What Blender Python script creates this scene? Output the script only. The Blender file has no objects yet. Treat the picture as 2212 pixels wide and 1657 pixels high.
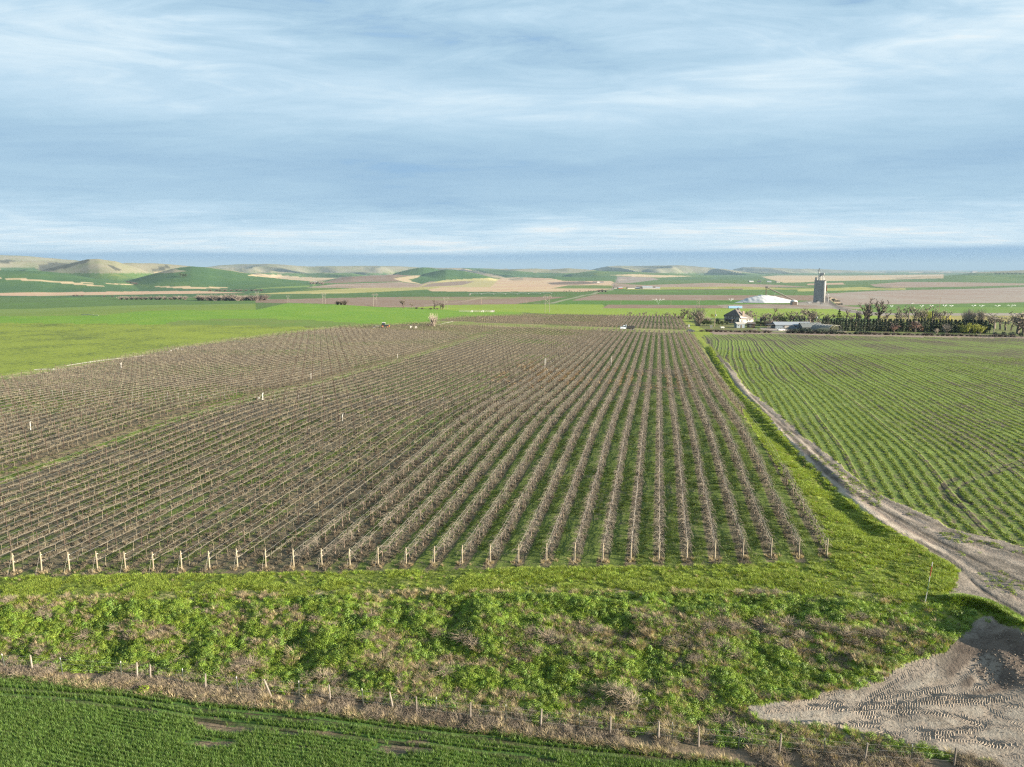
import bpy, math, random
import numpy as np

S = bpy.context.scene
COL = S.collection
random.seed(7)
R_ = math.radians

# ------------------------------------------------------------------ camera, sky, sun, exposure
YAW, PITCH, CAMZ = R_(11.6), R_(9.31), 26.8
FPX = 1533.7                                   # focal length in pixels of a 2212 px wide picture
cam_d = bpy.data.cameras.new("camera")
cam_d.sensor_width = 36.0
cam_d.lens = 36.0 * FPX / 2212.0
cam_d.clip_start, cam_d.clip_end = 0.5, 200000.0
cam = bpy.data.objects.new("camera", cam_d)
COL.objects.link(cam)
cam.location = (0, 0, CAMZ)
cam.rotation_euler = (math.pi / 2 - PITCH, 0, YAW)
S.camera = cam

SUN_AZ, SUN_EL = R_(97.0), R_(13.5)            # azimuth clockwise from +Y
SUN_DIR = (math.sin(SUN_AZ) * math.cos(SUN_EL), math.cos(SUN_AZ) * math.cos(SUN_EL), math.sin(SUN_EL))
sun_d = bpy.data.lights.new("sun", 'SUN')
sun_d.energy, sun_d.angle, sun_d.color = 5.0, R_(0.55), (1.0, 0.86, 0.66)
sun = bpy.data.objects.new("sun", sun_d)
COL.objects.link(sun)
from mathutils import Vector
sun.rotation_euler = Vector(SUN_DIR).to_track_quat('Z', 'Y').to_euler()

S.view_settings.view_transform = 'Standard'
S.view_settings.look = 'None'
S.view_settings.exposure = 2.25
S.view_settings.gamma = 1.0
S.view_settings.use_curve_mapping = False

DENOISE = False
S.render.engine = 'CYCLES'
S.cycles.filter_width = 1.25
S.cycles.max_bounces = 6
S.cycles.diffuse_bounces = 2
S.cycles.glossy_bounces = 2
S.cycles.transmission_bounces = 3
S.cycles.transparent_max_bounces = 8
S.cycles.volume_bounces = 0
S.cycles.use_denoising = DENOISE
S.cycles.caustics_reflective = False
S.cycles.caustics_refractive = False


class NT:
    """small helper to write node trees"""
    def __init__(self, tree):
        self.t, self.n, self.l = tree, tree.nodes, tree.links
        self.n.clear()

    def node(self, kind, ins=None, **props):
        nd = self.n.new(kind)
        for k, v in props.items():
            setattr(nd, k, v)
        for k, v in (ins or {}).items():
            self.put(nd.inputs[k], v)
        return nd

    def put(self, sock, v):
        if hasattr(v, 'outputs'):
            v = v.outputs[0]
        if isinstance(v, bpy.types.NodeSocket):
            self.l.new(v, sock)
        elif isinstance(v, (tuple, list)) and sock.type == 'RGBA' and len(v) == 3:
            sock.default_value = (*v, 1)
        else:
            sock.default_value = v

    def math(self, op, a, b=None, c=None, clamp=False):
        nd = self.n.new('ShaderNodeMath')
        nd.operation, nd.use_clamp = op, clamp
        for i, v in enumerate((a, b, c)):
            if v is not None:
                self.put(nd.inputs[i], v)
        return nd.outputs[0]

    def vmath(self, op, a, b=None, scale=None):
        nd = self.n.new('ShaderNodeVectorMath')
        nd.operation = op
        self.put(nd.inputs[0], a)
        if b is not None:
            self.put(nd.inputs[1], b)
        if scale is not None:
            self.put(nd.inputs['Scale'], scale)
        return nd.outputs[1] if op in ('LENGTH', 'DOT_PRODUCT', 'DISTANCE') else nd.outputs[0]

    def mix(self, fac, a, b, mode='MIX'):
        nd = self.n.new('ShaderNodeMix')
        nd.data_type, nd.blend_type = 'RGBA', mode
        self.put(nd.inputs[0], fac)
        self.put(nd.inputs[6], a)
        self.put(nd.inputs[7], b)
        return nd.outputs[2]

    def ramp(self, fac, stops, interp='LINEAR'):
        nd = self.n.new('ShaderNodeValToRGB')
        cr = nd.color_ramp
        cr.interpolation = interp
        while len(cr.elements) < len(stops):
            cr.elements.new(0.5)
        for e, (p, c) in zip(cr.elements, stops):
            e.position = p
            e.color = (c, c, c, 1) if isinstance(c, (int, float)) else (*c, 1)
        self.put(nd.inputs[0], fac)
        return nd.outputs[0]

    def noise(self, vec, scale=1.0, detail=4.0, rough=0.55, dist=0.0):
        nd = self.n.new('ShaderNodeTexNoise')
        self.put(nd.inputs['Vector'], vec)
        nd.inputs['Scale'].default_value = scale
        nd.inputs['Detail'].default_value = detail
        nd.inputs['Roughness'].default_value = rough
        nd.inputs['Distortion'].default_value = dist
        return nd.outputs[0]

    def sstep(self, x, a, b):
        nd = self.n.new('ShaderNodeMapRange')
        nd.interpolation_type = 'SMOOTHSTEP'
        self.put(nd.inputs[0], x)
        nd.inputs[1].default_value, nd.inputs[2].default_value = a, b
        nd.inputs[3].default_value, nd.inputs[4].default_value = 0.0, 1.0
        return nd.outputs[0]


def s2l(r, g, b):
    f = lambda c: (c / 255 / 12.92) if c / 255 <= 0.04045 else ((c / 255 + 0.055) / 1.055) ** 2.4
    return (f(r), f(g), f(b))


# sky: physical sky behind streaky high cloud with a darker cloud deck towards the horizon
W = bpy.data.worlds.new("World")
S.world = W
W.use_nodes = True
w = NT(W.node_tree)
sky = w.node('ShaderNodeTexSky', sky_type='NISHITA')
sky.sun_disc = False
sky.sun_elevation, sky.sun_rotation = SUN_EL, SUN_AZ
sky.altitude, sky.air_density, sky.dust_density, sky.ozone_density = 300, 1.0, 0.6, 1.5
geo = w.node('ShaderNodeTexCoord')
d = w.vmath('NORMALIZE', geo.outputs['Generated'])
sx = w.node('ShaderNodeSeparateXYZ', {0: d})
el = w.math('MULTIPLY', w.math('ARCSINE', sx.outputs[2]), 180 / math.pi)
zz = w.math('ADD', w.math('MAXIMUM', sx.outputs[2], 0.0), 0.055)
# cloud plane, turned so that streaks lie across the view
ca, sa = math.cos(YAW), math.sin(YAW)
px = w.math('DIVIDE', w.math('ADD', w.math('MULTIPLY', sx.outputs[0], ca), w.math('MULTIPLY', sx.outputs[1], sa)), zz)
py = w.math('DIVIDE', w.math('SUBTRACT', w.math('MULTIPLY', sx.outputs[1], ca), w.math('MULTIPLY', sx.outputs[0], sa)), zz)
def plane(kx, ky, off=0.0):
    return w.node('ShaderNodeCombineXYZ', {0: w.math('MULTIPLY', px, kx), 1: w.math('MULTIPLY', py, ky), 2: off}).outputs[0]
n_big = w.noise(plane(0.30, 0.34, 4.4), 1.0, 4, 0.5, 1.0)
n_str = w.noise(plane(0.42, 0.80, 7.7), 1.0, 6, 0.55, 1.2)
n_fib = w.noise(plane(1.3, 2.4, 1.3), 1.0, 8, 0.66, 1.8)
n_soft = w.noise(plane(0.55, 0.8, 11.0), 1.0, 6, 0.6, 0.9)
K = 1 / 90.0
CL = lambda r, g, b: s2l(r, g, b)
e_j = w.math('DIVIDE', w.math('ADD', el, w.math('MULTIPLY', w.math('SUBTRACT', n_str, 0.5), 3.0)), 90.0, clamp=True)
c_el = w.ramp(e_j, [(0.0, 0.74), (2.6 * K, 0.77), (3.6 * K, 0.62), (5.0 * K, 0.36), (7.6 * K, 0.24), (9.6 * K, 0.40), (12.5 * K, 0.64), (16 * K, 0.68), (20 * K, 0.52), (26 * K, 0.55), (1.0, 0.55)])
amp = w.ramp(w.math('DIVIDE', el, 90.0, clamp=True), [(0.0, 0.8), (3.8 * K, 1.1), (5.5 * K, 0.42), (8.5 * K, 0.5), (11 * K, 0.8), (14 * K, 1.25), (18 * K, 2.3), (1.0, 2.0)])
nn = w.math('ADD', w.math('ADD', w.math('MULTIPLY', n_big, 0.32), w.math('MULTIPLY', n_soft, 0.28)), w.math('ADD', w.math('MULTIPLY', n_str, 0.18), w.math('MULTIPLY', n_fib, 0.22)))
c_all = w.math('ADD', c_el, w.math('MULTIPLY', w.math('SUBTRACT', nn, 0.5), w.math('MULTIPLY', amp, 2.3)), clamp=True)
cloud = w.ramp(c_all, [(0.0, CL(122, 167, 211)), (0.2, CL(152, 185, 211)), (0.4, CL(168, 199, 220)), (0.6, CL(185, 212, 230)), (0.8, CL(209, 228, 239)), (1.0, CL(238, 240, 238))])
# openings to the blue sky between the clouds
cov = w.math('SUBTRACT', 1.0, w.math('MULTIPLY', w.math('MULTIPLY', w.sstep(c_all, 0.30, 0.05), w.sstep(el, 8.0, 16.0)), 0.7))
# far bank of blue cloud along the horizon, its soft upper edge sinking towards the left
lat = w.math('DIVIDE', px, w.math('ADD', w.math('ABSOLUTE', py), 0.001))
edge = w.math('ADD', w.math('ADD', 1.12, w.math('MULTIPLY', lat, 0.25)), w.math('MULTIPLY', w.math('SUBTRACT', w.noise(plane(0.12, 0.05, 5.0), 1.0, 5, 0.55), 0.5), 1.1))
bank = w.sstep(w.math('SUBTRACT', el, edge), 0.30, -0.22)
bank_c = w.ramp(w.math('DIVIDE', el, 2.0, clamp=True), [(0.0, CL(158, 190, 215)), (0.4, CL(145, 180, 210)), (1.0, CL(140, 176, 210))])
bg_sky = w.node('ShaderNodeBackground', {0: sky.outputs[0], 1: 0.05})
bg_cl = w.node('ShaderNodeBackground', {0: w.mix(bank, cloud, bank_c), 1: 0.238})
covb = w.math('MAXIMUM', cov, bank)
mx = w.node('ShaderNodeMixShader', {0: covb, 1: bg_sky.outputs[0], 2: bg_cl.outputs[0]})
out = w.node('ShaderNodeOutputWorld', {0: mx.outputs[0]})


# ------------------------------------------------------------------ object helpers
def tag(o, label=None, cat=None, group=None, kind=None):
    if label: o['label'] = label
    if cat: o['category'] = cat
    if group: o['group'] = group
    if kind: o['kind'] = kind
    return o


def thing(name, label, cat, loc=(0, 0, 0), rz=0.0, group=None, scale=1.0):
    o = bpy.data.objects.new(name, None)
    o.empty_display_size = 0.2
    COL.objects.link(o)
    o.location, o.rotation_euler = loc, (0, 0, rz)
    o.scale = (scale,) * 3 if isinstance(scale, (int, float)) else scale
    return tag(o, label, cat, group)


def np_mesh(name, v, quads=None, tris=None, mats=(), smooth=False, midx=None):
    me = bpy.data.meshes.new(name)
    v = np.asarray(v, np.float32).reshape(-1, 3)
    q = np.zeros((0, 4), np.int32) if quads is None else np.asarray(quads, np.int32).reshape(-1, 4)
    t = np.zeros((0, 3), np.int32) if tris is None else np.asarray(tris, np.int32).reshape(-1, 3)
    me.vertices.add(len(v))
    me.vertices.foreach_set('co', v.ravel())
    me.loops.add(q.size + t.size)
    me.loops.foreach_set('vertex_index', np.concatenate([q.ravel(), t.ravel()]))
    me.polygons.add(len(q) + len(t))
    me.polygons.foreach_set('loop_start', np.concatenate([np.arange(len(q)) * 4, q.size + np.arange(len(t)) * 3]).astype(np.int32))
    me.polygons.foreach_set('loop_total', np.concatenate([np.full(len(q), 4), np.full(len(t), 3)]).astype(np.int32))
    for m in mats:
        me.materials.append(m)
    if midx is not None:
        me.polygons.foreach_set('material_index', np.asarray(midx, np.int32))
    me.polygons.foreach_set('use_smooth', np.full(len(q) + len(t), bool(smooth)))
    me.update(calc_edges=True)
    return me


def link(name, me, parent=None, loc=None):
    o = bpy.data.objects.new(name, me)
    COL.objects.link(o)
    if parent is not None: o.parent = parent
    if loc is not None: o.location = loc
    return o


class MB:
    """collects simple shapes and links them as ONE mesh"""
    def __init__(self):
        self.v, self.q, self.t, self.n = [], [], [], 0

    def add(self, v, q=(), t=()):
        v = np.asarray(v, float).reshape(-1, 3)
        if len(q): self.q.append(np.asarray(q, int).reshape(-1, 4) + self.n)
        if len(t): self.t.append(np.asarray(t, int).reshape(-1, 3) + self.n)
        self.v.append(v)
        self.n += len(v)
        return self

    def box(self, c, s, rz=0.0, rx=0.0, ry=0.0, top=1.0):
        x, y, z = s[0] / 2, s[1] / 2, s[2] / 2
        p = np.array([(-x, -y, -z), (x, -y, -z), (x, y, -z), (-x, y, -z), (-x * top, -y * top, z), (x * top, -y * top, z), (x * top, y * top, z), (-x * top, y * top, z)])
        if rx: p = p @ np.array([[1, 0, 0], [0, math.cos(rx), math.sin(rx)], [0, -math.sin(rx), math.cos(rx)]])
        if ry: p = p @ np.array([[math.cos(ry), 0, -math.sin(ry)], [0, 1, 0], [math.sin(ry), 0, math.cos(ry)]])
        if rz: p = p @ np.array([[math.cos(rz), math.sin(rz), 0], [-math.sin(rz), math.cos(rz), 0], [0, 0, 1]])
        return self.add(p + np.array(c), [(0, 3, 2, 1), (4, 5, 6, 7), (0, 1, 5, 4), (1, 2, 6, 5), (2, 3, 7, 6), (3, 0, 4, 7)])

    def tube(self, pts, rad, n=6, cap=True):
        pts = np.asarray(pts, float)
        k = len(pts)
        rad = np.full(k, rad) if np.isscalar(rad) else np.asarray(rad, float)
        tan = np.gradient(pts, axis=0)
        tan /= np.linalg.norm(tan, axis=1)[:, None] + 1e-9
        ref = np.array([0, 0, 1.0]) if abs(tan[:, 2]).mean() < 0.8 else np.array([1.0, 0, 0])
        a = np.cross(tan, ref)
        a /= np.linalg.norm(a, axis=1)[:, None] + 1e-9
        b = np.cross(tan, a)
        th = np.arange(n) * 2 * math.pi / n
        ring = pts[:, None, :] + rad[:, None, None] * (np.cos(th)[None, :, None] * a[:, None, :] + np.sin(th)[None, :, None] * b[:, None, :])
        i = np.arange(k - 1)[:, None] * n
        j = np.arange(n)[None, :]
        j2 = (j + 1) % n
        q = np.stack([i + j, i + j2, i + n + j2, i + n + j], -1).reshape(-1, 4)
        t = []
        if cap:
            for r in (0, (k - 1) * n):
                for m in range(1, n - 1):
                    t.append((r, r + m, r + m + 1))
        return self.add(ring.reshape(-1, 3), q, t)

    def cyl(self, c, r, h, n=12, r2=None):
        c = np.array(c, float)
        r2 = r if r2 is None else r2
        th = np.arange(n) * 2 * math.pi / n
        lo = np.stack([r * np.cos(th), r * np.sin(th), 0 * th], 1) + c
        hi = np.stack([r2 * np.cos(th), r2 * np.sin(th), 0 * th + h], 1) + c
        j = np.arange(n)
        q = np.stack([j, (j + 1) % n, n + (j + 1) % n, n + j], 1)
        t = [(0, m + 1, m) for m in range(1, n - 1)] + [(n, n + m, n + m + 1) for m in range(1, n - 1)]
        return self.add(np.vstack([lo, hi]), q, t)

    def wheel(self, c, r, wd, axis_rz=0.0, n=14):
        """a disc standing on edge, axle along local x turned by axis_rz"""
        th = np.arange(n) * 2 * math.pi / n
        p = []
        for x, rr in ((-wd / 2, r * 0.9), (-wd / 2 * 0.7, r), (wd / 2 * 0.7, r), (wd / 2, r * 0.9)):
            p.append(np.stack([0 * th + x, rr * np.cos(th), rr * np.sin(th)], 1))
        p = np.vstack(p)
        cz, sz = math.cos(axis_rz), math.sin(axis_rz)
        p = np.stack([p[:, 0] * cz - p[:, 1] * sz, p[:, 0] * sz + p[:, 1] * cz, p[:, 2]], 1) + np.array(c)
        j = np.arange(n)
        q = np.vstack([np.stack([k * n + j, k * n + (j + 1) % n, (k + 1) * n + (j + 1) % n, (k + 1) * n + j], 1) for k in range(3)])
        t = [(0, m, m + 1) for m in range(1, n - 1)] + [(3 * n, 3 * n + m + 1, 3 * n + m) for m in range(1, n - 1)]
        return self.add(p, q, t)

    def mesh(self, name, mat, smooth=False):
        q = np.vstack(self.q) if self.q else None
        t = np.vstack(self.t) if self.t else None
        return np_mesh(name, np.vstack(self.v), q, t, [mat] if not isinstance(mat, (list, tuple)) else mat, smooth)

    def build(self, name, mat, parent=None, smooth=False, loc=None):
        return link(name, self.mesh(name, mat, smooth), parent, loc)


def copy_tree(o, loc=None, rz=None, scale=None, label=None):
    kids = {}
    for x in COPY_SRC.get(o.name, None) or kids_of(o):
        kids[x] = kids_of(x)
    r = o.copy()
    COL.objects.link(r)
    if loc is not None: r.location = loc
    if rz is not None: r.rotation_euler = (0, 0, rz)
    if scale is not None: r.scale = (scale,) * 3 if isinstance(scale, (int, float)) else scale
    if label: r['label'] = label
    for ch, gk in kids.items():
        c = ch.copy()
        COL.objects.link(c)
        c.parent = r
        for g in gk:
            e = g.copy()
            COL.objects.link(e)
            e.parent = c
    return r


COPY_SRC = {}
_KIDS = {}
def kids_of(o):
    """children, remembered after the first look (obj.children walks the whole file)"""
    if o.name not in _KIDS:
        _KIDS[o.name] = list(o.children)
    return _KIDS[o.name]


# ------------------------------------------------------------------ materials
def mat(name, color, rough=0.8, var=0.25, scale=3.0, metal=0.0, color2=None, spec=0.3, rnd=0.0, transl=0.0, bump=0.0, coord='Object'):
    """plain procedural material: two tones broken up by noise, a little variation per object"""
    m = bpy.data.materials.new(name)
    m.use_nodes = True
    t = NT(m.node_tree)
    tc = t.node('ShaderNodeTexCoord')
    n1 = t.noise(tc.outputs[coord], scale, 5, 0.6)
    c2 = color2 if color2 else tuple(c * 0.6 for c in color)
    f = t.sstep(n1, 0.5 - 0.25, 0.5 + 0.25)
    base = t.mix(t.math('MULTIPLY', f, 1.0 if color2 else var * 2, clamp=True), color, c2)
    if rnd:
        oi = t.node('ShaderNodeObjectInfo')
        k = t.math('ADD', 1 - rnd, t.math('MULTIPLY', oi.outputs['Random'], 2 * rnd))
        hs = t.node('ShaderNodeHueSaturation', {'Hue': t.math('ADD', 0.5 - rnd * 0.04, t.math('MULTIPLY', oi.outputs['Random'], rnd * 0.08)), 'Saturation': 1.0, 'Value': k, 'Color': base})
        base = hs.outputs[0]
    bs = t.node('ShaderNodeBsdfPrincipled', {'Base Color': base, 'Roughness': rough, 'Metallic': metal, 'Specular IOR Level': spec})
    if bump:
        b = t.node('ShaderNodeBump', {'Height': t.noise(tc.outputs[coord], scale * 4, 4, 0.6), 'Strength': bump, 'Distance': 0.05})
        t.l.new(b.outputs[0], bs.inputs['Normal'])
    sh = bs.outputs[0]
    if transl:
        tr = t.node('ShaderNodeBsdfTranslucent', {'Color': t.mix(1.0, base, (1.5, 1.5, 0.7), 'MULTIPLY')})
        sh = t.node('ShaderNodeMixShader', {0: transl, 1: sh, 2: tr.outputs[0]}).outputs[0]
    t.node('ShaderNodeOutputMaterial', {0: sh})
    return m
# ------------------------------------------------------------------ terrain as a height function
def _hash(ix, iy, seed):
    h = (ix.astype(np.int64) * 374761393 + iy.astype(np.int64) * 668265263 + seed * 1442695041) & 0xFFFFFFFF
    h = ((h ^ (h >> 13)) * 1274126177) & 0xFFFFFFFF
    return ((h ^ (h >> 16)) & 0xFFFFFF) / float(0xFFFFFF)


def vnoise(x, y, seed=0):
    x, y = np.asarray(x, float), np.asarray(y, float)
    ix, iy = np.floor(x), np.floor(y)
    fx, fy = x - ix, y - iy
    ux, uy = fx * fx * fx * (fx * (fx * 6 - 15) + 10), fy * fy * fy * (fy * (fy * 6 - 15) + 10)
    a, b = _hash(ix, iy, seed), _hash(ix + 1, iy, seed)
    c, d_ = _hash(ix, iy + 1, seed), _hash(ix + 1, iy + 1, seed)
    return (a * (1 - ux) + b * ux) * (1 - uy) + (c * (1 - ux) + d_ * ux) * uy


def fbm(x, y, seed=0, oct=4, gain=0.5):
    s, amp, tot = 0.0, 1.0, 0.0
    for k in range(oct):
        s = s + amp * vnoise(x * 2 ** k + 17.3 * k, y * 2 ** k - 9.1 * k, seed + k)
        tot += amp
        amp *= gain
    return s / tot


def sstep(x, a, b):
    t = np.clip((np.asarray(x, float) - a) / (b - a), 0, 1)
    return t * t * (3 - 2 * t)


CP, SP, CY, SY = math.cos(PITCH), math.sin(PITCH), math.cos(YAW), math.sin(YAW)


def ray(px, py):
    """direction of a picture point: horizontal X, Y and fall per unit of depth"""
    u, v = (np.asarray(px, float) - 1106) / FPX, (np.asarray(py, float) - 828.5) / FPX
    fwd, down = CP - v * SP, SP + v * CP
    return u * CY - fwd * SY, u * SY + fwd * CY, down


def flat(px, py, z=0.0):
    x, y, dn = ray(px, py)
    t = (CAMZ - z) / dn
    return x * t, y * t


def project(x, y, z):
    r, f, dn = x * CY + y * SY, -x * SY + y * CY, CAMZ - z
    depth = f * CP + dn * SP
    dep = np.where(depth > 0.01, depth, 0.01)
    return 1106 + FPX * r / dep, 828.5 + FPX * (dn * CP - f * SP) / dep, depth


# along the vine rows: a shelf, a low crest, then a long fall towards the plain
_ys = np.arange(-3000, 4001, 2.0)
_pz = np.interp(_ys, [-3000, 60, 83, 102, 120, 155, 223, 292, 360, 451, 614, 1300, 4000],
                [0, 0, 0.1, 1.0, 0.75, -1.5, -4.2, -6.4, -8.8, -11.6, -14.5, -34, -60])
_k = np.exp(-0.5 * (np.arange(-25, 26) / 5.0) ** 2)
_pz = np.convolve(np.pad(_pz, 25, mode='edge'), _k / _k.sum(), 'valid')
_lr = np.log(np.array([1, 300, 450, 600, 807, 1300, 2600, 5000, 10000, 20000, 60000, 200000.]))
_lz = CAMZ - np.array([27, 33, 38.2, 41.3, 48.0, 61, 76, 89, 106, 130, 180, 300.])

# bank between the verge above and the wheat below
_tx, _ty = flat(np.array([-900, 0, 350, 700, 1100, 1500, 1800, 1960, 2070, 2150, 2260, 2800]),
                np.array([1316, 1298, 1291, 1285, 1281, 1281, 1288, 1300, 1318, 1345, 1385, 1500]), 0.0)
ZLOW = -2.7
FENCE_PX = [(-260, 1428), (-60, 1441), (71, 1453), (197, 1462), (325, 1470), (444, 1491), (586, 1506), (714, 1518), (850, 1535), (1016, 1557), (1168, 1573), (1318, 1589), (1422, 1600), (1509, 1612), (1684, 1628), (1867, 1646), (2060, 1660), (2240, 1678), (2600, 1714)]
_fx, _fy = flat(np.array([p[0] for p in FENCE_PX]), np.array([p[1] for p in FENCE_PX]), ZLOW)


def ytop(x): return np.interp(x, _tx, _ty)
def yfence(x): return np.interp(x, _fx, _fy)


def _prof(pts, ext=True):
    p = sorted(pts)
    xs, ys = np.array([a for a, b in p], float), np.array([b for a, b in p], float)
    x, y, dn = ray(xs, ys)
    return np.arctan2(x, y), -dn / np.hypot(x, y)


# ridges and hills: (crest line as seen from the air, distance of the crest, front slope, back slope, gully depth, gully width)
LAYERS = [
    ([(-900, 590), (-300, 582), (0, 584), (87, 585.5), (140, 590.5), (200, 600.5), (260, 607), (295, 615), (330, 640)], 3300, 1000, 900, 3, 700),
    ([(240, 640), (262, 612), (300, 600), (340, 589), (375, 580), (412, 575.5), (450, 577.5), (500, 584), (553, 594), (610, 602), (673, 609), (720, 625)], 3700, 1150, 1000, 3, 900),
    ([(60, 600), (82, 586), (120, 576), (190, 560), (212, 559), (250, 564.5), (300, 579), (330, 590), (345, 610)], 5000, 1200, 1200, 30, 420),
    ([(230, 592), (250, 572), (265, 567), (287, 566), (325, 567), (362, 570), (390, 573), (425, 576), (470, 586), (520, 610)], 6000, 1000, 1200, 55, 380),
    ([(-900, 560), (-300, 556), (0, 562), (75, 562), (112, 564), (150, 568), (190, 580), (240, 610)], 6900, 1500, 1200, 60, 420),
    ([(-900, 540), (-300, 546), (0, 550), (50, 552), (100, 555.5), (150, 560.5), (200, 566), (300, 580), (350, 610)], 9500, 2200, 2000, 60, 800),
    ([(380, 610), (442, 577), (475, 573), (520, 570.5), (553, 570.5), (578, 570), (628, 573), (665, 575.5), (728, 574), (778, 574), (853, 575), (903, 577), (978, 579), (1053, 579), (1106, 580.5), (1160, 590)], 11000, 3800, 2500, 120, 620),
    ([(500, 620), (540, 592), (585, 584), (620, 588), (660, 592), (700, 589), (760, 590), (800, 597), (830, 615)], 7600, 1500, 1400, 50, 420),
    ([(828, 606), (853, 590), (885, 582), (903, 578.5), (915, 577.5), (940, 580.5), (965, 587), (1000, 606)], 5900, 900, 800, 6, 600),
    ([(890, 610), (915, 592), (940, 586), (963, 582), (1003, 585.5), (1028, 590.5), (1055, 598), (1090, 612)], 5000, 800, 800, 6, 600),
    ([(640, 615), (700, 606), (760, 598), (850, 594), (900, 596), (960, 604), (1000, 612)], 4700, 900, 1000, 4, 700),
    ([(990, 600), (1050, 585), (1106, 581.5), (1156, 580), (1188, 582), (1226, 579.5), (1280, 583), (1330, 590), (1380, 600)], 8600, 1700, 1500, 40, 700),
    ([(1180, 610), (1235, 591), (1290, 585), (1360, 587), (1430, 589), (1500, 594), (1560, 600), (1620, 612)], 7400, 1500, 1300, 8, 900),
    ([(1200, 600), (1296, 578.5), (1313, 575), (1343, 573), (1368, 574.5), (1406, 574), (1468, 573), (1506, 575.5), (1543, 578.5), (1581, 582), (1640, 592), (1700, 612)], 12500, 4300, 2500, 130, 700),
    ([(1560, 600), (1586, 580), (1606, 577.2), (1629, 576.6), (1663, 578), (1714, 580.5), (1748, 580), (1800, 582.6), (1836, 584.5), (1900, 592)], 16000, 4500, 3000, 70, 900),
    ([(1880, 595), (1928, 587.2), (1976, 585.5), (2073, 586), (2150, 588), (2260, 592)], 19000, 3000, 3000, 30, 900),
    ([(2020, 600), (2110, 588), (2160, 586), (2212, 583.5), (2400, 581), (2900, 585), (3400, 580)], 9000, 2500, 2500, 12, 900),
    ([(1900, 606), (1990, 597), (2080, 594), (2200, 594), (2500, 592), (3000, 600)], 6500, 1500, 2000, 6, 800),
    ([(1060, 612), (1130, 600), (1200, 597), (1290, 601), (1340, 604), (1400, 612)], 5200, 900, 1200, 4, 800),
    ([(1790, 627), (1860, 622), (1925, 619), (1985, 621.5), (2040, 625), (2100, 632)], 3100, 400, 500, 2, 500),
]
LAYERS = [(_prof(p), *rest) for p, *rest in LAYERS]


def in_poly(u, v, poly):
    p = np.asarray(poly, float)
    x1, y1 = p[:, 0], p[:, 1]
    x2, y2 = np.roll(x1, -1), np.roll(y1, -1)
    box = (u >= x1.min()) & (u <= x1.max()) & (v >= y1.min()) & (v <= y1.max())
    res = np.zeros(u.shape, bool)
    if not box.any():
        return res
    uu, vv = u[box], v[box]
    c = np.zeros(uu.shape, bool)
    for a, b, e, f in zip(x1, y1, x2, y2):
        if b == f:
            continue
        hit = ((b > vv) != (f > vv)) & (uu < (e - a) * (vv - b) / (f - b) + a)
        c ^= hit
    res[box] = c
    return res


PAD = [(1610, 1530), (1659, 1516), (1754, 1511), (1779, 1494), (1848, 1486), (1912, 1467), (1934, 1440), (1962, 1428), (2003, 1417), (2038, 1409), (2051, 1396), (2079, 1368), (2092, 1349), (2107, 1336), (2126, 1327), (2152, 1330),
       (2180, 1352), (2196, 1358), (2212, 1361), (2500, 1440), (2900, 1500), (2900, 1800), (2300, 1720), (2164, 1657), (2145, 1639), (2032, 1622), (1953, 1601), (1880, 1586), (1817, 1567), (1779, 1563), (1700, 1562), (1640, 1556)]
def _padz(v): return np.interp(v, [1330, 1400, 1520], [0.0, -1.4, -2.5])
PADW = [tuple(float(c) for c in flat(a, b, float(_padz(b)))) for a, b in PAD]

EXTRA = []                                       # swales and banks: (line on the ground, height, width)
def seg_dist(x, y, pts):
    best = np.full(np.shape(x), 1e9)
    for (ax, ay), (bx, by) in zip(pts[:-1], pts[1:]):
        dx, dy = bx - ax, by - ay
        t = np.clip(((x - ax) * dx + (y - ay) * dy) / (dx * dx + dy * dy + 1e-9), 0, 1)
        best = np.minimum(best, np.hypot(x - ax - t * dx, y - ay - t * dy))
    return best


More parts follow.
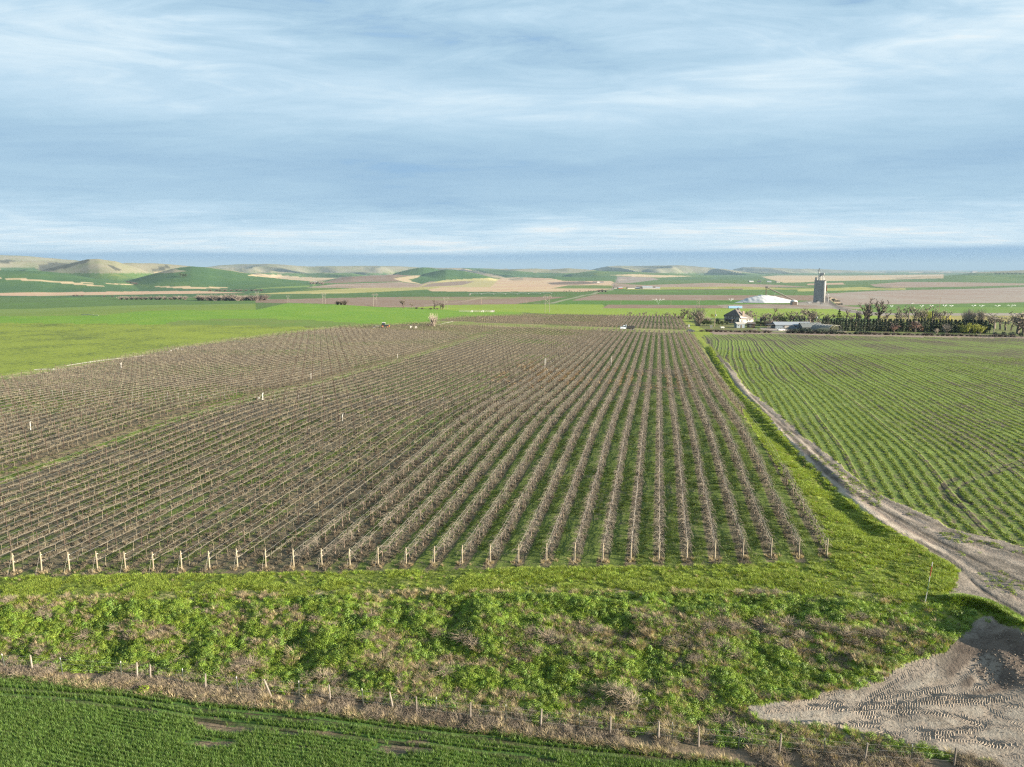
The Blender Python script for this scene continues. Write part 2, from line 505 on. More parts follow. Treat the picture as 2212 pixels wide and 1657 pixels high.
def H(x, y, detail=True):
    x, y = np.asarray(x, float), np.asarray(y, float)
    r = np.hypot(x, y)
    near = np.interp(y, _ys, _pz)
    far = np.interp(np.log(np.maximum(r, 1)), _lr, _lz)
    wf = sstep(r, 430, 900)
    z = near * (1 - wf) + far * wf
    z = z + 8.0 * np.exp(-0.5 * (((x + 330) / 175) ** 2 + ((y - 450) / 165) ** 2)) * sstep(y, 60, 200)
    z = z + 4.5 * np.exp(-0.5 * (((x + 330) / 130) ** 2 + ((y - 640) / 120) ** 2))
    z = z + sstep(r, 150, 500) * (fbm(x / 260, y / 260, 5, 3) - 0.5) * 1.6 + sstep(r, 900, 2500) * (fbm(x / 900, y / 900, 9, 3) - 0.5) * 11
    # bank and the low field
    yt, yf = ytop(x), yfence(x)
    s = np.clip((yt - y) / np.maximum(yt - yf - 1.0, 1.5), 0, 1)
    z = z + ZLOW * (s * s * (3 - 2 * s) * 0.55 + s * 0.45)
    if detail:
        bank = sstep(s, 0.0, 0.12) * (1 - sstep(s, 0.88, 1.0))
        pad = in_poly(x, y, PADW)
        z = z + bank * np.where(pad, 0.06, 1.0) * ((fbm(x / 1.9, y / 1.5, 21, 4) - 0.5) * 0.95 + (fbm(x / 5.5, y / 3.0, 31, 2) - 0.5) * 0.8)
        for pts_, amp_, wd_ in EXTRA:
            z = z + amp_ * np.exp(-(seg_dist(x, y, pts_) / wd_) ** 2)
        nr = 1 - sstep(r, 120, 300)
        z = z + nr * ((fbm(x / 3.1, y / 3.1, 41, 3) - 0.5) * 0.22)
    # hills
    fm = r > 1500
    if np.any(fm):
        xs, ys_, rs, z0 = x[fm], y[fm], r[fm], z[fm]
        th = np.arctan2(xs, ys_)
        acc = np.exp(np.zeros_like(z0))
        top = [z0]
        for i, ((a, te), R, wfr, wb, gd, gw) in enumerate(LAYERS):
            te_i = np.interp(th, a, te, left=-1, right=-1)
            crest = CAMZ + R * te_i
            Rj = R * (1 + 0.06 * (fbm(th * 14, th * 0 + i, 60 + i, 2) - 0.5))
            f = np.where(rs < Rj, 1 - (Rj - rs) / wfr, 1 - (rs - Rj) / wb)
            f = np.clip(f, 0, 1)
            sh = f * f * (3 - 2 * f)
            hh = np.maximum(crest - z0, 0)
            g = fbm(th * R / gw / 1.35 + (rs - R) / gw * 0.30, (rs - R) / (gw * 4.0), 80 + 3 * i, 3, 0.42)
            g = 1 - np.abs(2 * g - 1) * 2.0
            zl = z0 + hh * sh - 3.2 * gd * np.clip(hh / 60, 0, 1) * (0.46 - 0.5 * g) * np.sqrt(np.clip(sh * (1 - sh) * 4, 0, 1))
            top.append(zl)
        st = np.maximum(np.stack(top[1:]) - z0, 0)
        z = z.copy()
        z[fm] = z0 + (st ** 7).sum(0) ** (1 / 7.0)
    return z


def h1(x, y):
    return float(H(np.array([float(x)]), np.array([float(y)]))[0])


_tt = np.concatenate([np.linspace(18, 700, 1400), np.geomspace(702, 40000, 1600)])
def at(px, py):
    """first point of the ground on the line of sight of a picture point (2212 px wide)"""
    x, y, dn = ray(px, py)
    z = CAMZ - dn * _tt
    hz = H(x * _tt, y * _tt)
    b = np.nonzero(z < hz)[0]
    if len(b) == 0:
        t = _tt[-1]
    else:
        i = max(b[0], 1)
        d0, d1 = z[i - 1] - hz[i - 1], hz[i] - z[i]
        t = _tt[i - 1] + (_tt[i] - _tt[i - 1]) * d0 / (d0 + d1 + 1e-9)
    gx, gy = float(x * t), float(y * t)
    return gx, gy, h1(gx, gy)


def at_range(px, dist, py=600):
    """ground point in the direction of a picture column, at a given distance"""
    x, y, dn = ray(px, py)
    k = dist / math.hypot(x, y)
    return float(x * k), float(y * k), h1(x * k, y * k)


_sw = [at(*p)[:2] for p in [(1523, 748), (1539, 777), (1575, 829), (1617, 886), (1659, 938), (1758, 1017), (1815, 1090), (1880, 1150)]]
_bm = [at(1659 + a / 3.1664, 1134 + b / 3.1664)[:2] for a, b in [(1262, 545), (1330, 545), (1420, 560), (1500, 580), (1600, 630), (1690, 690), (1751, 740)]]
_md = [at(*p)[:2] for p in [(2196, 1384), (2225, 1398)]]
_md2 = [at(*p)[:2] for p in [(2168, 1425), (2200, 1470), (2230, 1480)]]
EXTRA += [(_md, 0.7, 1.1), (_md2, 0.30, 0.9), (_sw, -0.45, 1.4), ([(x + 2.3, y - .6) for x, y in _sw], 0.15, 0.9), (_bm, 0.55, 0.75)]
# ------------------------------------------------------------------ fields painted on the terrain (outlines in 2212 px photo points, laid on the ground)
G_WHEAT, G_BRIGHT, G_YEL, G_OLIVE = (0.058, 0.105, 0.028), (0.078, 0.162, 0.022), (0.160, 0.215, 0.032), (0.125, 0.150, 0.038)
G_DARK, G_PALE = (0.036, 0.080, 0.030), (0.17, 0.19, 0.075)
T_STUB, T_TAN, T_MAUVE, T_PINK, T_DARK = (0.33, 0.25, 0.16), (0.36, 0.29, 0.18), (0.185, 0.140, 0.112), (0.34, 0.235, 0.165), (0.095, 0.075, 0.060)
T_YEL, T_BROWN, T_GREY, T_HILL = (0.30, 0.27, 0.12), (0.155, 0.110, 0.080), (0.22, 0.20, 0.175), (0.185, 0.172, 0.120)
SCRUB_SHADE = (0.060, 0.062, 0.045)  # dark brush, with the shade of the hill flanks put into its colour
SOIL, LITTER, DIRT, DIRT_D = (0.105, 0.082, 0.062), (0.092, 0.079, 0.053), (0.228, 0.207, 0.178), (0.122, 0.106, 0.088)
GR_VERGE, GR_VERGE2, GR_ALLEY, GR_BANK = (0.150, 0.190, 0.030), (0.20, 0.205, 0.080), (0.074, 0.104, 0.024), (0.100, 0.142, 0.026)

q1 = lambda p: [(x / 4.0, 513 + y / 4.0) for x, y in p]                    # zoom windows used while measuring
q2 = lambda p: [(553 + x / 4.0, 513 + y / 4.0) for x, y in p]
q3 = lambda p: [(1106 + x / 4.0, 513 + y / 4.0) for x, y in p]
q4 = lambda p: [(1458 + x / 5.851, 567 + y / 5.851) for x, y in p]
q5 = lambda p: [(1782 + x / 5.146, 567 + y / 5.146) for x, y in p]
qb4 = lambda p: [(1659 + x / 3.1664, 1134 + y / 3.1664) for x, y in p]

TRACK = [(1547, 769), (1561, 782), (1573, 800), (1583, 824), (1601, 845), (1640, 875), (1659, 900), (1703, 951), (1784, 1032), (1841, 1082), (1907, 1129), (1945, 1150), (1975, 1166), (2022, 1198),
         (2073, 1232), (2069, 1257), (2050, 1280), (2055, 1300), (2100, 1305), (2150, 1316), (2212, 1352), (2400, 1440), (2700, 1500), (2700, 1240), (2400, 1205), (2212, 1181), (2128, 1160), (2050, 1140), (1959, 1093), (1880, 1054),
         (1826, 1013), (1789, 983), (1724, 934), (1659, 873), (1622, 850), (1604, 832), (1591, 808), (1573, 785), (1554, 770)]
VINE = [(-1400, 1010), (-700, 908), (0, 822), (180, 791), (390, 752), (560, 729), (740, 706), (845, 703), (905, 698), (935, 692), (1000, 685), (1150, 679.5), (1300, 682), (1468, 683.5), (1482, 700), (1496, 716), (1514, 745),
        (1549, 800), (1596, 880), (1661, 980), (1732, 1090), (1799, 1213), (1421, 1224), (1000, 1230), (600, 1238), (38, 1246), (-300, 1262), (-1400, 1330)]
RFIELD = [(1519, 723), (1536, 723), (1640, 721), (1900, 727), (2212, 731), (3000, 740), (3000, 1215), (2400, 1200), (2212, 1180), (2128, 1159), (2050, 1138), (1959, 1091), (1880, 1052), (1826, 1011), (1789, 981), (1724, 932), (1659, 872), (1626, 850), (1608, 832), (1593, 806), (1575, 783), (1552, 764), (1533, 742)]
WHEAT = [(-900, 1410), (-200, 1462), (0, 1464), (60, 1467), (140, 1474), (250, 1489), (350, 1508), (450, 1523), (553, 1530), (650, 1539), (740, 1549), (850, 1560), (960, 1576), (1106, 1590), (1250, 1604), (1400, 1630), (1560, 1648), (1700, 1672), (2000, 1700), (2600, 1800), (2600, 3200), (-900, 3200)]
LNEAR = [(-1400, 697), (0, 698), (250, 700), (553, 704), (700, 708), (760, 706), (745, 712), (390, 752), (0, 822), (-700, 908), (-1400, 1010)]

# (outline, main colour, second colour, share of the second)
FIELDS = [
    # broad zones of the plain
    ([(-3000, 640), (900, 640), (1106, 668), (3400, 700), (3400, 590), (-3000, 590)], G_WHEAT, G_OLIVE, 0.3),
    (q1([(-4000, 285), (0, 285), (350, 290), (560, 310), (800, 350), (1040, 375), (1180, 405), (1240, 420), (1300, 424), (1040, 366), (1200, 350), (1380, 318), (1620, 292), (1500, 270), (1650, 248), (1800, 260), (2000, 290), (2212, 328), (2600, 370), (2700, 385), (2700, 440), (2212, 500), (0, 560), (-4000, 560)]), G_DARK, G_WHEAT, 0.4),
    (q1([(0, 258), (200, 258), (330, 268), (325, 292), (0, 286)]), G_DARK, G_WHEAT, 0.3),
    (q1([(1340, 300), (1480, 278), (1610, 290), (1480, 298), (1330, 312)]), T_HILL, T_TAN, 0.4),
    (q1([(-3000, 350), (0, 350), (300, 360), (600, 383), (925, 424), (700, 412), (400, 382), (0, 357), (-3000, 357)]), T_TAN, T_STUB, 0.5),
    (q1([(690, 386), (830, 390), (850, 396), (700, 392)]), T_TAN, T_STUB, 0.5),
    (q1([(900, 396), (1050, 400), (1150, 404), (1150, 410), (1000, 406)]), T_STUB, T_TAN, 0.5),
    (q1([(1300, 422), (1650, 424), (2040, 436), (1650, 445), (1480, 436)]), T_STUB, T_TAN, 0.5),
    (q1([(-3000, 486), (0, 482), (800, 470), (1700, 461), (2140, 480), (1500, 488), (800, 498), (330, 506), (0, 503), (-3000, 505)]), T_PINK, T_STUB, 0.4),
    (q1([(-4000, 520), (0, 518), (2212, 520), (2212, 600), (0, 620), (-4000, 622)]), G_WHEAT, G_BRIGHT, 0.3),
    (q1([(-4000, 625), (0, 623), (400, 612), (1000, 590), (1330, 583), (1700, 580), (2212, 572), (2212, 632), (1400, 634), (1170, 645), (850, 676), (0, 684), (-4000, 686)]), (0.105, 0.160, 0.034), (0.135, 0.165, 0.050), 0.4),
    (q1([(-4000, 684), (0, 682), (850, 674), (1170, 642), (1400, 630), (2212, 626), (2512, 560), (2912, 570), (3312, 582), (3712, 612), (4112, 628), (4512, 645), (4512, 800), (2900, 790), (2212, 772), (1000, 757), (0, 747), (-4000, 745)]), (0.086, 0.175, 0.022), (0.120, 0.195, 0.028), 0.45),
    (q1([(1500, 724), (1900, 704), (2212, 700), (2700, 715), (3000, 735), (3300, 750), (3600, 760), (3000, 790), (2212, 770), (1380, 762)]), (0.105, 0.140, 0.040), (0.080, 0.140, 0.030), 0.45),
    (q1([(320, 288), (345, 235), (480, 212), (560, 222), (600, 225), (765, 188), (778, 205), (640, 245), (480, 288), (420, 286)]), SCRUB_SHADE, (0.10, 0.095, 0.06), 0.35),  # left hill flanks: scrub and slope shadow painted as one tone
    (q1([(1305, 297), (1330, 272), (1440, 238), (1470, 262), (1400, 286)]), SCRUB_SHADE, (0.10, 0.095, 0.06), 0.35),
    (q1([(930, 238), (960, 236), (1050, 280), (1040, 292), (1000, 285)]), SCRUB_SHADE, (0.10, 0.095, 0.06), 0.35),
    (q1([(0, 198), (60, 192), (130, 200), (60, 222), (0, 224)]), SCRUB_SHADE, (0.10, 0.095, 0.06), 0.35),
    # centre
    (q2([(-80, 330), (0, 310), (200, 325), (400, 345), (700, 350), (590, 374), (480, 378), (300, 365), (100, 345)]), T_TAN, T_STUB, 0.5),
    (q2([(0, 440), (300, 420), (470, 414), (460, 428), (300, 436), (0, 446)]), (0.10, 0.16, 0.045), G_OLIVE, 0.4),
    (q2([(580, 392), (740, 340), (900, 335), (1200, 318), (1440, 310), (1200, 350), (1260, 380), (950, 384), (700, 394)]), T_MAUVE, T_BROWN, 0.6),
    (q2([(1190, 355), (1440, 316), (1500, 325), (1320, 364), (1430, 404), (1260, 382)]), T_TAN, T_STUB, 0.4),
    (q2([(1340, 378), (1440, 320), (1640, 274), (1800, 290), (1900, 310), (2015, 346), (1800, 358), (1600, 372), (1420, 398)]), G_DARK, G_WHEAT, 0.35),
    (q2([(1200, 308), (1400, 262), (1450, 256), (1560, 270), (1650, 290), (1500, 325), (1260, 326)]), G_DARK, G_WHEAT, 0.35),
    (q2([(1690, 268), (1760, 264), (2212, 330), (2500, 350), (2212, 355), (2050, 345), (1900, 310)]), T_TAN, T_STUB, 0.5),
    (q2([(1770, 262), (1920, 264), (2212, 290), (2400, 300), (2212, 346), (2000, 312)]), G_WHEAT, G_DARK, 0.4),
    (q2([(430, 432), (700, 402), (1250, 386), (1420, 405), (1500, 382), (1890, 378), (1780, 412), (1400, 432), (900, 437)]), (0.26, 0.20, 0.155), T_MAUVE, 0.5),
    (q2([(1400, 434), (1460, 402), (1630, 368), (2000, 350), (2212, 362), (2350, 372), (2300, 424), (2212, 432), (1780, 436)]), T_YEL, (0.28, 0.25, 0.13), 0.5),
    (q2([(1780, 412), (1890, 380), (1760, 378), (1500, 398), (1420, 430)]), T_MAUVE, T_BROWN, 0.3),
    (q2([(-80, 486), (0, 486), (900, 436), (1600, 430), (1450, 456), (800, 482), (400, 488), (0, 490)]), (0.235, 0.225, 0.085), T_YEL, 0.4),
    (q2([(1480, 452), (1600, 430), (2212, 430), (2600, 440), (2600, 466), (2212, 470), (1500, 466)]), T_PINK, T_TAN, 0.5),
    (q2([(-300, 494), (0, 490), (800, 484), (1480, 450), (1520, 466), (2212, 470), (2900, 470), (2800, 500), (2212, 516), (800, 522), (200, 534), (-300, 530)]), G_WHEAT, G_DARK, 0.45),
    (q2([(200, 562), (300, 536), (800, 520), (1250, 514), (2212, 514), (2700, 512), (2500, 540), (2212, 580), (1650, 584), (1400, 604), (1100, 602), (850, 588), (700, 577)]), T_BROWN, T_MAUVE, 0.5),
    (q2([(1200, 530), (1260, 512), (2212, 512), (2300, 524), (2000, 534), (1600, 545)]), (0.155, 0.150, 0.075), T_BROWN, 0.4),
    (q2([(1380, 604), (1650, 584), (2212, 576), (3000, 580), (3010, 612), (4424, 612), (5300, 560), (5800, 600), (5800, 700), (3650, 700), (3000, 668), (2560, 664), (2212, 642), (1900, 642), (1650, 627), (1500, 618)]), G_YEL, (0.125, 0.195, 0.028), 0.45),
    # right of the centre
    (q3([(-120, 330), (0, 300), (400, 310), (900, 335), (905, 366), (600, 377), (330, 352), (100, 345), (-60, 348)]), G_WHEAT, G_DARK, 0.5),
    (q3([(510, 312), (750, 280), (1290, 310), (840, 328)]), G_WHEAT, G_OLIVE, 0.3),
    (q3([(840, 325), (1050, 317), (1580, 334), (1290, 346), (1050, 338)]), T_TAN, T_STUB, 0.4),
    (q3([(-100, 352), (0, 346), (330, 352), (450, 376), (860, 376), (900, 400), (872, 446), (600, 470), (0, 468), (-200, 440)]), T_PINK, T_TAN, 0.45),
    (q3([(300, 392), (460, 382), (620, 378), (760, 396), (560, 408), (340, 408)]), T_DARK, T_MAUVE, 0.45),
    (q3([(345, 440), (480, 415), (700, 412), (866, 416), (868, 442)]), (0.075, 0.12, 0.035), G_OLIVE, 0.35),
    (q3([(924, 338), (1200, 345), (1275, 362), (1010, 396), (886, 400)]), T_GREY, T_MAUVE, 0.5),
    (q3([(1240, 346), (2140, 334), (2260, 356), (1700, 372), (1300, 370)]), G_WHEAT, G_DARK, 0.4),
    (q3([(950, 400), (1275, 371), (1800, 375), (2300, 380), (2300, 408), (1800, 396), (1150, 414)]), G_WHEAT, G_OLIVE, 0.3),
    (q3([(885, 402), (950, 402), (1150, 412), (1700, 392), (2300, 410), (2600, 430), (1300, 432), (885, 436)]), (0.24, 0.185, 0.14), T_MAUVE, 0.5),
    (q3([(885, 432), (2000, 424), (2400, 440), (3400, 440), (3400, 452), (2212, 450), (1000, 450)]), (0.19, 0.20, 0.05), T_YEL, 0.4),
    (q3([(1300, 448), (1990, 442), (2000, 450), (1400, 452)]), T_BROWN, T_DARK, 0.4),
    (q3([(700, 500), (870, 450), (2212, 450), (4000, 452), (4000, 500), (1700, 500)]), G_WHEAT, G_BRIGHT, 0.35),
    (q3([(-100, 470), (0, 468), (700, 468), (720, 488), (350, 512), (-100, 516)]), G_WHEAT, G_DARK, 0.4),
    (q3([(520, 545), (560, 530), (720, 492), (2212, 500), (3000, 500), (3000, 545), (1100, 547)]), T_BROWN, T_MAUVE, 0.5),
    (q3([(360, 577), (440, 545), (2212, 542), (3050, 560), (3050, 586), (2212, 582), (1300, 584), (800, 580)]), (0.058, 0.125, 0.022), G_BRIGHT, 0.3),
    (q3([(780, 612), (830, 580), (1780, 586), (1840, 612)]), T_BROWN, T_MAUVE, 0.4),
    (q3([(1770, 582), (2212, 576), (3050, 580), (3000, 618), (1840, 612)]), T_GREY, T_BROWN, 0.5),
    # far right
    (q4([(1090, 180), (1300, 164), (2212, 166), (3400, 150), (3400, 200), (2212, 230), (1900, 234), (1640, 250), (1380, 256), (1180, 208)]), T_TAN, T_STUB, 0.5),
    (q5([(-60, 160), (240, 150), (420, 170), (540, 186), (200, 200), (-60, 204)]), T_TAN, T_STUB, 0.5),
    (q5([(500, 245), (860, 215), (1800, 224), (2400, 238), (2212, 252), (1500, 270), (700, 282), (560, 270)]), T_MAUVE, (0.23, 0.18, 0.14), 0.5),
    (q5([(-200, 236), (200, 225), (220, 245), (-200, 252)]), T_PINK, T_MAUVE, 0.4),
    (q5([(-300, 300), (400, 272), (680, 292), (500, 306), (-300, 322)]), T_YEL, (0.19, 0.20, 0.05), 0.5),
    (q5([(-20, 352), (30, 344), (600, 314), (1600, 294), (2212, 272), (3600, 280), (3600, 440), (2212, 442), (1300, 461), (640, 466), (180, 470), (100, 440)]), (0.20, 0.155, 0.130), T_GREY, 0.5),
    (q5([(180, 480), (640, 467), (1300, 462), (2212, 442), (3600, 440), (3600, 496), (1280, 497), (500, 505)]), (0.062, 0.120, 0.026), G_BRIGHT, 0.35),
    (q5([(180, 530), (700, 500), (1280, 497), (3600, 496), (3600, 560), (2212, 562), (1300, 566), (700, 560), (400, 560)]), (0.080, 0.150, 0.024), (0.11, 0.16, 0.035), 0.4),
    (q5([(600, 585), (760, 562), (1300, 564), (2212, 562), (3600, 560), (3600, 590), (2212, 592), (1300, 592)]), (0.16, 0.14, 0.12), T_GREY, 0.5),
    (q5([(-60, 350), (20, 395), (110, 470), (200, 505), (420, 545), (760, 562), (700, 600), (420, 580), (180, 540), (40, 490), (-80, 480), (-320, 470), (-300, 440), (-100, 420)]), (0.145, 0.130, 0.115), T_GREY, 0.5),
    (q5([(40, 380), (120, 400), (180, 455), (130, 470), (60, 420)]), (0.34, 0.26, 0.17), T_STUB, 0.4),
    (q5([(600, 592), (3600, 590), (3600, 660), (600, 660)]), (0.15, 0.17, 0.05), (0.24, 0.19, 0.07), 0.5),
    # farmyard
    ([(1462, 700), (1466, 690), (1500, 694), (1600, 692), (2212, 704), (3000, 712), (3000, 740), (2212, 732), (1900, 728), (1640, 722), (1536, 722), (1495, 722)], (0.090, 0.130, 0.030), (0.115, 0.105, 0.055), 0.45),
    ([(1640, 708), (1700, 704), (1800, 708), (1830, 716), (1740, 718), (1650, 714)], (0.24, 0.21, 0.185), T_GREY, 0.5),
    ([(1465, 711), (1560, 716), (1640, 716), (1900, 722), (2260, 727), (3000, 735), (3000, 745), (2212, 733.5), (1900, 729), (1640, 723), (1545, 723), (1535, 718), (1470, 714)], (0.19, 0.150, 0.125), T_DARK, 0.35),
]
ROADS = [  # (line, half width in metres, colour)
    (q3([(215, 572), (330, 570), (420, 548), (500, 530), (620, 500), (700, 490), (735, 474), (860, 455), (880, 440), (876, 405), (905, 385), (912, 345), (918, 330)]), 5.0, (0.30, 0.265, 0.225)),
    (q3([(877, 450), (884, 425), (872, 405), (906, 380), (914, 340)]), 6.0, (0.085, 0.078, 0.070)),
    (q5([(-40, 335), (10, 395), (60, 445), (110, 485), (180, 515), (300, 545), (430, 565), (560, 575)]), 4.0, (0.055, 0.050, 0.048)),
    (q5([(-30, 360), (30, 420), (100, 472), (190, 500), (300, 520), (420, 545)]), 2.2, (0.060, 0.055, 0.055)),
    (q5([(0, 335), (560, 314), (1080, 302), (1600, 292), (2212, 272), (3000, 255)]), 5.0, (0.075, 0.075, 0.070)),
    (q5([(640, 466), (1300, 460), (2212, 441), (3200, 436)]), 3.5, (0.090, 0.080, 0.070)),
    (q2([(1450, 585), (1600, 570), (1800, 552), (1950, 520), (2030, 512)]), 3.0, (0.34, 0.28, 0.21)),
    (q2([(310, 540), (500, 530), (800, 520)]), 3.0, (0.34, 0.28, 0.21)),
    (q1([(-2000, 744), (0, 744), (500, 750), (1000, 757), (1700, 765), (2212, 771), (2700, 776), (2950, 779)]), 1.3, (0.050, 0.045, 0.030)),
    (q2([(1150, 766), (1500, 766)]), 1.6, (0.050, 0.045, 0.030)),
    (q1([(1400, 574), (1700, 572), (2212, 567)]), 1.5, (0.045, 0.042, 0.032)),
    (q1([(0, 548), (300, 551), (640, 556)]), 1.5, (0.045, 0.042, 0.032)),
    (q2([(0, 568), (700, 577), (1000, 597), (1400, 617), (1700, 628), (2212, 645), (2560, 662), (3000, 676), (3500, 690)]), 1.5, (0.055, 0.050, 0.034)),
]


def line_dist(x, y, pts):
    """distance to a polyline on the ground"""
    best = np.full(x.shape, 1e9)
    for (ax, ay), (bx, by) in zip(pts[:-1], pts[1:]):
        dx, dy = bx - ax, by - ay
        L = dx * dx + dy * dy + 1e-9
        t = np.clip(((x - ax) * dx + (y - ay) * dy) / L, 0, 1)
        best = np.minimum(best, np.hypot(x - ax - t * dx, y - ay - t * dy))
    return best


# ---- vertices of the sheet: dense within the view, so that a cell is about 1.6 px of the picture
AZ = np.concatenate([np.linspace(R_(-66), R_(-42.2), 46), np.linspace(R_(-42), R_(42), 800), np.linspace(R_(42.2), R_(66), 46)]) - YAW
NA = len(AZ)                     # clockwise from +Y
_v = np.concatenate([np.linspace(0.86, 0.26, 330), np.linspace(0.2585, -0.1085, 270)])
_dep = np.arctan(_v) + PITCH
_r1 = 27.5 / np.tan(_dep)
_r1 = _r1[_r1 < 700]
_r2 = np.geomspace(_r1[-1] * 1.012, 3000, 130)
_r3 = np.geomspace(3030, 17500, 190)
_r4 = np.geomspace(18000, 48000, 14)
RR = np.concatenate([np.linspace(7.0, _r1[0], 26)[:-1], _r1, _r2, _r3, _r4])
NR = len(RR)
GX, GY = RR[:, None] * np.sin(AZ)[None, :], RR[:, None] * np.cos(AZ)[None, :]
GZ = H(GX, GY)
U, V, _dp = project(GX, GY, GZ)

# edges of outlines wander a little, as real field edges do
RGRID = np.hypot(GX, GY)
_j = sstep(RGRID, 260, 30) * 3.2 + 0.35
UJ = U + (fbm(GX / 1.6, GY / 2.6, 3, 4) - 0.5) * 6 * _j
VJ = V + (fbm(GX / 1.6, GY / 2.6, 4, 4) - 0.5) * 5 * _j

A = np.zeros((NR, NA, 3)); B = np.zeros((NR, NA, 3)); MIXB = np.full((NR, NA), 0.35)
W_VINE = np.zeros((NR, NA)); W_ROW = np.zeros((NR, NA)); ROWC = np.zeros((NR, NA)); W_DIRT = np.zeros((NR, NA))
REG = np.zeros((NR, NA), np.int32)
NAMES = ['ground', 'vineyard_ground', 'crop_field', 'dirt_track', 'dirt_yard', 'wheat_field', 'grass_bank', 'grass_verge', 'hills']


def put(mask, a, b, m, reg=None):
    A[mask], B[mask], MIXB[mask] = a, b, m
    if reg is not None:
        REG[mask] = reg


# default: patchwork of the plain, then scrubby hill cover
patch = vnoise(np.floor(GX / 420 + 3 * vnoise(GX / 900, GY / 900, 2)), np.floor(GY / 520 + 3 * vnoise(GX / 900, GY / 900, 6)), 12)
pal = [G_WHEAT, T_TAN, G_DARK, T_MAUVE, G_OLIVE, T_STUB, G_BRIGHT, T_BROWN]
for i, c in enumerate(pal):
    put((patch * len(pal)).astype(int) == i, c, tuple(0.75 * k + 0.03 for k in c), 0.4)
_base = np.interp(np.log(np.maximum(RGRID, 1)), _lr, _lz)
hill = (RGRID > 2000) & (GZ - _base > 14)
REG[hill] = 8
for m_, (a_, b_, s_) in ((hill, (T_HILL, (0.135, 0.145, 0.075), 0.45)),):
    put(m_, a_, b_, s_)
# field outlines; the dark hill flanks carry scrub and shade in their colour
gzx = np.gradient(GZ, axis=1) / (np.gradient(GX, axis=1) + 1e-9)
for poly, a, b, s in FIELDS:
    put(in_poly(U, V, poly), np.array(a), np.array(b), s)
for line, hw, c in ROADS:
    pts = [at(*p)[:2] for p in line]
    dmin = line_dist(GX, GY, pts)
    cell = RGRID * 0.0017
    k = sstep(dmin, hw + 0.7 * cell, hw * 0.6)[..., None]
    k = k * np.clip(hw * 2 / np.maximum(RGRID * RGRID * 1.4e-3 / 45, 0.1), 0.5, 1)[..., None]
    A[:] = A * (1 - k) + np.array(c) * k
    B[:] = B * (1 - k) + np.array(c) * 0.8 * k

# near ground
near = RGRID < 620
yt, yf = ytop(GX), yfence(GX)
verge = near & (GX > -200) & (GY < 130) & (GY > yt - 1.5) | (near & in_poly(U, V, [(1466, 684), (1492, 716), (1508, 745), (1542, 800), (1587, 880), (1650, 980), (1720, 1090), (1797, 1212), (2200, 1330), (2200, 1170), (1800, 1000), (1620, 820), (1540, 722), (1500, 700)]))
put(verge, GR_VERGE, GR_VERGE2, 0.28, 7)
m = verge & (line_dist(GX, GY, list(zip(*flat(np.array([-200, 300, 700, 1200, 1700, 1900]), np.array([1300, 1291, 1284, 1279, 1282, 1292]))))) < 1.0)
put(m, (0.20, 0.195, 0.085), (0.28, 0.23, 0.15), 0.42)
bank = near & (GY <= yt - 0.3) & (GY > yf - 30) & (GY < 130)
put(bank, GR_BANK, (0.165, 0.125, 0.080), 0.30, 6)
put(near & in_poly(UJ, VJ, LNEAR), (0.150, 0.192, 0.032), (0.062, 0.088, 0.026), 0.40, 2)
mv = near & in_poly(UJ, VJ, VINE)
put(mv, GR_ALLEY, LITTER, 0.5, 1)
W_VINE[mv] = 1
POST_X = [36.3, 94.7, 147.5, 210.6, 262.1, 330.7, 392.6, 451, 511.6, 575.1, 635.1, 697.3, 756.7, 821.4, 881.4, 938.9, 1001.4, 1059.2, 1121.2, 1180.8, 1240.2, 1301.8, 1360.5, 1422.4, 1478.7, 1543.4, 1603.4, 1666.3, 1728.5, 1787.2]
POST_Y = [1235, 1234, 1234, 1234.5, 1233, 1231.5, 1230.5, 1229.5, 1228.5, 1226.5, 1224, 1222.5, 1221.5, 1219, 1218.5, 1218, 1217, 1216.5, 1215.5, 1214.5, 1212, 1211, 1210, 1209, 1208, 1207, 1205.5, 1203.5, 1202, 1199.5]
_pw = [flat(a, b, 0.05) for a, b in zip(POST_X, POST_Y)]
_kk = np.arange(30)
_cx = np.polyfit(_kk, [p[0] for p in _pw], 2)
_cy = np.polyfit([p[0] for p in _pw], [p[1] for p in _pw], 2)
ROWS = list(range(-46, 30))                       # row 29 is the one along the track
def row_x(k):
    k = np.asarray(k, float)
    return np.where(k >= 0, np.polyval(_cx, k), _cx[2] + k * 2.46)
def row_end(x):
    return np.where(x > -56, np.polyval(_cy, x), np.polyval(_cy, -56.0) + (x + 56) * 0.25)
_kx = row_x(np.arange(-80, 41))
ROWC[mv] = np.interp(GX, _kx, np.arange(-80, 41))[mv]
left = sstep(GX, -22, -38)
fary = sstep(GY, 95, 210)
big = fbm(GX / 30, GY / 22, 51, 3)
mb = 0.25 + 0.20 * left + 0.14 * fary + (big - 0.5) * 1.5 * (0.25 + 0.75 * left)
MIXB[mv] = mb[mv]
grn = (sstep(fbm(GX / 24, GY / 40, 57, 3), 0.55, 0.66) * left * mv)[..., None]
A[:] = A * (1 - grn * 0.6) + np.array((0.10, 0.135, 0.032)) * grn * 0.6
far_tan = (fary * mv * 0.6)[..., None]
B[:] = B * (1 - far_tan) + np.array((0.145, 0.115, 0.074)) * far_tan
dry = (mv & (GY > 172) & (GY < 215) & (GX > -60) & (GX < 12))
MIXB[dry] += 0.22 * sstep(fbm(GX / 9, GY / 9, 58, 3), 0.4, 0.6)[dry]
LANE_X = (-83.0, -79.3)
ml = mv & (GX > LANE_X[0] + 0.9) & (GX < LANE_X[1] - 0.2) & (GY < 330)
put(ml, (0.105, 0.150, 0.028), (0.13, 0.118, 0.065), 0.36)
mt = mv & (GX > LANE_X[0] - 1.0) & (GX < LANE_X[0] + 0.9) & (GY < 330)
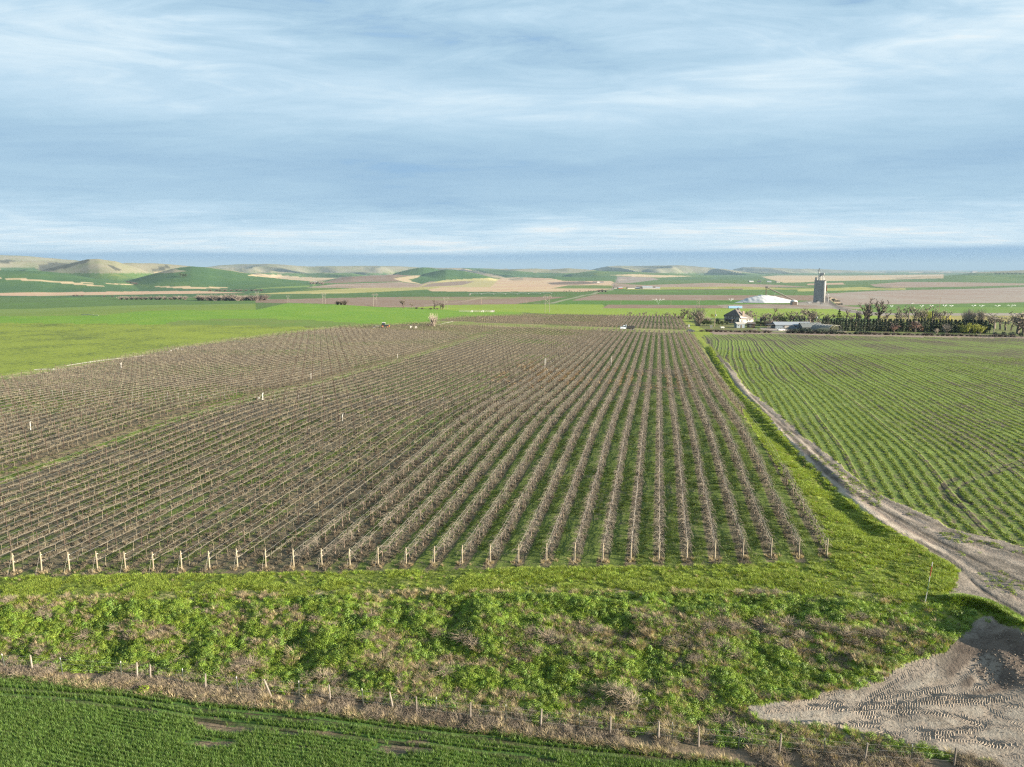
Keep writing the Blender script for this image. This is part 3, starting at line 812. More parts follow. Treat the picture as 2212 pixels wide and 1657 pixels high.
put(mt, (0.19, 0.150, 0.095), (0.11, 0.12, 0.045), 0.42)
W_VINE[ml | mt] = 0
mg = mv & (GY > 392) & (GY < 425)
put(mg, (0.115, 0.150, 0.040), (0.20, 0.17, 0.10), 0.4)
W_VINE[mg] = 0
mr = near & in_poly(UJ, VJ, RFIELD)
put(mr, (0.102, 0.145, 0.034), (0.070, 0.062, 0.042), 0.33, 2)
W_ROW[mr] = 1
FA = R_(4.2)
fu = GX * math.cos(FA) - GY * math.sin(FA)
fw = GX * math.sin(FA) + GY * math.cos(FA)
fu = fu + (fbm(GX / 110, GY / 110, 72, 2) - 0.5) * 9.0 + (fbm(GX / 40, GY / 40, 71, 2) - 0.5) * 2.0 + 0.00035 * np.maximum(fw - 90, 0) ** 2 * 0.12
ROWC[mr] = fu[mr] / 1.45
MIXB[mr] = (0.33 + (fbm(GX / 16, GY / 24, 73, 3) - 0.5) * 0.7 + 0.10 * sstep(GY, 330, 400))[mr]
mw = near & in_poly(UJ, VJ, WHEAT)
put(mw, (0.045, 0.092, 0.022), (0.120, 0.096, 0.068), 0.20, 5)
W_ROW[mw] = 1
ROWC[mw] = ((GY - yf) / 0.32)[mw]
bare_px = [((450, 1562), 30, 6), ((500, 1575), 44, 5), ((870, 1620), 40, 8), ((905, 1602), 16, 4), ((690, 1584), 50, 4), ((470, 1607), 60, 4), ((1420, 1600), 40, 3)]
for (bx, by), su, sv in bare_px:
    k = np.exp(-0.5 * (((U - bx) / su) ** 2 + ((V - by) / sv) ** 2)) * mw
    MIXB[:] = MIXB + 0.75 * k
mt_ = near & in_poly(UJ, VJ, TRACK)
put(mt_, (0.200, 0.176, 0.150), (0.105, 0.092, 0.078), 0.42, 3)
W_DIRT[mt_] = 1
mp = near & in_poly(UJ, VJ, PAD)
put(mp, DIRT, DIRT_D, 0.42, 4)
W_DIRT[mp] = 1
wet = sstep(fbm(GX / 3.5, GY / 2.2, 77, 3) * 0.6 + 0.9 * np.exp(-0.5 * (((U - 2150) / 85) ** 2 + ((V - 1435) / 48) ** 2)), 0.50, 0.80) * mp
A[:] = A * (1 - wet[..., None]) + np.array((0.110, 0.090, 0.075)) * wet[..., None]
B[:] = B * (1 - wet[..., None]) + np.array((0.062, 0.050, 0.042)) * wet[..., None]
# strip of bare soil between fence weeds and wheat
ms = near & bank & (GY < yf - 0.4) & ~mw & ~mp
put(ms, (0.150, 0.118, 0.085), (0.070, 0.085, 0.030), 0.42)
strip = (bank & (np.abs(GY - yf) < 1.0) & ~mp)
put(strip, (0.155, 0.118, 0.085), (0.085, 0.072, 0.050), 0.5)

# ruts and wheel marks, in world metres: (line, half width, depth of tint, colour)
TR = [
    ([(1508, 735), (1530, 765), (1548, 795), (1585, 835), (1640, 880)], 0.45, (0.055, 0.075, 0.022)),
    ([(1517, 728), (1538, 752), (1560, 783)], 0.4, (0.060, 0.055, 0.040)),
    ([(1524, 731), (1536, 745), (1552, 765), (1580, 800)], 0.5, (0.060, 0.055, 0.045)),
    ([(1534, 733), (1538, 745), (1540, 760), (1560, 785)], 0.5, (0.075, 0.065, 0.050)),
    ([(1656, 888), (1700, 938), (1760, 998), (1830, 1062), (1920, 1120), (2010, 1170), (2120, 1240), (2212, 1300)], 0.40, (0.20, 0.165, 0.14)),
    ([(1600, 828), (1680, 905), (1760, 980), (1840, 1046), (1940, 1106), (2060, 1166), (2212, 1220)], 0.45, (0.26, 0.228, 0.195)),
    ([(1700, 915), (1790, 1004), (1880, 1068), (1990, 1130), (2110, 1180), (2212, 1212)], 0.35, (0.24, 0.20, 0.17)),
    ([(1590, 836), (1650, 900), (1720, 970), (1800, 1048), (1880, 1105), (1950, 1146), (2040, 1190), (2130, 1250)], 0.5, (0.32, 0.28, 0.235)),
    ([(1645, 905), (1700, 968), (1760, 1025), (1800, 1055)], 0.5, (0.050, 0.080, 0.022)),
    ([(1640, 880), (1720, 952), (1800, 1030), (1890, 1092), (1990, 1148), (2100, 1205), (2212, 1262)], 0.35, (0.085, 0.074, 0.062)),
    ([(1620, 850), (1700, 922), (1790, 1000), (1880, 1062), (1990, 1118), (2110, 1168), (2212, 1198)], 0.30, (0.095, 0.082, 0.070)),
    ([(1980, 1165), (2060, 1215), (2130, 1280), (2212, 1330)], 0.30, (0.10, 0.088, 0.075)),
    ([(2068, 1030), (2045, 1040), (2031, 1052), (2032, 1066), (2048, 1084), (2075, 1098)], 0.22, (0.055, 0.050, 0.035)),
    ([(2074, 1032), (2052, 1043), (2038, 1055), (2040, 1066), (2056, 1084), (2083, 1098)], 0.18, (0.060, 0.055, 0.040)),
    ([(2212, 1002), (2150, 1022), (2110, 1034), (2083, 1045), (2069, 1056), (2068, 1065), (2078, 1078), (2100, 1090)], 0.22, (0.055, 0.050, 0.035)),
    ([(2212, 992), (2140, 1018), (2100, 1032)], 0.18, (0.075, 0.070, 0.045)),
    ([(0, 1488), (150, 1498), (300, 1515), (450, 1536), (620, 1553), (800, 1572), (1000, 1592), (1200, 1618), (1500, 1650)], 0.24, (0.040, 0.045, 0.022)),
    ([(0, 1504), (150, 1514), (300, 1533), (450, 1556), (620, 1577), (800, 1598), (1000, 1620), (1200, 1646)], 0.20, (0.045, 0.050, 0.025)),
]
TYRES = [qb4([(0, 1262), (140, 1258), (330, 1240), (520, 1215)]), qb4([(640, 1190), (820, 1085), (960, 990), (1090, 905)]), qb4([(660, 1215), (850, 1110), (1000, 1030), (1120, 960)]), qb4([(700, 1180), (900, 1150), (1100, 1130), (1300, 1105)]),
         qb4([(830, 1270), (1000, 1225), (1180, 1200), (1400, 1190), (1600, 1215), (1751, 1250)]), qb4([(860, 1330), (1050, 1290), (1250, 1300), (1500, 1370), (1751, 1390)]), qb4([(760, 1400), (860, 1440), (960, 1490), (1040, 1480), (1110, 1440)]),
         qb4([(1300, 1280), (1380, 1340), (1480, 1330), (1600, 1260), (1751, 1200)]), qb4([(1360, 1400), (1430, 1470), (1540, 1500), (1700, 1480)]), qb4([(1390, 985), (1440, 1060), (1490, 1060), (1530, 1000), (1545, 920)]), qb4([(1420, 1095), (1470, 1100), (1530, 1040), (1570, 940)]),
         qb4([(1440, 690), (1520, 660), (1600, 650), (1690, 700)]), qb4([(560, 1330), (640, 1300), (760, 1300), (900, 1350)]), qb4([(1180, 1130), (1300, 1060), (1420, 960), (1520, 890)]), qb4([(1560, 1620), (1650, 1580), (1751, 1570)]), qb4([(1480, 1240), (1620, 1330), (1751, 1350)]),
         qb4([(900, 1220), (1050, 1180), (1250, 1170), (1480, 1180)])]
random.seed(31)
for i in range(16):
    a, b, sl = random.uniform(1700, 2150), random.uniform(1500, 1610), random.uniform(-.25, .12)
    L_ = random.uniform(90, 260)
    cv_ = random.uniform(-.0009, .0009)
    TYRES.append([(a + t, b + sl * t + cv_ * t * t) for t in np.linspace(0, L_, 6)])
TR += [(ln_, 0.34, (0.205, 0.176, 0.148)) for ln_ in TYRES]
RUT = np.zeros((NR, NA))
for line, hw, c in TR:
    pts = [at(*p)[:2] for p in line]
    dm = line_dist(GX, GY, pts) + (fbm(GX / 1.2, GY / 1.2, 14, 2) - 0.5) * hw
    k = sstep(dm, hw * 1.25, hw * 0.5)
    k = k * (0.5 + 0.5 * sstep(fbm(GX / 2.3, GY / 2.3, 15, 2), 0.3, 0.5))
    A[:] = A * (1 - k[..., None]) + np.array(c) * k[..., None]
    B[:] = B * (1 - k[..., None]) + np.array(c) * 0.7 * k[..., None]
    RUT += k * (0.35 if hw == 0.34 else 1 if c[0] < 0.25 else 0.4)
GZ = GZ - np.clip(RUT, 0, 1) * 0.07 * (RGRID < 500)
# berm between the track and the yard
BERM = _bm
bd = line_dist(GX, GY, BERM)
mb_ = bd < 0.95
put(mb_, GR_BANK, (0.14, 0.11, 0.075), 0.25, 6)
W_DIRT[mb_] = 0


# ---- one material for the whole ground: colour pairs come with the ground, grain and relief from noise
gm = bpy.data.materials.new("ground_cover")
gm.use_nodes = True
g = NT(gm.node_tree)
pos = g.node('ShaderNodeNewGeometry').outputs['Position']
aA = g.node('ShaderNodeAttribute', attribute_name='colA').outputs['Color']
aB = g.node('ShaderNodeAttribute', attribute_name='colB').outputs['Color']
par = g.node('ShaderNodeSeparateColor', {0: g.node('ShaderNodeAttribute', attribute_name='par').outputs['Color']})
rowc = g.node('ShaderNodeAttribute', attribute_name='rowc').outputs['Fac']
mixb, wvine, wrow = par.outputs[0], par.outputs[1], par.outputs[2]
wdirt = g.node('ShaderNodeAttribute', attribute_name='dirt').outputs['Fac']
sxyz = g.node('ShaderNodeSeparateXYZ', {0: pos})
dist = g.vmath('LENGTH', pos)
n_f = g.noise(pos, 4.5, 5, 0.65)
n_m = g.noise(pos, 0.75, 5, 0.6)
n_l = g.noise(pos, 0.045, 5, 0.55)
n_x = g.noise(pos, 0.0045, 6, 0.6)
nearw = g.sstep(dist, 260.0, 60.0)
midw = g.sstep(dist, 1800.0, 300.0)
k1 = g.math('MULTIPLY', g.math('SUBTRACT', n_f, 0.5), g.math('MULTIPLY', nearw, 1.1))
k2 = g.math('MULTIPLY', g.math('SUBTRACT', n_m, 0.5), g.math('MULTIPLY_ADD', midw, 1.2, 0.1))
k3 = g.math('MULTIPLY', g.math('SUBTRACT', n_l, 0.5), 0.9)
k4 = g.math('MULTIPLY', g.math('SUBTRACT', n_x, 0.5), g.math('SUBTRACT', 1.3, g.math('MULTIPLY', midw, 1.3)))
mm = g.math('ADD', g.math('ADD', k1, k2), g.math('ADD', k3, g.math('ADD', k4, mixb)))
# litter strip under each vine row
ROW_S = 2.5
per = g.math('SUBTRACT', g.math('FRACT', g.math('ADD', rowc, 0.5)), 0.5)
dr = g.math('MULTIPLY', g.math('ABSOLUTE', per), ROW_S)
st = g.sstep(g.math('ADD', dr, g.math('MULTIPLY', g.math('SUBTRACT', n_m, 0.5), 0.7)), 0.72, 0.36)
mm = g.math('ADD', mm, g.math('MULTIPLY', g.math('MULTIPLY', st, wvine), 0.42))
# drill rows: soil shows in the furrows
fr = g.math('SUBTRACT', g.math('FRACT', rowc), 0.5)
tri = g.math('MULTIPLY', g.math('ABSOLUTE', fr), 2.0)
fur = g.sstep(g.math('ADD', tri, g.math('MULTIPLY', g.math('SUBTRACT', n_m, 0.5), 0.9)), 0.62, 1.0)
wn = g.node('ShaderNodeTexWhiteNoise', {'W': g.math('FLOOR', rowc)}, noise_dimensions='1D').outputs['Value']
fur = g.math('MULTIPLY', fur, g.math('MULTIPLY_ADD', wn, 0.9, 0.35))
tram = g.math('ABSOLUTE', g.math('SUBTRACT', g.math('FRACT', g.math('DIVIDE', rowc, 7.0)), 0.5))
tramm = g.sstep(tram, 0.45, 0.48)
fr3 = g.math('ABSOLUTE', g.math('SUBTRACT', g.math('FRACT', g.math('ADD', g.math('DIVIDE', rowc, 3.0), g.math('MULTIPLY', n_l, 0.15))), 0.5))
fur3 = g.math('MULTIPLY', g.sstep(g.math('ADD', fr3, g.math('MULTIPLY', g.math('SUBTRACT', n_l, 0.5), 0.25)), 0.36, 0.48), g.sstep(dist, 90.0, 260.0))
tramm = g.math('MAXIMUM', tramm, fur3)
furw = g.math('MULTIPLY', g.math('MAXIMUM', g.math('MULTIPLY', fur, g.math('ADD', 0.5, g.math('MULTIPLY', n_l, 0.6))), g.math('MULTIPLY', tramm, 0.65)), wrow)
mm = g.math('ADD', mm, g.math('MULTIPLY', furw, 0.62))
fac = g.sstep(mm, 0.30, 0.70)
base = g.mix(fac, aA, aB)
val = g.math('ADD', 0.66, g.math('ADD', g.math('MULTIPLY', n_f, 0.34), g.math('MULTIPLY', n_m, 0.34)))
base = g.mix(1.0, base, g.node('ShaderNodeCombineColor', {0: val, 1: val, 2: val}), 'MULTIPLY')
hgt = g.math('ADD', g.math('MULTIPLY', n_f, g.math('MULTIPLY_ADD', wdirt, 0.02, 0.10)), g.math('MULTIPLY', n_m, g.math('MULTIPLY_ADD', wdirt, -0.17, 0.22)))
hgt = g.math('SUBTRACT', hgt, g.math('MULTIPLY', furw, 0.22))
hgt = g.math('ADD', hgt, g.math('MULTIPLY', g.math('MULTIPLY', st, wvine), 0.06))
bmp = g.node('ShaderNodeBump', {'Height': hgt, 'Strength': g.math('MULTIPLY_ADD', midw, 0.65, 0.05), 'Distance': 1.0})
bs = g.node('ShaderNodeBsdfPrincipled', {'Base Color': base, 'Roughness': 0.95, 'Specular IOR Level': 0.12})
g.l.new(bmp.outputs[0], bs.inputs['Normal'])
g.node('ShaderNodeOutputMaterial', {0: bs})


def attr(me, name, kind, data):
    a = me.attributes.new(name, kind, 'POINT')
    a.data.foreach_set('color' if kind == 'FLOAT_COLOR' else 'value', np.ascontiguousarray(data, np.float32).ravel())


# ---- split the sheet into its pieces of ground
idx = np.arange(NR * NA).reshape(NR, NA)
quads = np.stack([idx[:-1, :-1], idx[:-1, 1:], idx[1:, 1:], idx[1:, :-1]], -1).reshape(-1, 4)[:, ::-1]
freg = REG[:-1, :-1].reshape(-1)
fv = np.stack([GX, GY, GZ], -1).reshape(-1, 3)
one = np.ones((NR, NA, 1))
for ri, nm in enumerate(NAMES):
    q = quads[freg == ri]
    if not len(q):
        continue
    used, inv = np.unique(q, return_inverse=True)
    me = np_mesh(nm, fv[used], inv.reshape(-1, 4), None, [gm], True)
    attr(me, 'colA', 'FLOAT_COLOR', np.concatenate([A, one], -1).reshape(-1, 4)[used])
    attr(me, 'colB', 'FLOAT_COLOR', np.concatenate([B, one], -1).reshape(-1, 4)[used])
    attr(me, 'par', 'FLOAT_COLOR', np.stack([MIXB, W_VINE, W_ROW, one[..., 0]], -1).reshape(-1, 4)[used])
    attr(me, 'rowc', 'FLOAT', ROWC.reshape(-1)[used])
    attr(me, 'dirt', 'FLOAT', W_DIRT.reshape(-1)[used])
    tag(link(nm, me), kind='structure')

# rest of the ground, all round and under the camera
ra = np.concatenate([[1.0, 8.0], np.geomspace(16, 48000, 56)])
th = np.linspace(0, 2 * math.pi, 121)[:-1]
cx, cy = ra[:, None] * np.sin(th), ra[:, None] * np.cos(th)
rel = (th + YAW + math.pi) % (2 * math.pi) - math.pi
inside = (np.abs(rel)[None, :] < R_(61)) & (ra[:, None] > 10)
cz = H(cx, cy, False) - np.where(inside, 6.0 + 0.02 * ra[:, None], 0.12)
n_, k_ = cx.shape
ii = np.arange(n_ * k_).reshape(n_, k_)
qd = np.stack([ii[:-1], ii[1:], np.roll(ii, -1, 1)[1:], np.roll(ii, -1, 1)[:-1]], -1).reshape(-1, 4)[:, ::-1]
me = np_mesh('ground', np.stack([cx, cy, cz], -1).reshape(-1, 3), qd, [tuple(ii[0][[0, (j + 1) % k_, j]]) for j in range(1, k_ - 1)] and [(0, j + 1, j) for j in range(1, k_ - 1)], [gm], True)
pv = vnoise(np.floor(cx / 300), np.floor(cy / 300), 33).reshape(-1)
ca_ = np.array([pal[int(t * 7.99)] for t in pv])
ca_[(np.hypot(cx, cy) < 120).reshape(-1)] = (0.040, 0.082, 0.021)
attr(me, 'colA', 'FLOAT_COLOR', np.concatenate([ca_, np.ones((len(ca_), 1))], 1))
attr(me, 'colB', 'FLOAT_COLOR', np.concatenate([ca_ * 0.8, np.ones((len(ca_), 1))], 1))
attr(me, 'par', 'FLOAT_COLOR', np.tile((0.35, 0, 0, 1), (len(ca_), 1)))
attr(me, 'rowc', 'FLOAT', np.zeros(len(ca_)))
attr(me, 'dirt', 'FLOAT', np.zeros(len(ca_)))
tag(link('ground', me), kind='structure')

# air: thin even haze over the whole plain
hz = MB()
hz.box((0, 0, -40.0), (100000, 100000, 580.0))
hm = bpy.data.materials.new("haze")
hm.use_nodes = True
h_ = NT(hm.node_tree)
pvn = h_.node('ShaderNodeVolumePrincipled', {'Color': (0.22, 0.325, 0.45), 'Density': 4.4e-5, 'Anisotropy': 0.0})
h_.node('ShaderNodeOutputMaterial', {'Volume': pvn.outputs[0]})
tag(hz.build('haze', hm), kind='stuff')
# ------------------------------------------------------------------ scattering: one object of instances for what nobody could count
def scatter(name, pts, rz, scale, variant, protos, label=None, cat=None, kind='stuff', parent=None, tilt=None):
    pts = np.asarray(pts, np.float32).reshape(-1, 3)
    me = bpy.data.meshes.new(name)
    me.vertices.add(len(pts))
    me.vertices.foreach_set('co', pts.ravel())
    rot = np.zeros((len(pts), 3), np.float32)
    rot[:, 2] = rz
    if tilt is not None: rot[:, :2] = tilt
    a = me.attributes.new('rot', 'FLOAT_VECTOR', 'POINT'); a.data.foreach_set('vector', rot.ravel())
    sc = np.asarray(scale, np.float32)
    if sc.ndim == 1: sc = np.repeat(sc[:, None], 3, 1)
    a = me.attributes.new('scl', 'FLOAT_VECTOR', 'POINT'); a.data.foreach_set('vector', np.ascontiguousarray(sc).ravel())
    a = me.attributes.new('kindno', 'INT', 'POINT'); a.data.foreach_set('value', np.asarray(variant, np.int32))
    ng = bpy.data.node_groups.new(name, 'GeometryNodeTree')
    ng.interface.new_socket('Geometry', in_out='INPUT', socket_type='NodeSocketGeometry')
    ng.interface.new_socket('Geometry', in_out='OUTPUT', socket_type='NodeSocketGeometry')
    N, L = ng.nodes, ng.links
    gi, go = N.new('NodeGroupInput'), N.new('NodeGroupOutput')
    def na(nm, dt):
        x = N.new('GeometryNodeInputNamedAttribute'); x.data_type = dt; x.inputs[0].default_value = nm
        return x.outputs[0]
    r, s, v = na('rot', 'FLOAT_VECTOR'), na('scl', 'FLOAT_VECTOR'), na('kindno', 'INT')
    e2r = N.new('FunctionNodeEulerToRotation'); L.new(r, e2r.inputs[0])
    jn = N.new('GeometryNodeJoinGeometry')
    for i, po in enumerate(protos):
        cmp_ = N.new('FunctionNodeCompare'); cmp_.data_type = 'INT'; cmp_.operation = 'EQUAL'
        L.new(v, cmp_.inputs[2]); cmp_.inputs[3].default_value = i
        oi = N.new('GeometryNodeObjectInfo'); oi.inputs[0].default_value = po; oi.inputs['As Instance'].default_value = True
        ip = N.new('GeometryNodeInstanceOnPoints')
        L.new(gi.outputs[0], ip.inputs['Points']); L.new(cmp_.outputs[0], ip.inputs['Selection'])
        L.new(oi.outputs['Geometry'], ip.inputs['Instance']); L.new(e2r.outputs[0], ip.inputs['Rotation']); L.new(s, ip.inputs['Scale'])
        L.new(ip.outputs[0], jn.inputs[0])
    L.new(jn.outputs[0], go.inputs[0])
    o = link(name, me, parent)
    md = o.modifiers.new('scatter', 'NODES'); md.node_group = ng
    return tag(o, label, cat, None, kind)


def proto(name, me):
    return bpy.data.objects.new(name, me)


RNG = np.random.default_rng(11)
ONES = ['', 'first', 'second', 'third', 'fourth', 'fifth', 'sixth', 'seventh', 'eighth', 'ninth', 'tenth', 'eleventh', 'twelfth', 'thirteenth', 'fourteenth', 'fifteenth', 'sixteenth', 'seventeenth', 'eighteenth', 'nineteenth']
TENS = {2: ('twentieth', 'twenty'), 3: ('thirtieth', 'thirty'), 4: ('fortieth', 'forty'), 5: ('fiftieth', 'fifty'), 6: ('sixtieth', 'sixty'), 7: ('seventieth', 'seventy'), 8: ('eightieth', 'eighty')}
def nth(n):
    if n < 20: return ONES[n]
    t, u = divmod(n, 10)
    return TENS[t][0] if u == 0 else TENS[t][1] + '-' + ONES[u]


M_CANE = mat('vine_cane', (0.190, 0.170, 0.138), 0.85, 0.3, 2.0, color2=(0.105, 0.093, 0.075), rnd=0.18)
M_TRUNK = mat('vine_trunk', (0.20, 0.155, 0.125), 0.95, 0.4, 6.0, rnd=0.2)
M_CORDON = mat('vine_cordon', (0.155, 0.138, 0.100), 0.9, 0.3, 4.0, color2=(0.10, 0.084, 0.064), rnd=0.2)
M_POSTWOOD = mat('treated_post_wood', (0.25, 0.220, 0.162), 0.85, 0.3, 5.0, color2=(0.17, 0.146, 0.105), rnd=0.12)
M_RUST = mat('rusty_steel', (0.055, 0.036, 0.028), 0.8, 0.4, 12.0, color2=(0.036, 0.028, 0.024), rnd=0.25)
M_WIRE = mat('galvanised_wire', (0.30, 0.295, 0.28), 0.6, 0.2, 4.0, metal=0.2)
M_HOSE = mat('black_hose', (0.030, 0.030, 0.032), 0.6, 0.2, 4.0)
M_WHITE = mat('white_plastic', (0.46, 0.46, 0.445), 0.5, 0.12, 3.0)


def cane(mb, p, d0, ln, droop, r0=0.013, r1=0.006, seg=4):
    pts = [np.array(p, float)]
    d = np.array(d0, float); d /= np.linalg.norm(d)
    for i in range(seg):
        pts.append(pts[-1] + d * ln / seg)
        d = d + np.array([random.uniform(-.25, .25), random.uniform(-.25, .25), -droop * (0.5 + i * 0.5) + random.uniform(-.15, .1)])
        d /= np.linalg.norm(d)
        if pts[-1][2] < 0.08: break
    mb.tube(pts, np.linspace(r0, r1, len(pts)), 3, cap=False)


def vine_parts(seed, bushy):
    random.seed(seed)
    t, c = MB(), MB()
    lean = random.uniform(-.06, .06)
    t.tube([(0, 0, -0.05), (lean, .03, .35), (lean * .5, -.02, .7), (0, 0, .96)], [.05, .04, .035, .03] if bushy else [.035, .028, .024, .022], 5)
    for s in (-1, 1):
        pts = [(0, 0, .92)] + [(random.uniform(-.03, .03), s * y, .98 + random.uniform(-.03, .03)) for y in (.25, .55, .92)]
        t.tube(pts, [.03, .026, .022, .016] if bushy else [.02, .018, .016, .012], 4)
    n = (52 if seed % 3 else 34) if bushy else 16
    for i in range(n):
        y = random.uniform(-.92, .92)
        side = random.choice((-1, 1))
        if bushy:
            up = random.uniform(-.2, 1.1)
            cane(c, (random.uniform(-.04, .04), y, 0.98), (side * random.uniform(.1, .65), random.uniform(-.8, .8), up), random.uniform(.5, 1.12), random.uniform(.45, .9), .0125, .006)
        elif i < 10:
            cane(c, (0, y, 0.98), (side * random.uniform(.0, .5), random.uniform(-.5, .5), 1), random.uniform(.12, .38), 0.05, .013, .008, 2)
        else:
            cane(c, (0, y, 0.98), (side * random.uniform(.1, .6), random.uniform(-.9, .9), random.uniform(.1, .7)), random.uniform(.4, .9), random.uniform(.4, .8), .011, .006, 3)
    return t, c


VINES = []
for i in range(9):
    t, c = vine_parts(100 + i, i < 5)
    tm = t.mesh('trunk', M_TRUNK if i < 5 else M_CORDON)
    cm = c.mesh('canes', M_CANE if i < 5 else M_CORDON)
    both = MB(); both.v, both.q, both.t, both.n = list(t.v), list(t.q), list(t.t), t.n
    nt = sum(len(q) for q in t.q)
    tv = np.vstack(c.v)
    both.add(tv, np.vstack(c.q), ())
    # material per face: first the quads of the trunk, then of the canes, then the trunk's caps
    nq_c = len(np.vstack(c.q))
    mi = np.concatenate([np.zeros(nt), np.ones(nq_c), np.zeros(sum(len(x) for x in t.t))])
    jm = np_mesh('grapevine', np.vstack(both.v), np.vstack(both.q), np.vstack(both.t), [M_TRUNK if i < 5 else M_CORDON, M_CANE if i < 5 else M_CORDON], False, mi)
    VINES.append((tm, cm, proto('grapevine', jm)))

# places of all vines and line posts
vine_at, post_at = [], []
for k in ROWS:
    x = float(row_x(k))
    y0 = float(row_end(x))
    ys = np.arange(y0 + 0.95, 640, 1.83)
    ys = ys + RNG.uniform(-.08, .08, len(ys))
    xs = np.full(len(ys), x) + RNG.uniform(-.05, .05, len(ys))
    zs = H(xs, ys)
    u, v, dp = project(xs, ys, zs)
    ok = in_poly(u, v, VINE) & ~((ys > 391.5) & (ys < 425.5)) & ~((x > LANE_X[0] + .6) & (x < LANE_X[1] - .2))
    miss = RNG.random(len(ys)) < (0.02 if k >= 10 else 0.06)
    for j in np.nonzero(ok & ~miss)[0]:
        vine_at.append((k, j, xs[j], ys[j], zs[j]))
    yp = np.arange(y0 + 5.6, 640, 5.49) + RNG.uniform(-.1, .1)
    zp = H(np.full(len(yp), x), yp)
    u, v, dp = project(np.full(len(yp), x), yp, zp)
    ok = in_poly(u, v, VINE) & ~((yp > 391.5) & (yp < 425.5)) & ~((x > LANE_X[0] + .6) & (x < LANE_X[1] - .2))
    for j in np.nonzero(ok)[0]:
        post_at.append((k, j, x, yp[j], zp[j]))
va = np.array(vine_at)
pa = np.array(post_at)

def seen(a, pad=20):
    u, v, _ = project(a[:, 2], a[:, 3], a[:, 4] + 0.7)
    return (u > -pad) & (u < 2212 + pad)
va, pa = va[seen(va, 120)], pa[seen(pa, 120)]
def first(a, n):
    s = seen(a, -8)
    d = np.hypot(a[:, 2], a[:, 3]) + 1e6 * ~s
    o = np.argsort(d)
    return o[:n], o[n:]
near_i, far_i = first(va, 300)
from_end = {}
masters = {}
for i in sorted(near_i, key=lambda j: (va[j, 0], va[j, 3])):
    k, j, x, y, z = va[i]
    k = int(k)
    from_end[k] = from_end.get(k, 0) + 1
    vi = int(RNG.integers(0, 5)) if k >= 10 else int(RNG.integers(5, 9))
    kind = 'leafless bushy grapevine with arching canes' if k >= 10 else 'leafless pruned grapevine with short spurs'
    lab = f'{kind}, {nth(from_end[k])} from the end post, {nth(30 - k)} row from the track'
    r = thing('grapevine', lab, 'grapevine', (x, y, z), 0.0 if RNG.random() < .5 else math.pi, 'grapevines trained along the vineyard rows', float(RNG.uniform(.92, 1.1)))
    link('trunk', VINES[vi][0], r)
    link('canes', VINES[vi][1], r)
fa = va[far_i]
bushy_p = np.clip((fa[:, 0] - 6.5) / 5.0, 0, 1) * sstep(fa[:, 3], 100, 240) + (fa[:, 0] >= 10) * (1 - sstep(fa[:, 3], 100, 240))
var = np.where(RNG.random(len(fa)) < bushy_p, RNG.integers(0, 5, len(fa)), RNG.integers(5, 9, len(fa)))
scatter('grapevines', fa[:, 2:5], RNG.integers(0, 2, len(fa)) * math.pi, RNG.uniform(.9, 1.12, len(fa)), var, [p for _, _, p in VINES],
        'leafless grapevines in long rows across the middle of the vineyard', 'grapevines')

# steel line posts
lp = MB()
lp.box((0, 0, .87), (.05, .05, 1.84), top=.9)
lp.box((.0, .03, 1.0), (.018, .035, 1.5))
lp_me = lp.mesh('line_post', M_RUST)
near_i, far_i = first(pa, 300)
cnt = {}
for i in sorted(near_i, key=lambda j: (pa[j, 0], pa[j, 3])):
    k, j, x, y, z = pa[i]
    k = int(k)
    cnt[k] = cnt.get(k, 0) + 1
    o = link('line_post', lp_me, None, (x, y, z))
    o.rotation_euler = (RNG.normal(0, .025), RNG.normal(0, .025), RNG.uniform(-.3, .3))
    tag(o, f'rusty steel vineyard stake, {nth(cnt[k])} behind the end post of the {nth(30 - k)} row from the track', 'vineyard stake', 'steel stakes along the vineyard rows')
fp = pa[far_i]
scatter('line_posts', fp[:, 2:5], RNG.uniform(-.3, .3, len(fp)), np.stack([np.full(len(fp), 1.5), np.full(len(fp), 1.5), RNG.uniform(.95, 1.08, len(fp))], 1), np.zeros(len(fp)), [proto('line_post', lp_me)],
        'rusty steel stakes ranked across the far vineyard rows', 'vineyard stakes', tilt=RNG.normal(0, .02, (len(fp), 2)))

# wooden end posts along the verge, with anchor wire and clips
ep = MB(); ep.cyl((0, 0, -.1), .062, 1.92, 8, .056)
ep_me = ep.mesh('post', M_POSTWOOD)
cl = MB()
for zc in (1.05, 1.55): cl.box((.02, .09, zc), (.035, .10, .035))
cl_me = cl.mesh('wire_clip', M_WHITE)
aw = MB(); aw.tube([(-.02, -.06, 1.5), (-.06, -.60, 0)], .005, 3)
aw_me = aw.mesh('anchor_wire', M_WIRE)
for k in range(30):
    x = float(row_x(k)); y = float(row_end(x))
    r = thing('end_post', f'pale wooden vineyard end post on the grass verge, {nth(30 - k)} from the track', 'vineyard post', (x, y, h1(x, y)), 0, 'wooden end posts along the grass verge', (1, 1, float(RNG.uniform(.94, 1.04))))
    link('post', ep_me, r).rotation_euler = (RNG.normal(.0, .02), RNG.normal(0, .015), 0)
    if k < 18: link('wire_clip', cl_me, r)
    link('anchor_wire', aw_me, r)
for k in list(range(4, 30)):
    x = float(row_x(k))
    for y, word in ((391.0, 'near'), (426.0, 'far')):
        o = link('end_post', ep_me, None, (x, y, h1(x, y)))
        o.scale = (1.2, 1.2, .95)
        tag(o, f'pale post on the {word} side of the cross lane, {nth(30 - k)} row from the track', 'vineyard post', 'posts beside the cross lane')

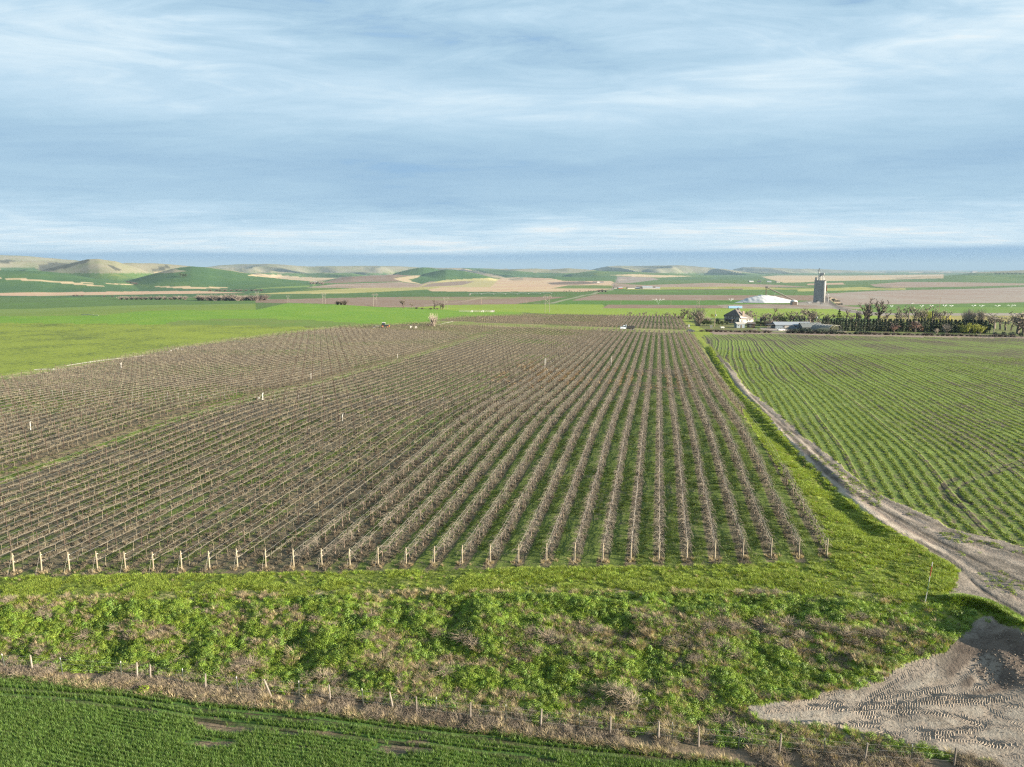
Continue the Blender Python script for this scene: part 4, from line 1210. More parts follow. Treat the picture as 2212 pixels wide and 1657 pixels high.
# trellis wires and the black drip hose of each row
for k in ROWS:
    x = float(row_x(k))
    if LANE_X[0] + .6 < x < LANE_X[1] - .2: continue
    sel = va[va[:, 0] == k]
    sel = sel[sel[:, 3] < 330]
    if len(sel) < 6: continue
    ys = np.arange(max(float(row_end(x)), sel[:, 3].min() - 1.0), sel[:, 3].max() + 1, 5.5)
    zs = H(np.full(len(ys), x), ys)
    r = thing('trellis_wire', f'trellis wires and drip hose strung along the {nth(30 - k)} vineyard row from the track', 'trellis wire', (x, float(ys[0]), float(zs[0])), 0, 'trellis wires of the vineyard rows')
    for zh, rad, mt_w, nm in ((1.0, .010, M_WIRE, 'wire'), (1.52, .007, M_WIRE, 'wire'), (.45, .016, M_HOSE, 'drip_hose')):
        wb = MB()
        wb.tube(np.stack([np.zeros(len(ys)), ys - ys[0], zs - zs[0] + zh], 1), rad, 3, cap=False)
        wb.build(nm, mt_w, r)
# ------------------------------------------------------------------ near vegetation
M_WHEATL = mat('wheat_leaf', (0.122, 0.196, 0.042), 0.55, 0.25, 3.0, color2=(0.078, 0.142, 0.032), rnd=0.22, transl=0.35, spec=0.35)
M_GRASS = mat('verge_grass', (0.232, 0.285, 0.042), 0.6, 0.25, 3.0, color2=(0.155, 0.218, 0.036), rnd=0.25, transl=0.3)
M_ALLEY = mat('alley_grass', (0.108, 0.150, 0.030), 0.6, 0.25, 3.0, color2=(0.075, 0.108, 0.026), rnd=0.28, transl=0.35)
M_WEED = mat('weed_leaf', (0.202, 0.268, 0.036), 0.55, 0.3, 4.0, color2=(0.105, 0.190, 0.028), rnd=0.3, transl=0.2)
M_CROP = mat('crop_leaf', (0.158, 0.212, 0.046), 0.6, 0.3, 3.0, color2=(0.108, 0.150, 0.038), rnd=0.25, transl=0.35)
M_DRY = mat('dry_grass', (0.36, 0.295, 0.185), 0.8, 0.3, 4.0, color2=(0.25, 0.20, 0.135), rnd=0.22, transl=0.25)
M_DRYG = mat('dry_stalks', (0.235, 0.198, 0.155), 0.85, 0.3, 5.0, color2=(0.145, 0.120, 0.095), rnd=0.25, transl=0.1)


def blades(seed, n, h, spread, wd, lean, seg=2, jit=.35):
    """a tuft of bent leaf blades"""
    random.seed(seed)
    v, q, t = [], [], []
    for i in range(n):
        a = random.uniform(0, 2 * math.pi)
        rr = spread * math.sqrt(random.random()) * .6
        x, y = rr * math.cos(a), rr * math.sin(a)
        b = a + random.uniform(-.8, .8)
        hh = h * random.uniform(1 - jit, 1 + jit * .6)
        ln = lean * random.uniform(.3, 1.2)
        dx, dy = math.cos(b), math.sin(b)
        nx, ny = -dy * wd / 2, dx * wd / 2
        o = len(v)
        for s in range(seg):
            f = s / seg
            ox, oy, oz = x + dx * ln * hh * f * f, y + dy * ln * hh * f * f, hh * f * (1 - .25 * f * ln)
            wv = 1 - .35 * f
            v += [(ox - nx * wv, oy - ny * wv, oz), (ox + nx * wv, oy + ny * wv, oz)]
        v.append((x + dx * ln * hh, y + dy * ln * hh, hh * (1 - .25 * ln)))
        for s in range(seg - 1):
            q.append((o + 2 * s, o + 2 * s + 1, o + 2 * s + 3, o + 2 * s + 2))
        t.append((o + 2 * seg - 2, o + 2 * seg - 1, o + 2 * seg))
    return MB().add(v, q, t)


def leafy(seed, n, r, h, leaf):
    """a low mound of broad leaves"""
    random.seed(seed)
    v, q = [], []
    for i in range(n):
        a, e = random.uniform(0, 2 * math.pi), math.asin(random.random())
        k = random.uniform(.72, 1.05)
        c = np.array([r * k * math.cos(a) * math.cos(e), r * k * math.sin(a) * math.cos(e), h * k * math.sin(e)])
        nrm = np.array([math.cos(a) * math.cos(e), math.sin(a) * math.cos(e), math.sin(e) + .4]) + np.array([random.uniform(-.5, .5) for _ in range(3)])
        nrm /= np.linalg.norm(nrm)
        u = np.cross(nrm, [0.3, 0.2, 1]); u /= np.linalg.norm(u)
        w2 = np.cross(nrm, u)
        s = leaf * random.uniform(.6, 1.3)
        o = len(v)
        v += [c - u * s * .5, c - w2 * s * .32 + nrm * s * .08, c + u * s * .6 - nrm * s * .15, c + w2 * s * .32 + nrm * s * .08]
        q.append((o, o + 1, o + 2, o + 3))
    return MB().add(v, q)


def tangle(seed, n, r, h, rad=.008):
    """a ball of dry bent stalks"""
    random.seed(seed)
    mb = MB()
    for i in range(n):
        a = random.uniform(0, 2 * math.pi)
        p = np.array([random.gauss(0, r * .25), random.gauss(0, r * .25), 0.02])
        d = np.array([math.cos(a) * random.uniform(.2, 1), math.sin(a) * random.uniform(.2, 1), random.uniform(.3, 1.3)])
        pts = [p]
        for s in range(3):
            d = d / np.linalg.norm(d)
            pts.append(pts[-1] + d * math.hypot(r, h) / 3 * random.uniform(.7, 1.1))
            d = d + np.array([random.uniform(-.5, .5), random.uniform(-.5, .5), random.uniform(-.7, .1)])
        mb.tube(pts, [rad * 1.2, rad, rad * .8, rad * .5], 3, cap=False)
    return mb


P_WHEAT = [proto('wheat_tuft', blades(200 + i, 16, .30, .11, .018, .55).mesh('wheat_tuft', M_WHEATL)) for i in range(4)]
P_GRASS = [proto('grass_tuft', blades(220 + i, 34, .24, .42, .026, 1.0).mesh('grass_tuft', M_GRASS)) for i in range(4)]
P_ALLEY = [proto('grass_tuft', blades(240 + i, 22, .16, .42, .026, .9).mesh('grass_tuft', M_ALLEY)) for i in range(3)]
P_WEED = [proto('weed_clump', leafy(260 + i, 190, .42, .40, .078).mesh('weed_clump', M_WEED)) for i in range(4)]
M_WEEDY = mat('young_weed_leaf', (0.242, 0.298, 0.048), 0.55, 0.3, 4.0, color2=(0.155, 0.230, 0.036), rnd=0.25, transl=0.2)
M_WEEDD = mat('dark_weed_leaf', (0.130, 0.195, 0.034), 0.5, 0.3, 4.0, color2=(0.075, 0.130, 0.026), rnd=0.25, transl=0.15)
P_WEED += [proto('weed_clump', leafy(265 + i, 120, .50, .24, .085).mesh('weed_clump', M_WEEDY)) for i in range(2)]
P_WEED += [proto('weed_clump', leafy(268 + i, 130, .36, .55, .11).mesh('weed_clump', M_WEEDD)) for i in range(2)]
P_WEED += [proto('weed_clump', blades(274 + i, 70, .34, .55, .030, 1.2, 3).mesh('weed_clump', M_WEEDY if i else M_WEED)) for i in range(2)]
P_TALL = [proto('grass_clump', blades(270 + i, 42, .46, .42, .030, .8, 3).mesh('grass_clump', M_WEED)) for i in range(3)]
P_CROP = [proto('crop_tuft', leafy(280 + i, 26, .26, .18, .13).mesh('crop_tuft', M_CROP)) for i in range(4)]
P_DRYT = [proto('dry_tuft', blades(300 + i, 44, .55, .34, .020, .8, 3).mesh('dry_tuft', M_DRY)) for i in range(4)]
P_TANG = [proto('dry_weed', tangle(320 + i, 46, .42, .45).mesh('dry_weed', M_DRYG)) for i in range(4)]
M_LITTER = mat('vine_litter', (0.120, 0.102, 0.072), 0.9, 0.3, 5.0, color2=(0.068, 0.057, 0.041), rnd=0.3)
P_LITTER = [proto('dry_weed', tangle(340 + i, 16, .22, .14, .012).mesh('dry_weed', M_LITTER)) for i in range(3)]


def sample(poly, n, dens_fn=None, margin=0.0):
    """n random ground points inside an outline given in photo points"""
    p = np.asarray(poly, float)
    p = np.clip(p, [-160, -9999], [2372, 1800])
    X, Y = [], []
    w_ = np.array([flat(a, max(b, 640), -1.3) for a, b in p])
    lo, hi = w_.min(0), w_.max(0)
    got, tries = 0, 0
    while got < n and tries < 60:
        tries += 1
        x = RNG.uniform(lo[0], hi[0], n * 2); y = RNG.uniform(lo[1], hi[1], n * 2)
        z = H(x, y)
        u, v, _ = project(x, y, z)
        ok = in_poly(u, v, poly) & (u > -150) & (u < 2362) & (v < 1760)
        if dens_fn is not None: ok &= RNG.random(len(x)) < dens_fn(x, y, u, v)
        X.append(np.stack([x, y, z], 1)[ok]); got += ok.sum()
    return np.vstack(X)[:n]


def strew(name, pts, protos, smin, smax, label, cat, flat_z=None):
    n = len(pts)
    sc = RNG.uniform(smin, smax, n)
    return scatter(name, pts, RNG.uniform(0, 6.28, n), sc, RNG.integers(0, len(protos), n), protos, label, cat)


# wheat in drilled rows below the fence
_pts = []
yy = np.arange(-26, 60) * 0.32
xs = np.arange(-60, 30, .105)
for j in range(-45, 0):
    x = xs + RNG.uniform(-.05, .05, len(xs))
    y = yfence(x) + j * .32 + RNG.normal(0, .035, len(xs))
    _pts.append(np.stack([x, y], 1))
_pts = np.vstack(_pts)
z = H(_pts[:, 0], _pts[:, 1])
u, v, _ = project(_pts[:, 0], _pts[:, 1], z)
ok = in_poly(u, v, WHEAT) & (u > -220) & (u < 2440) & (v < 1900)
bare = np.zeros(len(z))
for (bx, by), su, sv in bare_px:
    bare = np.maximum(bare, np.exp(-0.5 * (((u - bx) / su) ** 2 + ((v - by) / sv) ** 2)))
thin = fbm(_pts[:, 0] / 1.3, _pts[:, 1] / .8, 91, 3)
ok &= ~((bare > .18) & (thin < .30 + bare * .50))
for line, hw, c in [t for t in TR if t[1] in (0.24, 0.20)]:
    dm = line_dist(_pts[:, 0], _pts[:, 1], [at(*p)[:2] for p in line])
    ok &= (dm > .20)
w3 = np.concatenate([_pts, z[:, None]], 1)[ok]
hgt_ = .72 + .55 * fbm(w3[:, 0] / 1.6, w3[:, 1] / 1.1, 92, 3)
scatter('wheat', w3, RNG.uniform(0, 6.28, len(w3)), hgt_ * RNG.uniform(.85, 1.15, len(w3)), RNG.integers(0, 4, len(w3)), P_WHEAT,
        'dark green young wheat in drilled rows below the fence', 'wheat')

# grass of the verge round the vineyard
VERGE_PX = [(-200, 1255), (38, 1247), (600, 1239), (1000, 1231), (1421, 1225), (1797, 1213), (1732, 1090), (1661, 980), (1600, 882), (1560, 815), (1530, 760), (1505, 725), (1535, 745), (1550, 772), (1580, 822), (1600, 848), (1660, 902), (1703, 955), (1784, 1036), (1841, 1086), (1907, 1133), (1975, 1172), (2022, 1203), (2070, 1232),
            (2065, 1258), (2046, 1282), (2040, 1300), (1960, 1300), (1800, 1290), (1500, 1285), (1100, 1287), (700, 1291), (350, 1297), (0, 1304), (-200, 1310)]
vg = sample(VERGE_PX, 22000, lambda x, y, u, v: np.clip(110 / np.maximum(y, 1), 0, 1))
pn = fbm(vg[:, 0] / 2.2, vg[:, 1] / 1.6, 141, 3) + RNG.normal(0, .05, len(vg))
scatter('grass', vg, RNG.uniform(0, 6.28, len(vg)), (.55 + 1.1 * np.clip(pn - .3, 0, .5)) * RNG.uniform(.8, 1.3, len(vg)), np.where(pn > .46, RNG.integers(0, 4, len(vg)), 4 + RNG.integers(0, 3, len(vg))), P_GRASS + P_ALLEY, 'yellow green tussocky grass of the verge around the vineyard', 'grass')
strew('grass', sample(VERGE_PX, 900, lambda x, y, u, v: np.clip(90 / np.maximum(y, 1), 0, 1)), P_TALL, .3, .62, 'taller green tussocks standing in the verge', 'grass')
strew('dry_weeds', sample(VERGE_PX, 420, lambda x, y, u, v: np.clip(90 / np.maximum(y, 1), 0, 1)), P_DRYT, .2, .45, 'wisps of pale dead grass in the verge', 'dead grass')
ef = np.concatenate([np.stack([RNG.normal(row_x(k), .35, 9), RNG.normal(row_end(float(row_x(k))) - .1, .25, 9)], 1) for k in range(30)])
strew('dry_weeds', np.column_stack([ef, H(ef[:, 0], ef[:, 1])]), P_DRYT, .3, .62, 'pale dead grass left standing round the feet of the end posts', 'dead grass')
# grass between the near vine rows
ap = sample(VINE, 26000, lambda x, y, u, v: ((y < 150) & (fbm(x / 6, y / 6, 93, 3) > .42 + .10 * (x < -25)) & (np.abs(((np.interp(x, _kx, np.arange(-80, 41)) + .5) % 1) - .5) > .19)) * np.clip(90 / np.maximum(y, 1), 0, 1))
strew('grass', ap, P_ALLEY, .6, 1.2, 'short green grass in the alleys between the vine rows', 'grass')
# dead litter under the vines
lp_ = sample(VINE, 24000, lambda x, y, u, v: ((y < 230) & (np.abs(((np.interp(x, _kx, np.arange(-80, 41)) + .5) % 1) - .5) < .17 + .18 * (x < -22))) * np.clip(80 / np.maximum(y, 1), 0, 1))
strew('dry_weeds', lp_, P_LITTER, .7, 1.6, 'brown prunings and dead weeds under the vine rows', 'dead weeds')

# rust coloured dead grass under the rows where the slope begins to fall
M_RUSTG = mat('rusty_dead_grass', (0.285, 0.205, 0.125), 0.85, 0.3, 4.0, color2=(0.20, 0.145, 0.092), rnd=0.25, transl=0.2)
P_RUSTG = [proto('dry_tuft', blades(350 + i, 30, .6, .45, .035, .7, 2).mesh('dry_tuft', M_RUSTG)) for i in range(2)]
rg = np.concatenate([np.stack([RNG.normal(float(row_x(k)), .35, 75), RNG.normal(RNG.uniform(182, 200), 12, 75)], 1) for k in range(6, 27)])
rg = rg[fbm(rg[:, 0] / 6, rg[:, 1] / 9, 161, 2) > .42]
strew('dry_weeds', np.column_stack([rg, H(rg[:, 0], rg[:, 1])]), P_RUSTG, .6, 1.3, 'rust coloured dead grass under the vine rows halfway down the vineyard', 'dead grass')
# weeds on the bank
def bank_s(x, y):
    yt, yf = ytop(x), yfence(x)
    return np.clip((yt - y) / np.maximum(yt - yf, 1.5), -1, 2)
BANK_PX = [(-200, 1312), (0, 1304), (350, 1297), (700, 1291), (1100, 1287), (1500, 1285), (1800, 1292), (1960, 1302), (2040, 1302), (2056, 1296), (2090, 1320), (2110, 1330), (2080, 1368), (2052, 1396), (2038, 1409), (2003, 1417), (1962, 1428), (1934, 1440), (1912, 1467),
           (1848, 1486), (1779, 1494), (1754, 1511), (1659, 1516), (1612, 1528), (1640, 1558), (1700, 1566), (1800, 1572), (1880, 1590), (1953, 1604), (2032, 1625), (2060, 1640), (1684, 1622), (1509, 1606), (1318, 1582), (1168, 1566), (1016, 1550), (850, 1528), (714, 1508), (586, 1498), (444, 1482), (325, 1462), (197, 1454), (71, 1446), (-200, 1430)]
dryband = lambda x, y: fbm(x / 3.2, y / 1.5, 95, 3)
gp = sample(BANK_PX, 9500, lambda x, y, u, v: np.clip(1.25 - 1.6 * np.clip(dryband(x, y) - .42, 0, 1) * 4, .12, 1))
strew('weeds', gp, P_WEED, .28, .95, 'leafy bright green weeds covering the bank below the vineyard', 'weeds')
strew('grass', sample(BANK_PX, 4200), P_TALL, .35, .9, 'long green grass growing among the weeds of the bank', 'grass')
strew('dry_weeds', sample(BANK_PX, 4200, lambda x, y, u, v: np.clip((dryband(x, y) - .465) * 9, .02, 1) * sstep(bank_s(x, y), .05, .3)), P_DRYT + P_TANG[:2], .3, .85, 'tan dead grass tufts scattered between the green weeds of the bank', 'dead grass')
ed = RNG.uniform(-56, 22, 900)
ey = ytop(ed) + RNG.normal(-.2, .35, 900)
keep = fbm(ed / 2.5, ed * 0, 131, 2) > .42
strew('dry_weeds', np.stack([ed, ey, H(ed, ey)], 1)[keep], P_DRYT + P_GRASS[:1], .35, .8, 'pale dry grass fringe along the top edge of the bank', 'dead grass')
# single dead clumps that stand out on the bank (photo points)
CLUMPS = [(188, 1376, 1.7), (250, 1358, 1.2), (92, 1330, 1.0), (330, 1400, 1.2), (360, 1372, 1.1), (500, 1352, 1.5), (400, 1425, 1.1), (540, 1440, 2.0), (515, 1445, 1.4), (640, 1418, 1.9), (628, 1433, 1.4), (690, 1366, 1.5), (700, 1465, 1.6), (665, 1468, 1.3),
          (790, 1380, 1.4), (830, 1378, 1.3), (860, 1372, 1.5), (935, 1362, 1.5), (948, 1372, 1.3), (1000, 1382, 1.9), (1022, 1392, 1.7), (1035, 1404, 1.4), (1060, 1362, 1.5), (1085, 1372, 1.5), (1150, 1368, 1.6), (1180, 1378, 1.9), (1200, 1388, 1.5), (830, 1432, 1.6), (860, 1448, 1.4),
          (905, 1450, 1.5), (960, 1455, 1.5), (1290, 1365, 1.3), (1275, 1345, 1.2), (1330, 1390, 1.4), (1380, 1400, 1.5), (1400, 1372, 1.3), (1430, 1350, 1.4), (1450, 1395, 1.4), (1475, 1382, 1.3), (1500, 1430, 1.3), (1340, 1425, 1.2), (1300, 1460, 1.4), (1330, 1500, 1.8), (1360, 1520, 1.9), (1345, 1540, 1.3),
          (1270, 1480, 1.3), (1530, 1360, 1.5), (1560, 1350, 1.6), (1590, 1362, 1.6), (1560, 1400, 1.6), (1590, 1420, 1.5), (1640, 1352, 1.7), (1670, 1368, 1.6), (1700, 1350, 1.6), (1730, 1378, 1.5), (1760, 1348, 1.6), (1790, 1362, 1.5), (1830, 1372, 1.5), (1880, 1372, 1.5), (1905, 1374, 1.3), (1855, 1334, 1.2),
          (1850, 1392, 1.2), (1756, 1304, 1.0), (1925, 1440, 1.3), (1470, 1525, 1.3), (1520, 1510, 1.2), (1240, 1445, 1.2), (1160, 1410, 1.2), (1690, 1395, 1.3), (1330, 1560, 1.6), (1240, 1560, 1.5), (1450, 1580, 1.6), (1560, 1570, 1.9), (1600, 1590, 1.6), (20, 1300, 1.2), (35, 1308, 1.1), (1640, 1282, 1.2), (1600, 1284, 1.0), (1680, 1284, 1.0)]
M_CLUMP = mat('bleached_weed', (0.30, 0.255, 0.195), 0.85, 0.3, 4.0, color2=(0.19, 0.157, 0.120), rnd=0.15, transl=0.15)
DRY_LABELS = {}
CL_ME = [tangle(400 + i, 170, .55, .55, .0065).mesh('dry_weed', M_CLUMP) for i in range(3)] + [blades(420 + i, 170, .55, .62, .014, .8, 3).mesh('dry_grass_clump', M_DRY) for i in range(3)]
for i, (a, b, s) in enumerate(CLUMPS):
    x, y, z = at(a, b)
    tan = (i * 7) % 6 if a < 1500 or a > 1920 else (i % 3)
    o = link('dry_weed_clump', CL_ME[tan], None, (x, y, z))
    o.scale = (s * .84, s * .80, s * .62)
    o.rotation_euler = (0, 0, RNG.uniform(0, 6.28))
    tier = 'upper' if bank_s(x, y) < .38 else 'middle' if bank_s(x, y) < .68 else 'lower'
    kk = int(np.argmin(np.abs(np.array(POST_X) - a)))
    where = f'below the {nth(30 - kk)} end post from the track' if a < 1815 else 'right of the last end post'
    lab = ('tangled grey brown dead weed clump' if tan < 3 else 'feathery tan dead grass clump') + f', {tier} bank, {where}'
    DRY_LABELS.setdefault(lab, []).append((a, o))
    tag(o, lab, 'dry weed', 'tangled dead weeds on the bank' if tan < 3 else 'dead grass clumps on the bank')
for lab, members in DRY_LABELS.items():
    if len(members) > 1:
        for i, (a, o) in enumerate(sorted(members, key=lambda m: m[0])):
            what = 'dead weed tangle' if 'tangled' in lab else 'tan dead grass clump'
            o['label'] = f"{nth(i + 1)} leftmost {what}," + lab.split(',', 1)[1]
# dead weeds packed along the fence
fx = RNG.uniform(-56, 24, 3000)
fy = yfence(fx) + RNG.normal(-.15, .75, 3000)
fz = H(fx, fy)
fu_, fv_, _ = project(fx, fy, fz)
ok = ~in_poly(fu_, fv_, PAD) & ~in_poly(fu_, fv_, WHEAT) & (fbm(fx / 4, fy * 0, 97, 2) > .30)
F3 = np.stack([fx, fy, fz], 1)[ok]
n = len(F3)
scatter('dry_weeds', F3, RNG.uniform(0, 6.28, n), RNG.uniform(.45, 1.0, n), RNG.choice([0, 1, 2, 3, 4, 5], n, p=[.24, .23, .23, .14, .08, .08]), P_TANG + P_DRYT[:2], 'grey and tan dead weeds packed along the wire fence', 'dead weeds')
sp = sample([(0, 1460), (325, 1480), (600, 1512), (900, 1545), (1300, 1592), (1600, 1622), (2060, 1662), (2000, 1690), (1500, 1645), (1106, 1592), (740, 1552), (350, 1510), (0, 1470)], 1500)
strew('dry_weeds', sp, P_LITTER + P_DRYT[:1], .5, 1.0, 'dead stubble and litter between the fence and the wheat', 'dead weeds')
strew('weeds', sp[::4] + np.array([.2, .1, 0]), P_WEED, .25, .6, 'small yellow green weeds at the foot of the fence', 'weeds')
# bright mustard weed by the fence
x, y, z = at(310, 1497)
o = link('mustard_plant', leafy(500, 120, .5, .55, .16).mesh('mustard_plant', mat('mustard_leaf', (0.22, 0.30, 0.03), .6, .3, 4, transl=.35)), None, (x, y, z))
tag(o, 'bright yellow green bushy weed at the edge of the wheat', 'weed')
# berm and verge beyond the yard
bp = []
for (ax, ay), (bx, by) in zip(BERM[:-1], BERM[1:]):
    t = RNG.random(240)
    bp.append(np.stack([ax + (bx - ax) * t + RNG.normal(0, .42, 240), ay + (by - ay) * t + RNG.normal(0, .42, 240)], 1))
bp = np.vstack(bp)
bz = H(bp[:, 0], bp[:, 1])
strew('grass', np.concatenate([bp, bz[:, None]], 1), P_TALL, .3, .75, 'long green grass on the small berm between track and dirt yard', 'grass')

# drilled green crop on the right
cp_ = []
CA_, SA_ = math.cos(FA), math.sin(FA)
gx_ = RNG.uniform(18, 150, 640000); gy_ = RNG.uniform(55, 290, 640000)
keep = RNG.random(len(gx_)) < np.clip((85 / np.hypot(gx_, gy_)) ** 1.6, 0, 1)
gx_, gy_ = gx_[keep], gy_[keep]
u0 = gx_ * CA_ - gy_ * SA_
w0 = gx_ * SA_ + gy_ * CA_
wob = (fbm(gx_ / 110, gy_ / 110, 72, 2) - 0.5) * 9.0 + (fbm(gx_ / 40, gy_ / 40, 71, 2) - 0.5) * 2.0 + 0.00035 * np.maximum(w0 - 90, 0) ** 2 * 0.12
ph = (u0 + wob) / 1.45
off = (np.round(ph) - ph) * 1.45 * .60             # pull the plants towards the middle of their drill row
gx_, gy_ = gx_ + off * CA_, gy_ - off * SA_
gz_ = H(gx_, gy_)
uu, vv, _ = project(gx_, gy_, gz_)
tr7 = np.abs(((ph / 7.0) % 1) - .5)
ok = (_hash(np.floor(ph), np.floor(ph) * 0, 5) * .6 + .4 > RNG.random(len(ph))) & in_poly(uu, vv, RFIELD) & (uu < 2600) & (tr7 < .465) & (fbm(gx_ / 5, gy_ / 5, 98, 3) > .36 * RNG.random(len(gx_)) ** .5)
for line, hw, c in [t for t in TR if t[1] in (0.22, 0.18)]:
    ok &= line_dist(gx_, gy_, [at(*p)[:2] for p in line]) > .28
c3 = np.stack([gx_, gy_, gz_ - .02], 1)[ok]
strew('crop_plants', c3, P_CROP, .5, .95, 'young green crop in curving drill rows right of the dirt track', 'crop')
# weeds dotted over the track edges
tw = sample([(1610, 860), (1700, 940), (1850, 1075), (2000, 1180), (2060, 1240), (2050, 1290), (2120, 1300), (2212, 1330), (2212, 1190), (2050, 1145), (1880, 1060), (1720, 940)], 420, lambda x, y, u, v: (fbm(x / 3, y / 3, 99, 3) > .56) * 1.0)
strew('weeds', tw, P_CROP + P_ALLEY, .4, 1.0, 'sparse green weeds on the sandy dirt track', 'weeds')

# ------------------------------------------------------------------ wire fence below the bank
M_OLDWOOD = mat('weathered_wood', (0.20, 0.178, 0.155), 0.9, 0.35, 7.0, color2=(0.12, 0.105, 0.092), rnd=0.2)
M_TPOST = mat('green_steel_post', (0.060, 0.070, 0.060), 0.7, 0.3, 9.0)
M_RED = mat('red_paint', (0.30, 0.05, 0.04), 0.5, 0.2, 5.0)
z1 = lambda x: x / 3.1664
WOOD = [(71, -.02), (297, .0), (325, .10), (444, .10), (586, -.36), (714, -.03), (850, -.20), (900, .02), (1016, .02), (1168, .03), (1318, .0), (1422, .0), (1509, -.03), (1684, .02), (1867, .05), (2060, .0)]
STEEL = [12, 135, 262, 396, 514, 646, 785, 941, 1093, 1252, 1453, 1595, 1779, 1968]
def on_fence(px):
    py = np.interp(px, [p[0] for p in FENCE_PX], [p[1] for p in FENCE_PX])
    x, y = flat(px, py, ZLOW)
    return float(x), float(y), h1(x, y)
wp = MB(); wp.cyl((0, 0, -.1), .065, 1.45, 7, .055)
wp_me = wp.mesh('fence_post', M_OLDWOOD)
tp = MB(); tp.box((0, 0, .62), (.035, .045, 1.26)); tp.box((0, .02, .55), (.05, .012, 1.1))
tp_me = tp.mesh('stake', M_TPOST)
tc_ = MB(); tc_.box((0, 0, 1.30), (.04, .045, .13))
tc_me = tc_.mesh('white_cap', M_WHITE)
LEANW = lambda t: 'leaning strongly' if abs(t) > .3 else 'leaning' if abs(t) >= .1 else 'upright'
order = sorted([(p, 'w', t) for p, t in WOOD] + [(p, 's', 0) for p in STEEL])
fpts = []
nw = ns = 0
for p, kind, t in order:
    x, y, z = on_fence(p)
    fpts.append((x, y, z))
    if kind == 'w':
        nw += 1
        o = link('fence_post', wp_me, None, (x, y, z))
        o.rotation_euler = (RNG.normal(0, .03), t, RNG.uniform(0, 3))
        o.rotation_euler = (RNG.normal(0, .03), t, 0)
        tag(o, f'weathered {LEANW(t)} wooden fence post in the dead weeds, {nth(nw)} wooden one from the left', 'fence post', 'posts of the wire fence')
    else:
        ns += 1
        r = thing('steel_fence_stake', f'thin steel fence stake with white cap, {nth(ns)} stake from the left', 'fence stake', (x, y, z), 0, 'steel stakes of the wire fence')
        link('stake', tp_me, r); link('white_cap', tc_me, r)
        r.rotation_euler = (RNG.normal(0, .03), RNG.normal(0, .03), 0)
r = thing('fence_wire', 'thin wires strung between the posts of the old fence', 'fence wire', fpts[0])
f0 = np.array(fpts[0])
for zh in (.45, .85, 1.2):
    wb = MB(); wb.tube(np.array(fpts) - f0 + np.array([0, 0, zh]), .0035, 3, cap=False)
    wb.build('wire', M_WIRE, r)

# tall red and white marker stake at the corner of the verge
x, y, z = at(1998, 1304)
r = thing('marker_stake', 'tall thin red and white marker stake standing in the grass by the track', 'marker stake', (x, y, z))
mb = MB(); mb.cyl((0, 0, -.1), .030, 2.45, 6); mb.build('pole', M_WHITE, r)
mb = MB(); mb.cyl((0, 0, 2.35), .036, .85, 6); mb.build('red_band', M_RED, r)
mb = MB(); mb.cyl((0, 0, 3.2), .034, .35, 6); mb.build('white_tip', M_WHITE, r)
mb = MB(); mb.cyl((0, 0, 1.0), .032, .9, 6); mb.build('green_sleeve', mat('green_paint', (.10, .17, .09), .6, .2, 4), r)
r.rotation_euler = (0, .07, 0)

# ------------------------------------------------------------------ tyre marks pressed into the yard: ribs with real depth
M_TREAD = mat('pressed_dirt', (0.235, 0.203, 0.168), 0.95, 0.3, 1.5, color2=(0.16, 0.135, 0.112), coord='Object')
def tyre(line_px, wd=.55, pitch=.19, hgt=.013):
    pts = np.array([at(*p)[:2] for p in line_px])
    d = np.concatenate([[0], np.cumsum(np.hypot(*np.diff(pts, axis=0).T))])
    s = np.arange(0, d[-1], pitch)
    px_, py_ = np.interp(s, d, pts[:, 0]), np.interp(s, d, pts[:, 1])
    tx, ty = np.gradient(px_), np.gradient(py_)
    ln = np.hypot(tx, ty) + 1e-9
    tx, ty = tx / ln, ty / ln
    mb = MB()
    for side in (-1, 1):
        for i in range(len(s)):
            if random.random() < .25: continue
            o = pitch * .5 if side > 0 else 0
            x0, y0 = px_[i] + tx[i] * o, py_[i] + ty[i] * o
            nx, ny = -ty[i], tx[i]
            x1, y1 = x0 + nx * side * wd / 2 - tx[i] * wd * .32, y0 + ny * side * wd / 2 - ty[i] * wd * .32
            x0, y0 = x0 + nx * side * .03, y0 + ny * side * .03
            hx, hy = tx[i] * pitch * .28, ty[i] * pitch * .28
            q = np.array([(x0 - hx, y0 - hy), (x0 + hx, y0 + hy), (x1 + hx, y1 + hy), (x1 - hx, y1 - hy), (x0, y0), (x1, y1)])
            zz_ = H(q[:, 0], q[:, 1]) + np.array([-.05, -.05, -.05, -.05, hgt * random.uniform(.6, 1.1) - .02, hgt * random.uniform(.6, 1.1) - .02])
            mb.add(np.column_stack([q, zz_]), [(0, 4, 5, 3), (4, 1, 2, 5)], [(0, 1, 4), (2, 3, 5)])
    return mb
random.seed(5)
tm_ = MB()
for ln in TYRES:
    t_ = tyre(ln)
    for vv_, qq_, ttt_ in zip(t_.v, t_.q, t_.t):
        pass
    tm_.v += t_.v
    tm_.q += [q + tm_.n for q in t_.q]; tm_.t += [q + tm_.n for q in t_.t]; tm_.n += t_.n
tag(tm_.build('tyre_tracks', M_TREAD), 'ribbed tractor tyre tracks pressed into the bare dirt yard', 'tyre tracks', None, 'stuff')

